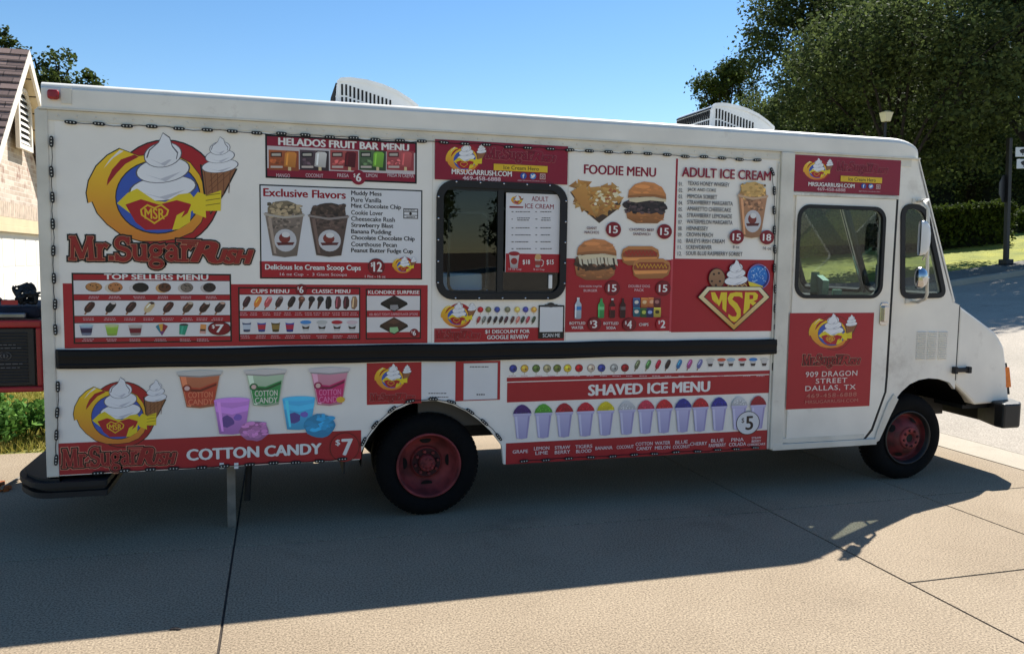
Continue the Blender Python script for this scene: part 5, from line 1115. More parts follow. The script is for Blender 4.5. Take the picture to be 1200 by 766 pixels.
# 10 small cards above the rear wheel
P = Print(-0.003); P.rect(429.8, 424.6, 493.7, 473, RED); emblem(P, 461, 443, 0.245, True); faint_logo(P, SR(434, 460.5, 486, 471.5), RED); done(P, 'badge_sign', 'small red square sign with the badge above the rear wheel arch')
P = Print(-0.003); P.rect(493.9, 423.8, 533.4, 469, (222, 222, 222)); fuzz(P, 513.5, 462.8, 26, INK, 2, 4.4, 1.0); done(P, 'payment_card', 'plain white card beside the small red sign')
P = Print(-0.003); P.rect(533.6, 422.8, 586, 469, RED); P.rect(543, 425, 583, 468, (222, 222, 222)); P.frame(543, 425, 583, 468, 0.004, (170, 170, 170)); fuzz(P, 563, 429.6, 26, INK, 1, 2, 1.1); fuzz(P, 563, 462, 13, INK, 1, 2, 1.4); done(P, 'payment_card', 'white card framed in red')

# 11 shaved ice menu
P = Print(-0.003); sx = lambda x: 580+x/3.53; sy = lambda y: 400+y/3.53
P.rect(sx(49), 438.0, sx(1138), 442.5, RED); P.rect(sx(50), 443.6, sx(1137), 465.6, RED); P.rect(sx(45), 511.2, sx(1132), 534.8, RED)
P.text('SHAVED ICE MENU', 689, 448.2, 832, 461.2, WHITE, 0.055)
for i, x in enumerate((75, 122, 170, 215, 257, 300, 347, 397, 440, 492, 537)):
    c = ((50, 60, 140), (226, 178, 70), (96, 120, 60), (170, 160, 120), (110, 120, 60), (230, 196, 60), (186, 30, 40), (214, 190, 170), (60, 70, 150), (170, 170, 166), (150, 24, 34))[i]
    u = sx(x); v = 430.6-1.2*(x-590)/590; P.rect(u-0.35, v+3, u+0.35, v+7, (190, 176, 150)); P.circ(u, v, 4.6, shade(c, 0.45)); P.circ(u, v, 4.1, c); P.circ(u-1, v-1.2, 1.6, shade(c, 1.3)); P.circ(u+1.4, v+1, 1.2, shade(c, 0.6))
for i, x in enumerate((587, 632, 673, 713, 760, 803, 845)):
    c = ((120, 128, 96), (90, 140, 84), (200, 30, 60), (50, 36, 36), (60, 130, 190), (196, 90, 150), (130, 130, 190))[i]; u = sx(x); v = 427.6-1.0*(x-700)/300; pic_bar(P, u, v, 8, 13, c, shade(c, 0.8))
for i, x in enumerate((890, 936, 975, 1022, 1067, 1113)):
    c = ((206, 204, 200), (206, 90, 60), (150, 180, 206), (196, 50, 56), (60, 130, 206), (206, 204, 200))[i]; f = bx(sx(x)-5, 419.5-0.6*i/5, sx(x)+5, 430.4-0.6*i/5); P.polym([f(0.12, 0.2), f(0.88, 0.2), f(0.7, 0.96), f(0.3, 0.96)], (204, 200, 198)); P.polym([f(0.2, 0.6), f(0.8, 0.6), f(0.7, 0.85), f(0.3, 0.85)], (52, 36, 34)); blob(P, f, 0.5, 0.18, 0.5, 0.18, c)
for i in range(20): fuzz(P, sx(70+i*54), 440.2+0.0, 10, (220, 176, 180), 1, 2, 0.9)
cupx = (112, 200, 286, 374, 457, 545, 623, 699, 777, 848, 925, 1008, 1086); nm = (('GRAPE',), ('LEMON', 'LIME'), ('STRAW', 'BERRY'), ('TIGERS', 'BLOOD'), ('BANANA',), ('COCONUT',), ('COTTON', 'CANDY'), ('WATER', 'MELON'), ('BLUE', 'COCONUT'), ('CHERRY',), ('BLUE', 'RASPBERRY'), ('PINA', 'COLADA'), ('STRAW', 'BERRY', 'CHEESECAKE'))
cc = ((74, 44, 120), (88, 172, 60), (176, 30, 48), (206, 36, 60), (232, 210, 40), (214, 214, 216), (216, 60, 90), (214, 44, 56), (48, 54, 150), (196, 34, 50), (44, 48, 150), (212, 212, 214), (166, 30, 48))
for i, x in enumerate(cupx):
    k = (x-600)/974; w_ = 74-10*(x-112)/974; yt = 260-37*(x-112)/974; yr = 298-36*(x-112)/974; yb = 402-41*(x-112)/974
    z0 = S(sx(x), sy(yb))[1]; z1 = S(sx(x), sy(yr))[1]; z2 = S(sx(x), sy(yt))[1]; xa_ = S(sx(x-w_/2), sy(yr))[0]; xb2 = S(sx(x+w_/2), sy(yr))[0]; W_ = xb2-xa_; H_ = z1-z0
    g = lambda a, b: (xa_+W_*a, z0+H_*b)
    P.polym([g(0, 1), g(0.06, 0.9), g(0.2, 0.03), g(0.5, -0.01), g(0.8, 0.03), g(0.94, 0.9), g(1, 1)], (196, 190, 224), (170, 164, 204)); P.polym([g(0.10, 0.92), g(0.22, 0.92), g(0.32, 0.04), g(0.24, 0.05)], (214, 210, 236)); P.polym([g(0.82, 0.92), g(0.92, 0.92), g(0.78, 0.05), g(0.72, 0.04)], (160, 152, 196))
    P.polym([g(-0.02, 1.02), g(1.02, 1.02), g(0.98, 0.90), g(0.02, 0.90)], (206, 200, 230), (184, 178, 214))
    c = cc[i]; h = (z2-z1)/H_; P.polym([g(-0.02, 1.01), g(0.06, 1+h*0.45), g(0.25, 1+h*0.85), g(0.45, 1+h), g(0.6, 1+h*0.96), g(0.8, 1+h*0.7), g(0.96, 1+h*0.35), g(1.02, 1.01)], c, shade(c, 0.85))
    for j in range(14): a = RND.uniform(0.12, 0.88); b = RND.uniform(0.05, 0.8)*(1-abs(a-0.5)*1.5); P.polym([g(a, 1+h*b), g(a+0.07, 1+h*(b+0.03)), g(a+0.05, 1+h*(b+0.14))], shade(c, RND.choice((0.75, 1.2, 1.35))))
    L_ = nm[i]; vv = sy(454-44*(x-103)/977)
    for j, t in enumerate(L_):
        wd = min(20, 3.3*len(t)+1.5) if len(L_) < 3 else 2.0*len(t)+1; hh_ = 4.0 if len(L_) < 3 else 2.6; y_ = vv+(j-(len(L_)-1)/2)*(5.4 if len(L_) < 3 else 3.8); P.text(t, sx(x-8)-wd/2, y_-hh_/2, sx(x-8)+wd/2, y_+hh_/2, (230, 206, 206), 0.025)
P.circ(875.5, 495, 13.8, BLACK); P.circ(875.5, 495, 13.0, (216, 216, 218)); P.text('$', 868, 489, 871.2, 495.4, INK, 0.01); P.text('5', 872.6, 486.8, 881.8, 503.2, INK, 0.03); done(P, 'menu_panel', 'shaved ice menu with a row of thirteen cups and the price 5')

# 12 door sign
P = Print(-0.0165); P.rect(922, 366.4, 1020, 477, RED); emblem(P, 975.4, 389.4, 0.32)
logo_text(P, SR(939, 415, 1006.5, 430.5), (158, 30, 38), [(0.010, (210, 134, 114)), (0.0065, (44, 12, 14))])
P.text('909 DRAGON', 942.3, 434.2, 1002.7, 440.4, (226, 206, 200), 0.02, 0, 1.1); P.text('STREET', 954, 442.4, 990.8, 448.2, (226, 206, 200), 0.02, 0, 1.1); P.text('DALLAS, TX', 941.7, 450.6, 1000.8, 457.4, (226, 206, 200), 0.02, 0, 1.1)
P.text('469-458-6888', 943, 459.8, 1001.8, 464.6, (196, 116, 104), 0.012, 0, 1.1); P.text('MRSUGARRUSH.COM', 941.7, 467.4, 1003.4, 471.2, (196, 116, 104), 0.012); done(P, 'door_sign', 'red address sign on the lower half of the cab door', door)

# ------------------------------------------------------------------ strings of light modules round the panels
def module_mesh():
    mb = MB(); n = 14
    pts = [(0.036*(1 if cos(t) > 0 else -1)*abs(cos(t))**0.55, 0.0115*(1 if sin(t) > 0 else -1)*abs(sin(t))**0.7) for t in [2*pi*k/n for k in range(n)]]
    mb.prism(pts, -0.010, 0.0, 0)
    for a in (-0.020, 0.0, 0.020): mb.lathe(a, -0.0102, 0.0, [(0.0045, 0.0), (0.004, -0.003), (0.0, -0.0035)], 8, 1)
    me = bpy.data.meshes.new('led_module'); me.from_pydata(mb.v, [], mb.f); me.materials.append(BLACK_RUBBER); me.materials.append(LED_WHITE)
    me.polygons.foreach_set('material_index', mb.m); bm = bmesh.new(); bm.from_mesh(me); bmesh.ops.recalc_face_normals(bm, faces=bm.faces[:]); bm.to_mesh(me); bm.free()
    return me
LEDM = module_mesh(); RL = random.Random(3)
def light_string(pts, step, y=-0.0098, jit=0.004, start=0.5):
    """pts in metres along the run; wires sag a little between modules"""
    P_ = [Vector(p) for p in pts]; seg = [(P_[i+1]-P_[i]).length for i in range(len(P_)-1)]; tot = sum(seg)
    def at(s):
        for i, l in enumerate(seg):
            if s <= l or i == len(seg)-1: return P_[i]+(P_[i+1]-P_[i])*(s/l), (P_[i+1]-P_[i]).normalized()
            s -= l
    N = max(2, int(round(tot/step))); pos = []
    for i in range(N):
        p, d = at(tot*(i+start)/N+RL.uniform(-0.01, 0.01)); nn = Vector((-d.y, d.x)); pos.append((p+nn*RL.uniform(-jit, jit), d))
    mb = MB(); q = []
    for i in range(N-1):
        a, da = pos[i]; b, db = pos[i+1]; m_ = (a+b)/2+Vector((-da.y, da.x))*RL.uniform(-0.009, 0.009)
        q += [a, a*0.4+m_*0.6, m_, b*0.4+m_*0.6]
    mb.tube([(p.x, y-0.002, p.y) for p in q+[pos[-1][0]]], 0.0024, 5)
    wire = tb(mb, 'light_string', [BLACK_RUBBER])
    for p, d in pos:
        o = bpy.data.objects.new('light_module', LEDM); o.rotation_euler = (0, -math.atan2(d.y, d.x)+RL.uniform(-0.06, 0.06), 0); o.location = (p.x, y, p.y); COL.objects.link(o); attach(o, wire)
top = [S(68, 141.9), S(340, 157), S(520, 162.8), S(780, 179), S(895, 183)]
ztop = ZS-0.085; top = [(S(68, 142)[0], ztop), (S(896, 181)[0], ztop-0.005)]
light_string(top, 0.162); light_string([(S(60.5, 150)[0], ztop-0.05), (S(66, 400)[0], 1.34)], 0.165, y=-0.0135); light_string([(S(68.5, 435)[0], 1.14), (S(67, 552)[0], 0.50)], 0.155, y=-0.0135)
light_string([(S(901, 186)[0], ztop-0.02), (S(906, 200)[0], ztop-0.12), (S(907, 395)[0], 1.33)], 0.165); light_string([(S(905, 420)[0], 1.15), (S(904, 520)[0], 0.42)], 0.15)
light_string([(-1.25, ZB+0.012), (0.52, ZB+0.012)], 0.165); light_string([(1.70, ZF+0.018), (3.92, ZF+0.018)], 0.178)
arc_ = [(p[0]+(p[0]-1.095)*0.03, p[1]+0.012+max(0, p[1]-0.5)*0.02) for p in rear_arch]; light_string(arc_, 0.155)
# ================================================================== GENERATOR ON THE REAR RACK
gen = empty('generator', (-2.05, 0.85, 0.985), 'red framed black generator with a chain heaped on top, on the rack behind the truck', 'generator')
RED_FRAME = mat('red_frame_paint', (168, 32, 36), 0.4, vary=0.2, scale=8); GEN_BLACK = mat('generator_panel', (26, 25, 27), 0.5, vary=0.3, scale=10, bump=0.15, bscale=40); STEEL = mat('bare_steel', (120, 124, 132), 0.3, metal=0.9, vary=0.2, scale=10)
CLOTH = mat('dark_cloth', (36, 38, 54), 0.9, vary=0.3, scale=12); PRINT_GREY = mat('grey_print', (104, 103, 102), 0.6)
gx0, gx1, gy0, gy1 = -2.62, -1.545, 0.28, 1.42
def g_sub(mb, nm, mats, **k): return attach(mb.build(nm, mats, **k), gen)
mb = MB()
for yy in (gy0, gy1-0.045):
    mb.box(gx0, gx1, yy, yy+0.045, 0.987, 1.025).box(gx0, gx1, yy, yy+0.045, 1.425, 1.475).box(gx0, gx0+0.04, yy, yy+0.045, 1.025, 1.425).box(gx1-0.036, gx1, yy, yy+0.045, 1.025, 1.425)
for xx in (gx0, gx1-0.04): mb.box(xx, xx+0.04, gy0+0.045, gy1-0.045, 0.99, 1.025).box(xx, xx+0.04, gy0+0.045, gy1-0.045, 1.43, 1.47)
g_sub(mb, 'frame', [RED_FRAME], bevel=0.01)
mb = MB().box(gx0+0.05, gx1-0.05, gy0+0.02, gy1-0.02, 1.03, 1.42)
for i in range(16): mb.box(gx0+0.06, gx1-0.09, gy0+0.012, gy0+0.021, 1.05+i*0.022, 1.062+i*0.022)
g_sub(mb, 'housing', [GEN_BLACK], bevel=0.006)
mb = MB(); cx_, cz_ = -1.775, 1.235
for rr, ox in ((0.020, -0.009), (0.020, 0.009)): mb.tube([(cx_+ox+rr*0.6*cos(t), gy0+0.010, cz_+rr*0.6*sin(t)) for t in [2*pi*k/16 for k in range(17)]], 0.003, 5)
mb.tube([(cx_+0.042*cos(t), gy0+0.010, cz_+0.026*sin(t)) for t in [2*pi*k/20 for k in range(21)]], 0.002, 5)
for zz, l0, l1 in ((1.31, -1.86, -1.70), (1.288, -1.86, -1.68), (1.180, -1.86, -1.67), (1.155, -1.86, -1.69)):
    xx = l0
    while xx < l1: l = RND.uniform(0.012, 0.035); mb.box(xx, xx+l, gy0+0.009, gy0+0.0115, zz-0.003, zz+0.003); xx += l+0.008
g_sub(mb, 'panel_lettering', [PRINT_GREY])
g_sub(MB().box(gx0+0.02, gx1-0.10, gy0+0.03, gy0+0.09, 1.485, 1.525), 'tank_rail', [STEEL], bevel=0.01)
g_sub(MB().box(gx0+0.02, gx1-0.03, gy0+0.09, gy1-0.08, 1.478, 1.56), 'fuel_tank', [CLOTH], bevel=0.03)
chain = empty('chain', (-1.85, 0.5, 1.565), 'dark chain and cord heaped on top of the red framed generator', 'chain')
mb = MB(); RC = random.Random(5); p = Vector((-2.5, 0.40, 1.585)); d = Vector((1, 0.1, 0))
for i in range(44):
    p = p+Vector((0.021, RC.uniform(-0.012, 0.012), 0)); p.z = 1.585+0.025*sin(i*0.5)+0.05*max(0, (i-22)/22)
    ax = Vector((1, RC.uniform(-0.3, 0.3), RC.uniform(-0.3, 0.3))).normalized(); u_ = Vector((0, 0, 1)) if i % 2 else Vector((0, 1, 0.2)).normalized()
    mb.tube([p+ax*0.021*cos(t)+u_*0.013*sin(t) for t in [2*pi*k/10 for k in range(11)]], 0.0055, 5)
attach(mb.build('chain_links', [BLACK_METAL]), chain)
mb = MB()
for k in range(6): mb.tube([(-1.65-0.012*k+(0.05+0.008*(k%3))*cos(t), 0.40+0.03*k, 1.61+0.012*k+(0.03+0.006*(k%2))*sin(t)+0.012*sin(3*t+k)) for t in [2*pi*i/20 for i in range(21)]], 0.013, 6)
attach(mb.build('cord', [BLACK_RUBBER]), chain); mb = MB(); mb.tube([(-1.95, 0.40, 1.60), (-1.9, 0.39, 1.63), (-1.86, 0.39, 1.64), (-1.82, 0.40, 1.60)], 0.009, 6)
attach(mb.build('cord', [BLACK_RUBBER]), chain)
attach(MB().box(-1.80, -1.70, 0.355, 0.36, 1.575, 1.605).build('red_tag', [RED_FRAME]), chain)

# things on the ground by the rear bumper
mb = MB(); a = G3(2, 572, 0.03); b = G3(24, 559, 0.03); mb.tube([tuple(a), tuple(b)], 0.012, 8, 0)
for i in range(5):
    q = G3(2+RC.uniform(-4, 8), 569+RC.uniform(-4, 5), 0.02); ax = unit((RC.uniform(-1, 1), RC.uniform(-1, 1), 0.1)); mb.obox(q, ax, Vector((-ax.y, ax.x, 0)), Vector((0, 0, 1)), 0.035, 0.018, 0.014, 1)
mb.build('hand_rake', [WOOD_GREY, mat('orange_wood', (170, 96, 46), 0.7, vary=0.3, scale=20)], label='wooden stick and orange scrap lying on the driveway behind the rear bumper', cat='stick', origin=tuple(a))
q = G3(206, 737, 0.0)
mb = MB(); RC2 = random.Random(9)
for i in range(5): 
    c = q+Vector((RC2.uniform(-0.02, 0.02), RC2.uniform(-0.012, 0.012), 0.004)); mb.ell(c, 0.012, 0.008, 0.005, 8, 5)
mb.build('dead_leaf', [mat('dead_leaf', (58, 50, 44), 0.9)], label='small dark dried leaf on the sunlit driveway in the foreground', cat='leaf', origin=tuple(q))

# ================================================================== HOUSE behind the truck
def brick_mat(name, axis):
    m = bpy.data.materials.new(name); m.use_nodes = True; n = m.node_tree; b = n.nodes['Principled BSDF']; b.inputs['Roughness'].default_value = 0.9
    tc = n.nodes.new('ShaderNodeTexCoord'); mp = n.nodes.new('ShaderNodeMapping'); n.links.new(tc.outputs['Object'], mp.inputs['Vector'])
    mp.inputs['Rotation'].default_value = (radians(90), 0, radians(90)) if axis == 'x' else (radians(90), 0, 0)
    sp = n.nodes.new('ShaderNodeSeparateXYZ'); cb = n.nodes.new('ShaderNodeCombineXYZ'); n.links.new(tc.outputs['Object'], sp.inputs[0])
    n.links.new(sp.outputs['Y' if axis == 'x' else 'X'], cb.inputs[0]); n.links.new(sp.outputs['Z'], cb.inputs[1])
    br = n.nodes.new('ShaderNodeTexBrick'); br.inputs['Scale'].default_value = 1.0; br.inputs['Brick Width'].default_value = 0.215; br.inputs['Row Height'].default_value = 0.075; br.inputs['Mortar Size'].default_value = 0.006; br.inputs['Mortar Smooth'].default_value = 0.1; br.inputs['Bias'].default_value = -0.1
    br.inputs['Color1'].default_value = (*L3((176, 156, 138)), 1); br.inputs['Color2'].default_value = (*L3((204, 190, 172)), 1); br.inputs['Mortar'].default_value = (*L3((206, 196, 180)), 1)
    n.links.new(cb.outputs[0], br.inputs['Vector'])
    nz = n.nodes.new('ShaderNodeTexNoise'); nz.inputs['Scale'].default_value = 5.0; nz.inputs['Detail'].default_value = 3; n.links.new(tc.outputs['Object'], nz.inputs['Vector'])
    mr = n.nodes.new('ShaderNodeMapRange'); mr.inputs[1].default_value = 0.56; mr.inputs[2].default_value = 0.7; n.links.new(nz.outputs['Fac'], mr.inputs[0])
    mx = n.nodes.new('ShaderNodeMix'); mx.data_type = 'RGBA'; mx.inputs[7].default_value = (*L3((146, 114, 100)), 1); n.links.new(mr.outputs[0], mx.inputs[0]); n.links.new(br.outputs['Color'], mx.inputs[6]); n.links.new(mx.outputs[2], b.inputs['Base Color'])
    bp = n.nodes.new('ShaderNodeBump'); bp.inputs['Strength'].default_value = 0.4; bp.inputs['Distance'].default_value = 0.01; n.links.new(br.outputs['Fac'], bp.inputs['Height']); bp.invert = True; n.links.new(bp.outputs[0], b.inputs['Normal'])
    return m
BRICK = brick_mat('pale_brick', 'x'); BRICKY = brick_mat('pale_brick_side', 'y'); SOLDIER = mat('soldier_bricks', (196, 176, 156), 0.9, vary=0.25, scale=9)
def shingles():
    m = bpy.data.materials.new('roof_shingles'); m.use_nodes = True; n = m.node_tree; b = n.nodes['Principled BSDF']; b.inputs['Roughness'].default_value = 0.95
    tc = n.nodes.new('ShaderNodeTexCoord'); sp = n.nodes.new('ShaderNodeSeparateXYZ'); cb = n.nodes.new('ShaderNodeCombineXYZ'); n.links.new(tc.outputs['Object'], sp.inputs[0]); n.links.new(sp.outputs['X'], cb.inputs[0]); n.links.new(sp.outputs['Z'], cb.inputs[1])
    br = n.nodes.new('ShaderNodeTexBrick'); br.inputs['Scale'].default_value = 1.0; br.inputs['Brick Width'].default_value = 0.30; br.inputs['Row Height'].default_value = 0.11; br.inputs['Mortar Size'].default_value = 0.008; br.inputs['Bias'].default_value = 0.0
    br.inputs['Color1'].default_value = (*L3((104, 84, 78)), 1); br.inputs['Color2'].default_value = (*L3((140, 116, 106)), 1); br.inputs['Mortar'].default_value = (*L3((66, 52, 48)), 1); n.links.new(cb.outputs[0], br.inputs['Vector'])
    nz = n.nodes.new('ShaderNodeTexNoise'); nz.inputs['Scale'].default_value = 40; n.links.new(tc.outputs['Object'], nz.inputs['Vector']); mr = n.nodes.new('ShaderNodeMapRange'); mr.inputs[3].default_value = 0.7; mr.inputs[4].default_value = 1.25; n.links.new(nz.outputs['Fac'], mr.inputs[0])
    mx = n.nodes.new('ShaderNodeMix'); mx.data_type = 'RGBA'; mx.blend_type = 'MULTIPLY'; mx.inputs[0].default_value = 1; n.links.new(br.outputs['Color'], mx.inputs[6]); n.links.new(mr.outputs[0], mx.inputs[7]); n.links.new(mx.outputs[2], b.inputs['Base Color'])
    return m
SHING = shingles(); TRIMW = mat('white_house_trim', (226, 216, 200), 0.5, vary=0.06, scale=4); SOFFIT = mat('cream_soffit', (206, 186, 150), 0.6, vary=0.08, scale=4)
GDOOR = mat('white_garage_door', (226, 220, 210), 0.5, vary=0.05, scale=3); LOUV = mat('white_louvre', (222, 214, 200), 0.5)
house = empty('house', (-8, 9.1, 0), 'pale brick house with brown shingle gable and louvred vent behind the truck', 'house')
def h_sub(mb, nm, mats, parent=None, **k): return attach(mb.build(nm, mats, **k), parent or house)
WX, YC, ZA, SLP = -4.0, 9.12, 5.12, 1.06; HWD = 2.95; ZE = ZA-HWD*SLP
# front wall with garage opening
GY0, GY1, GZ = 7.0, 11.9, 2.24
def xplate(mb, outer, holes, x, thick, m=0):
    vs, fs = curve_mesh([outer]+list(holes), thick); return mb.add([(x-thick/2+v.z, v.x, v.y) for v in vs], fs, m)
mb = MB(); xplate(mb, [(YC-HWD+0.25, 0), (GY0, 0), (GY0, GZ), (GY1, GZ), (GY1, 0), (YC+HWD+1.5, 0), (YC+HWD+1.5, ZE), (YC+HWD-0.25, ZE), (YC, ZA-0.25), (YC-HWD+0.25, ZE+0.0)], [], WX-0.1, 0.2)
h_sub(mb, 'front_wall', [BRICK])
h_sub(MB().box(-14, WX-0.2, YC-HWD+0.25, YC-HWD+0.35, 0, ZE+0.05).box(-14, WX-0.2, YC+HWD+1.4, YC+HWD+1.5, 0, ZE+0.05).box(-14.1, -14, YC-HWD+0.25, YC+HWD+1.5, 0, ZE), 'side_wall', [BRICKY])
mb = MB()
N = 70
for i in range(N):
    y = YC-HWD+0.27+i*(2*HWD+0.9)/N; mb.box(WX, WX+0.012, y+0.004, y+(2*HWD+0.9)/N-0.006, 2.47, 2.70)
h_sub(mb, 'soldier_course', [SOLDIER])
h_sub(MB().box(WX, WX+0.025, GY0-0.1, GY1+0.1, 2.24, 2.34).box(WX, WX+0.018, GY0-0.1, GY1+0.1, 2.34, 2.465).box(WX, WX+0.05, GY0-0.1, GY0, 0, 2.24).box(WX, WX+0.05, GY1, GY1+0.1, 0, 2.24), 'garage_trim', [SOFFIT], bevel=0.005)
gd = MB().box(WX-0.09, WX-0.05, GY0, GY1, 0.02, GZ)
for r_ in range(4):
    for c_ in range(8):
        y0 = GY0+0.06+c_*(GY1-GY0-0.06)/8; z0 = 0.06+r_*0.55; gd.box(WX-0.051, WX-0.045, y0, y0+0.52, z0, z0+0.46)
h_sub(gd, 'garage_door', [GDOOR], bevel=0.006)
# roof, rake boards, soffit
XO = WX+0.20
mb = MB()
for s in (-1, 1):
    y1 = YC+s*(HWD+0.25); z1 = ZA-(HWD+0.25)*SLP
    nr = 26
    for i in range(nr):
        ya = YC+(y1-YC)*i/nr; za = ZA+(z1-ZA)*i/nr; yb = YC+(y1-YC)*(i+1)/nr; zb = ZA+(z1-ZA)*(i+1)/nr
        mb.add([(XO, ya, za+0.05), (-14, ya, za+0.05), (-14, yb, zb+0.075), (XO, yb, zb+0.075), (XO, yb, zb+0.045), (-14, yb, zb+0.045)], [(0, 1, 2, 3), (3, 2, 5, 4)])
h_sub(mb, 'roof', [SHING], recalc=False)
mb = MB(); 
for s in (-1, 1):
    y1 = YC+s*(HWD+0.25); z1 = ZA-(HWD+0.25)*SLP
    mb.add([(XO, YC, ZA+0.05), (XO, y1, z1+0.05), (XO, y1, z1-0.16), (XO, YC, ZA-0.16), (XO-0.04, YC, ZA+0.05), (XO-0.04, y1, z1+0.05), (XO-0.04, y1, z1-0.16), (XO-0.04, YC, ZA-0.16)], [(0, 1, 2, 3), (7, 6, 5, 4), (0, 4, 5, 1), (3, 2, 6, 7), (1, 5, 6, 2)])
h_sub(mb, 'rake_board', [TRIMW])
mb = MB()
for s in (-1, 1):
    y1 = YC+s*(HWD+0.25); z1 = ZA-(HWD+0.25)*SLP
    for i in range(14):
        a = i/14; b = (i+0.93)/14; ya, yb = YC+(y1-YC)*a, YC+(y1-YC)*b; za, zb = ZA+(z1-ZA)*a-0.14, ZA+(z1-ZA)*b-0.14
        mb.add([(XO-0.04, ya, za), (WX-0.05, ya, za), (WX-0.05, yb, zb), (XO-0.04, yb, zb)], [(0, 1, 2, 3)])
h_sub(mb, 'soffit', [SOFFIT])
# arched louvre vent in the gable
mb = MB(); vy, vw, vz0, vz1 = 9.36, 0.37, 3.60, 4.28
arch = [(vy-vw, vz0), (vy+vw, vz0), (vy+vw, vz1)]+[(vy+vw*cos(radians(a)), vz1+vw*0.85*sin(radians(a))) for a in range(15, 180, 15)]+[(vy-vw, vz1)]
inner = [(vy+(y-vy)*0.8, vz0+0.08+(z-vz0)*0.86) for y, z in arch]
xplate(mb, arch, [inner], WX+0.05, 0.06); vent = h_sub(mb, 'gable_vent', [TRIMW])
mb = MB()
for i in range(9):
    z = vz0+0.10+i*0.098; hw_ = vw*0.8 if z < vz1 else vw*0.8*math.sqrt(max(0.02, 1-((z-vz1)/(vw*0.85))**2)); mb.add([(WX+0.035, vy-hw_, z), (WX+0.035, vy+hw_, z), (WX+0.004, vy+hw_, z+0.062), (WX+0.004, vy-hw_, z+0.062)], [(0, 1, 2, 3)])
attach(mb.build('louvre_slats', [LOUV]), vent); attach(MB().prism_z([(0, 0), (0.001, 0), (0, 0.001)], 0, 0.001).build('tmp_', [SLOT]), vent) if False else None
mb = MB(); mb.add([(WX+0.003, y, z) for y, z in inner], [tuple(range(len(inner)))]); attach(mb.build('vent_void', [SLOT]), vent)

# ================================================================== PLANTS
def leaf_mat(name, c1, c2, trans=0.35):
    m = bpy.data.materials.new(name); m.use_nodes = True; n = m.node_tree; b = n.nodes['Principled BSDF']; b.inputs['Roughness'].default_value = 0.75; b.inputs['Specular IOR Level'].default_value = 0.12
    g = n.nodes.new('ShaderNodeNewGeometry'); r = n.nodes.new('ShaderNodeValToRGB'); r.color_ramp.elements[0].color = (*L3(c1), 1); r.color_ramp.elements[1].color = (*L3(c2), 1); n.links.new(g.outputs['Random Per Island'], r.inputs[0]); n.links.new(r.outputs[0], b.inputs['Base Color'])
    t = n.nodes.new('ShaderNodeBsdfTranslucent'); n.links.new(r.outputs[0], t.inputs[0]); mx = n.nodes.new('ShaderNodeMixShader'); mx.inputs[0].default_value = trans
    n.links.new(b.outputs[0], mx.inputs[1]); n.links.new(t.outputs[0], mx.inputs[2]); n.links.new(mx.outputs[0], n.nodes['Material Output'].inputs[0]); return m
LEAF_D = leaf_mat('oak_leaf', (48, 58, 36), (100, 112, 62), 0.36); LEAF_M = leaf_mat('elm_leaf', (46, 58, 28), (86, 98, 46), 0.3); LEAF_S = leaf_mat('shrub_leaf', (52, 92, 36), (110, 146, 66), 0.3); LEAF_H = leaf_mat('hedge_leaf', (40, 54, 24), (84, 98, 36), 0.3)
BARK = mat('bark', (48, 41, 35), 0.95, vary=0.4, scale=6, bump=0.8, bscale=14)
def leaves_mesh(name, pts, size, rng, m, aspect=0.62, up=0.0):
    """pts: (N,3) leaf centres; each leaf is a folded diamond of two triangles"""
    N = len(pts); a = rng.normal(size=(N, 3)); a[:, 2] = a[:, 2]*0.7; a /= np.linalg.norm(a, axis=1)[:, None]
    b = rng.normal(size=(N, 3)); b[:, 2] *= 0.6; b -= a*np.sum(a*b, 1)[:, None]; b /= np.linalg.norm(b, axis=1)[:, None]
    s = size*rng.uniform(0.6, 1.35, N)[:, None]
    v = np.empty((N, 4, 3)); c = np.cross(a, b); v[:, 0] = pts-a*s; v[:, 1] = pts+b*s*aspect+c*s*0.18; v[:, 2] = pts+a*s; v[:, 3] = pts-b*s*aspect+c*s*0.18
    me = bpy.data.meshes.new(name); me.vertices.add(N*4); me.vertices.foreach_set('co', v.reshape(-1).astype(np.float32))
    idx = np.arange(N)*4; tri = np.stack([idx, idx+1, idx+2, idx, idx+2, idx+3], 1).reshape(-1)
    me.loops.add(N*6); me.loops.foreach_set('vertex_index', tri.astype(np.int32)); me.polygons.add(N*2); me.polygons.foreach_set('loop_start', (np.arange(N*2)*3).astype(np.int32))
    me.materials.append(m); me.update(calc_edges=True); me.validate(); return me
def crown_points(rng, blobs, n, clus=0.42, per=36):
    """leaf clumps spread through ellipsoid lobes, denser toward their outsides"""
    vol = np.array([b[3]*b[4]*b[5] for b in blobs])**0.75; vol /= vol.sum(); out = []
    for b, f in zip(blobs, vol):
        k = max(3, int(n*f/per)); d = rng.normal(size=(k, 3)); d /= np.linalg.norm(d, axis=1)[:, None]; r = rng.uniform(0.25, 1.0, k)**0.45
        c = np.array(b[:3])+d*r[:, None]*np.array(b[3:6]); m = rng.integers(per//2, per*3//2, k); cs = np.repeat(c, m, 0); sp = np.repeat(rng.uniform(0.5, 1.2, k)*clus, m)
        out.append(cs+rng.normal(size=cs.shape)*sp[:, None]*np.array([1, 1, 0.75])*0.6)
    return np.concatenate(out)
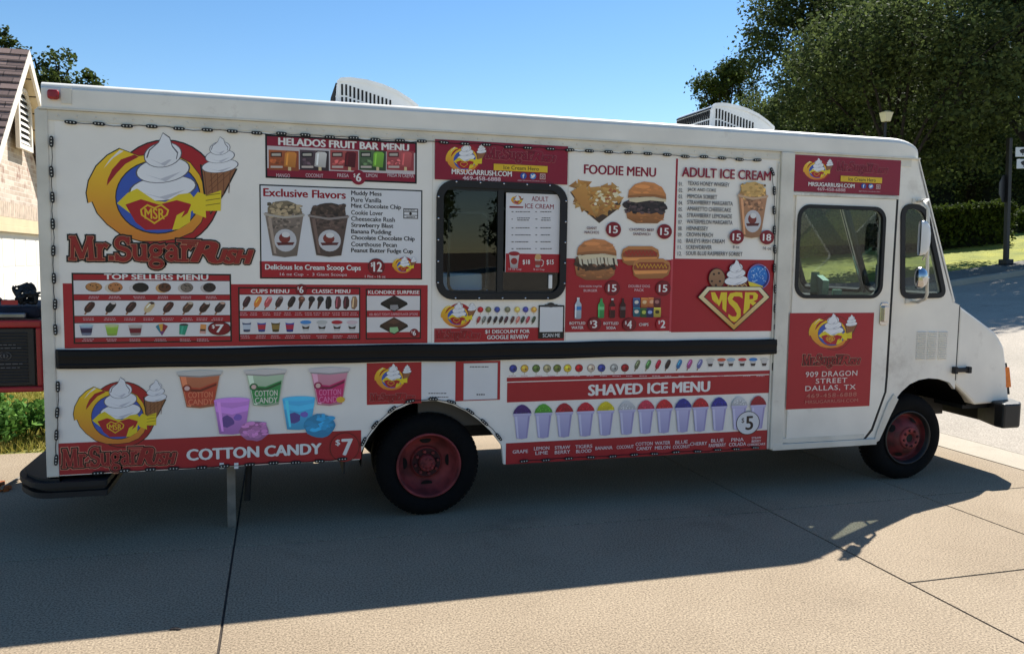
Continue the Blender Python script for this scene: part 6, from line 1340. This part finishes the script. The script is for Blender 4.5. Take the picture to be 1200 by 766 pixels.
def tree(name, base, th, blobs, n, size, seed, m, label, group=None, clus=0.45, tr=0.28, hang=True):
    rng = np.random.default_rng(seed); rr = random.Random(seed)
    t = empty(name, base, label, 'tree', group)
    pts = crown_points(rng, blobs, n, clus); me = leaves_mesh('crown', pts, size, rng, m)
    o = bpy.data.objects.new('crown', me); finish(o, t)
    mb = MB(); mb.tube([(0, 0, -0.3), (0.05, 0.02, th*0.35), (-0.04, 0.06, th*0.7), (0, 0, th)], [tr*1.35, tr, tr*0.85, tr*0.7], 12)
    for b in blobs[:14]:
        e = Vector(b[:3]); s_ = Vector((0, 0, th*rr.uniform(0.75, 1.0))); md = s_.lerp(e, 0.5)+Vector((rr.uniform(-.3, .3), rr.uniform(-.3, .3), 0.3)); mb.tube([s_, md, e], [tr*0.5, tr*0.3, 0.04], 7)
        for k in range(3):
            e2 = e+Vector((rr.uniform(-1, 1)*b[3]*0.7, rr.uniform(-1, 1)*b[4]*0.7, rr.uniform(-0.4, 0.8)*b[5]*0.7)); mb.tube([md.lerp(e, 0.4+0.2*k), e2], [tr*0.16, 0.02], 5)
    finish(bpy.data.objects.new('trunk', None), None) if False else None
    ob = mb.build('trunk', [BARK]); ob.parent = t
    return t
def lobes(rng, n, R, zc, flat=0.75, r0=0.42):
    out = []
    for i in range(n):
        a = 2*pi*i/n+rng.uniform(-0.4, 0.4); z = rng.uniform(-0.7, 0.9); q = R*math.sqrt(max(0.05, 1-z*z*0.8))*rng.uniform(0.5, 0.78); rr = R*rng.uniform(r0*0.75, r0*1.2)
        out.append((q*cos(a), q*sin(a), zc+z*R*flat, rr, rr, rr*0.8))
    out.append((0, 0, zc+0.1*R, R*0.55, R*0.55, R*0.5)); return out
def T3(u, v, d):
    p = CAMPOS+(RIGHT*((u-600)/FPX)+DOWN*((v-383)/FPX)+FWD)*d; return p
def on(u, d, dz=0.0):
    """ground point seen in direction u at depth d"""
    p = T3(u, 300, d); return (p.x, p.y, hgt(p.x, p.y)+dz)
r_ = random.Random(11)
GRP = 'trees across the street'
A = on(1003, 42); tree('oak_tree', A, 3.4, lobes(r_, 20, 6.8, 7.4, 0.95), 76000, 0.10, 21, LEAF_D, 'largest dark oak behind the cab roof, its left edge against the sky', GRP, clus=0.6, tr=0.3)
B = on(1228, 25.2); tree('oak_tree', B, 3.0, lobes(r_, 16, 4.3, 6.3, 0.85), 48000, 0.075, 22, LEAF_D, 'dark oak hanging in from the right edge above the street sign', GRP)
K_ = on(1045, 25.2); tree('oak_tree', K_, 3.0, lobes(r_, 12, 3.3, 5.4, 0.8), 30000, 0.075, 28, LEAF_D, 'smaller oak nearest the street, just behind the street lamp', GRP, tr=0.13)
Cc = on(1135, 44); tree('oak_tree', Cc, 3.2, lobes(r_, 20, 6.8, 7.2, 1.0), 70000, 0.10, 23, LEAF_D, 'dark tree right of the largest oak, above the clipped hedge', GRP, clus=0.6, tr=0.3)
D_ = on(844, 60); tree('young_tree', D_, 7.0, lobes(r_, 9, 2.2, 10.9, 0.8), 8000, 0.11, 24, LEAF_M, 'small round tree standing alone left of the oaks above the second air conditioner', GRP, tr=0.18)
E_ = on(935, 52); tree('oak_tree', E_, 3.0, lobes(r_, 13, 5.4, 5.6, 0.9), 30000, 0.12, 25, LEAF_D, 'oak farther back, low behind the left side of the largest oak', GRP, clus=0.6)
F_ = on(1060, 56); tree('oak_tree', F_, 2.6, lobes(r_, 13, 6.4, 5.0, 0.9), 34000, 0.13, 26, LEAF_D, 'farthest dark tree, low behind the cab windscreen', GRP, clus=0.65)
G_ = on(1190, 54); tree('oak_tree', G_, 2.6, lobes(r_, 13, 6.0, 5.0, 0.95), 32000, 0.13, 27, LEAF_D, 'background tree to the right of the distant house behind the low hedge', GRP, clus=0.65)
rl = random.Random(4)
Hh = on(66, 36); Hh = (Hh[0], Hh[1], 0); tree('elm_tree', Hh, 5.5, [(-1.6, 0, 9.6, 1.1, 1.1, 0.9), (0.35, 0, 10.1, 0.7, 0.7, 0.7), (-0.7, 0.5, 8.8, 1.6, 1.5, 1.0), (1.2, 0, 9.4, 0.8, 0.8, 0.6), (2.1, 0.3, 8.9, 0.8, 0.8, 0.45), (0.4, -0.3, 8.8, 1.6, 1.4, 0.9), (-0.6, 0, 10.3, 0.45, 0.45, 0.6), (0, 0, 7.2, 2.2, 2.0, 1.6)], 9000, 0.10, 31, LEAF_M, 'leafy treetop showing above the rear end of the truck beside the gable', 'treetops behind the house', clus=0.30, tr=0.2)
Ii = on(4, 38); Ii = (Ii[0], Ii[1], 0); tree('elm_tree', Ii, 6.0, [(0.15, 0, 11.9, 0.42, 0.5, 0.75), (0.75, 0, 11.2, 0.4, 0.4, 0.4), (1.3, 0, 10.5, 0.35, 0.5, 0.5), (0, 0, 9.8, 1.6, 1.4, 1.0), (-1.6, 0, 10.6, 1.2, 1.0, 1.2), (0, 0, 8.0, 2.2, 2.0, 1.3)], 6500, 0.10, 32, LEAF_M, 'leafy treetop peeking over the shingle roof ridge at the far left', 'treetops behind the house', clus=0.30, tr=0.2)
# shrub beside the driveway behind the truck
def clump(name, label, cat, pts_, m, size, seed, origin, group=None, aspect=0.62):
    rng = np.random.default_rng(seed); me = leaves_mesh(name, np.array(pts_)-np.array(origin), size, rng, m, aspect); o = bpy.data.objects.new(name, me); o.location = origin; return finish(o, None, label, cat, group)
rng = np.random.default_rng(41); bl = [(-3.3+0.33*i, 3.55+0.15*sin(i*2.1), 0.24, 0.26, 0.34, 0.20+0.08*sin(i*1.7)) for i in range(8)]
sh = empty('shrub', (-2.5, 3.5, 0), 'leafy green low shrub growing beside the driveway behind the truck', 'shrub')
pts = crown_points(rng, bl, 5200, 0.13, 16); pts = pts[(pts[:, 2] > 0.02) & (pts[:, 1] > 2.95)]; me = leaves_mesh('foliage', pts-np.array([-2.5, 3.5, 0]), 0.042, rng, LEAF_S); o = bpy.data.objects.new('foliage', me); finish(o, sh)
mb = MB()
for i in range(26):
    x = -3.4+i*0.095; mb.tube([(x+2.5, 0.02*sin(i*3.0), -0.04), (x+2.5+RC.uniform(-.06, .06), RC.uniform(-.12, .12), 0.22), (x+2.5+RC.uniform(-.15, .15), RC.uniform(-.2, .2), 0.42)], [0.008, 0.006, 0.003], 5)
ob = mb.build('stem', [BARK]); ob.parent = sh
# dry grass blades: one mass
def grass(name, x0, x1, y0, y1, n, h, seed, m, z=None):
    rng = np.random.default_rng(seed); x = rng.uniform(x0, x1, n); y = rng.uniform(y0, y1, n); zz = np.array([hgt(a, b) for a, b in zip(x, y)]) if z is None else np.full(n, z)
    hh = h*rng.uniform(0.5, 1.4, n); a = rng.uniform(0, 6.28, n); lx, ly = rng.normal(0, 0.5, n)*hh, rng.normal(0, 0.5, n)*hh; w_ = 0.006+h*0.03
    v = np.empty((n, 3, 3)); v[:, 0] = np.stack([x-w_*np.cos(a), y-w_*np.sin(a), zz], 1); v[:, 1] = np.stack([x+w_*np.cos(a), y+w_*np.sin(a), zz], 1); v[:, 2] = np.stack([x+lx, y+ly, zz+hh], 1)
    me = bpy.data.meshes.new(name); me.vertices.add(n*3); me.vertices.foreach_set('co', v.reshape(-1).astype(np.float32)); me.loops.add(n*3); me.loops.foreach_set('vertex_index', np.arange(n*3, dtype=np.int32)); me.polygons.add(n); me.polygons.foreach_set('loop_start', (np.arange(n)*3).astype(np.int32)); me.materials.append(m); me.update(calc_edges=True)
    o = bpy.data.objects.new(name, me); return finish(o, None, 'dry yellow green grass on the lawn behind the shrub' if z is not None else 'bright green grass on the lawn across the street', 'grass', None, 'stuff')
GR1 = leaf_mat('dry_grass', (118, 122, 48), (190, 172, 92), 0.3); GR2 = leaf_mat('green_grass', (120, 128, 36), (186, 176, 64), 0.3)
grass('grass', -5.0, -1.2, 2.9, 6.9, 16000, 0.09, 51, GR1, -0.01); 
xs0 = 16; grass('grass', 17, 40, 14.6, 26, 60000, 0.09, 52, GR2)
# hedges below the trees
def hedge(u0, u1, d, h, n, seed, label, m=LEAF_H):
    rng = np.random.default_rng(seed); a = Vector(on(u0, d)); b = Vector(on(u1, d)); L_ = (b-a).length; dr = (b-a).normalized(); nr = Vector((-dr.y, dr.x, 0)).normalized()
    t = rng.uniform(0, L_, n); o_ = rng.uniform(-0.7, 0.7, n); z = h*rng.uniform(0, 1, n)**0.6; k = rng.integers(0, 3, n); o_ = np.where(k == 0, np.sign(o_)*0.7, o_); z = np.where(k == 1, h+rng.normal(0, 0.06, n), z)
    p = np.array([[a.x+dr.x*q+nr.x*w_, a.y+dr.y*q+nr.y*w_, a.z+(b.z-a.z)*q/L_+zz] for q, w_, zz in zip(t, o_, z)]); p += rng.normal(0, 0.06, p.shape)+0.06*np.sin(p*2.1)
    mid = (a+b)/2; e = empty('hedge', tuple(mid), label, 'hedge', 'hedges across the street'); me = leaves_mesh('foliage', p-np.array(mid), 0.07, rng, m); finish(bpy.data.objects.new('foliage', me), e)
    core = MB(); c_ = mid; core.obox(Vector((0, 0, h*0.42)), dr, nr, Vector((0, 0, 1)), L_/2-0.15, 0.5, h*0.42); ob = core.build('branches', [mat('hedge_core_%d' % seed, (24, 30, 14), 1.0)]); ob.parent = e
hedge(1040, 1170, 29.5, 1.35, 16000, 61, 'clipped hedge with a sunlit top, right of the windscreen'); hedge(1178, 1300, 32, 0.8, 9000, 62, 'lower dark hedge behind the street sign post')
hedge(880, 1036, 31, 1.25, 14000, 65, 'clipped hedge seen through the cab windows')
hedge(1150, 1330, 39, 2.6, 14000, 63, 'tall dark hedge in the background right of the street sign', LEAF_D); hedge(900, 1112, 40, 3.2, 16000, 64, 'tall dark hedge behind the cab under the trees', LEAF_D)
# low border wall and the house beyond
p0 = Vector(on(1150, 29.5)); 
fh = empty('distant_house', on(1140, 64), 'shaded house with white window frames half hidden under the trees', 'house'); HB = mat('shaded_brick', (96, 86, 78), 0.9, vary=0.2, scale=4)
c = Vector(fh.location); X_ = Vector((RIGHT.x, RIGHT.y, 0)).normalized(); Y_ = Vector((FWD.x, FWD.y, 0)).normalized(); Zv = Vector((0, 0, 1))
def fh_sub(cx_, cy_, cz_, hx, hy, hz, nm, m, par=fh):
    mb = MB().obox(X_*cx_+Y_*cy_+Zv*cz_, X_, Y_, Zv, hx, hy, hz); o = mb.build(nm, [m]); o.parent = par; return o
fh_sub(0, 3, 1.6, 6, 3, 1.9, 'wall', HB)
mb = MB(); rp = [X_*a+Y_*b+Zv*z for a, b, z in ((-6.5, -0.5, 3.4), (6.5, -0.5, 3.4), (6.5, 6.5, 3.4), (-6.5, 6.5, 3.4), (-4, 3, 5.6), (4, 3, 5.6))]; mb.add(rp, [(0, 1, 5, 4), (1, 2, 5), (2, 3, 4, 5), (3, 0, 4), (3, 2, 1, 0)]); o = mb.build('roof', [SHING]); o.parent = fh
for cx_ in (-1.0, 0.25, 3.0):
    wn = fh_sub(cx_, -0.02, 1.75, 0.42, 0.03, 0.62, 'window', mat('dark_pane', (40, 46, 52), 0.2)); fm = MB()
    for (a, b, hx, hz) in ((-0.42, 0, 0.06, 0.66), (0.42, 0, 0.06, 0.66), (0, 0.62, 0.46, 0.06), (0, -0.62, 0.46, 0.06), (0, 0, 0.42, 0.03)): fm.obox(X_*(cx_+a)+Y_*-0.06+Zv*(1.75+b), X_, Y_, Zv, hx, 0.03, hz)
    o = fm.build('window_frame', [TRIMW]); o.parent = wn
# ================================================================== STREET SIGN AND LAMP
SIGN_POST = mat('bronze_post', (34, 32, 30), 0.5, vary=0.2, scale=6); SIGN_BACK = mat('sign_back', (58, 58, 58), 0.5, vary=0.15, scale=5); SIGN_WHITE = mat('sign_white', (226, 228, 226), 0.45, vary=0.05, scale=6); SIGN_TEAL = mat('sign_teal', (30, 128, 132), 0.45, vary=0.08, scale=6)
sb = Vector(on(1179.5, 24.0)); sp_ = empty('street_sign', tuple(sb), 'dark sign post with two white and teal name blades across the street', 'street sign')
def s_sub(mb, nm, mats, par=None, **k): o = mb.build(nm, mats, **k); o.parent = par or sp_; return o
sp_.scale = (1.1, 1.1, 1.1); sp_.rotation_euler = Matrix.Rotation(radians(-2.0), 4, Vector((FWD.x, FWD.y, 0)).normalized()).to_euler()
s_sub(MB().box(-0.055, 0.055, -0.055, 0.055, 0.0, 3.45), 'post', [SIGN_POST], bevel=0.01); s_sub(MB().box(-0.2, 0.2, -0.2, 0.2, -0.1, 0.10).box(-0.13, 0.13, -0.13, 0.13, 0.10, 0.24), 'post_base', [SIGN_POST], bevel=0.02)
mb = MB(); R8 = 0.39; ox = unit((X_.x*0.8+Y_.x*0.6, X_.y*0.8+Y_.y*0.6, 0)); on_ = Vector((-ox.y, ox.x, 0)); zc = 2.12
vs = [ox*R8*cos(radians(22.5+45*k))+Zv*(zc+R8*sin(radians(22.5+45*k)))+on_*(0.07+dz) for dz in (0, 0.012) for k in range(8)]
mb.add(vs, [tuple(range(8)), tuple(range(15, 7, -1))]+[(k, (k+1) % 8, (k+1) % 8+8, k+8) for k in range(8)]); s_sub(mb, 'stop_sign', [SIGN_BACK])
def blade(z, off, txt):
    mb = MB(); c0 = X_*(off+0.62)+Y_*-0.06+Zv*z
    mb.obox(c0, X_, Y_, Zv, 0.62, 0.012, 0.125); o = s_sub(mb, 'name_blade', [SIGN_WHITE], bevel=0.008)
    mb = MB(); mb.obox(c0+X_*0.16+Y_*-0.0145, X_, Y_, Zv, 0.44, 0.002, 0.10); s_sub(mb, 'blade_panel', [SIGN_TEAL], o)
    mb = MB(); vs, fs, asp = text_mesh(txt, 0.012); mb.add([c0+X_*(-0.26+(0.36 if len(txt) > 1 else 0.10)*x)+Y_*-0.0185+Zv*(-0.06+0.12*y) for x, y in vs], fs); s_sub(mb, 'blade_lettering', [SIGN_WHITE], o, recalc=False)
    mb = MB(); t0 = c0+X_*-0.43+Y_*-0.0145; mb.obox(t0+Zv*-0.05, X_, Y_, Zv, 0.012, 0.002, 0.04)
    mb.add([t0+X_*0.085*cos(q)*(1+0.15*sin(5*q))+Zv*(0.02+0.06*sin(q))+Y_*-0.0025 for q in [2*pi*k/20 for k in range(20)]], [tuple(range(20))]); s_sub(mb, 'tree_emblem', [SIGN_POST], o)
blade(3.07, 0.13, 'Lay'); blade(2.76, 0.17, 'D')
lb = Vector(on(1030, 23.0)); lamp = empty('street_lamp', tuple(lb), 'slim street lamp with a pale tapered lantern in front of the oak', 'street lamp')
topz = T3(1030, 154, 23.0).z-lb.z
def l_sub(mb, nm, mats, **k): o = mb.build(nm, mats, **k); o.parent = lamp; return o
l_sub(MB().tube([(0, 0, -0.1), (0, 0, 0.6), (0, 0, 0.62), (0, 0, topz+0.22)], [0.07, 0.07, 0.04, 0.032], 10), 'post', [SIGN_POST])
LAMPG = mat('lantern_glass', (240, 226, 180), 0.35, vary=0.05, scale=5)
mb = MB(); vs = [Vector((sx_*w_, sy_*w_, topz+0.22+z)) for w_, z in ((0.085, 0.0), (0.135, 0.25)) for sx_, sy_ in ((-1, -1), (1, -1), (1, 1), (-1, 1))]
mb.add(vs, [(0, 1, 2, 3), (4, 7, 6, 5), (0, 4, 5, 1), (1, 5, 6, 2), (2, 6, 7, 3), (3, 7, 4, 0)]); l_sub(mb, 'lantern', [LAMPG], bevel=0.01)
vs = [Vector((sx_*w_, sy_*w_, topz+0.472+z)) for w_, z in ((0.14, 0.0), (0.05, 0.04)) for sx_, sy_ in ((-1, -1), (1, -1), (1, 1), (-1, 1))]
l_sub(MB().add(vs, [(0, 1, 2, 3), (4, 7, 6, 5), (0, 4, 5, 1), (1, 5, 6, 2), (2, 6, 7, 3), (3, 7, 4, 0)]), 'lantern_cap', [LAMPG])
# appliance behind the service glass, papers on the dashboard
mb = MB().box(1.17, 1.50, 0.16, 0.50, 1.575, 1.82); ap = empty('counter_appliance', (1.34, 0.33, 1.542), 'blue and silver appliance standing on the counter inside the service window', 'appliance')
attach(mb.build('casing', [mat('appliance_blue', (205, 224, 245), 0.35)], bevel=0.02), ap); attach(MB().box(1.15, 1.53, 0.09, 0.54, 1.542, 1.70).build('tray', [CHROME], bevel=0.01), ap); attach(MB().box(1.02, 1.14, 0.2, 0.4, 1.543, 1.82).build('hopper', [BLACK_RUBBER], bevel=0.02), ap)
GREENP = mat('pale_green_card', (150, 196, 170), 0.7, vary=0.15, scale=20)
cb = empty('carton', (5.32, 1.2, 1.602), 'pale green carton lying on the dashboard inside the cab', 'carton')
attach(MB().obox((5.30, 1.18, 1.70), unit((0.35, 0.9, 0.2)), unit((-0.9, 0.35, 0)), unit((-0.1, -0.2, 0.97)), 0.12, 0.03, 0.09).obox((5.33, 1.34, 1.72), unit((0.6, 0.8, -0.3)), unit((-0.8, 0.6, 0)), unit((0.2, 0.25, 0.95)), 0.07, 0.04, 0.11).obox((5.34, 1.0, 1.64), unit((0.5, 0.86, 0)), unit((-0.86, 0.5, 0)), Vector((0, 0, 1)), 0.05, 0.04, 0.036).build('card', [GREENP]), cb)

for i, (x, y, sc_) in enumerate(((-13, -46, 1.0), (-3, -50, 1.15), (8, -47, 0.95), (19, -52, 1.2), (30, -48, 1.0))):
    if i == 0:
        t0 = tree('elm_tree', (x, y, 0), 2.4, lobes(random.Random(77), 12, 3.6, 4.6, 0.85), 16000, 0.14, 71, LEAF_M, 'leafy elm across the front lawn facing the menu side of the truck', 'trees facing the truck'); parts_ = list(t0.children); t0.scale = (sc_,)*3
    else:
        t_ = t0.copy(); COL.objects.link(t_); t_.location = (x, y, 0); t_.rotation_euler = (0, 0, i*1.3); t_.scale = (sc_,)*3
        for ch in parts_: c2 = ch.copy(); COL.objects.link(c2); c2.parent = t_

for i, (x, y, sc_) in enumerate(((-2, 52, 0.95), (5.5, 58, 0.9), (12, 54, 0.85), (1, 70, 1.1), (9, 74, 1.1))):
    t_ = t0.copy(); COL.objects.link(t_); t_.location = (x, y, hgt(x, y)-0.1); t_.rotation_euler = (0, 0, 0.7+i*1.9); t_.scale = (sc_,)*3; t_['label'] = 'elm standing far behind the truck across the back lawns'; t_['group'] = 'trees far behind the truck'
    for ch in parts_: c2 = ch.copy(); COL.objects.link(c2); c2.parent = t_
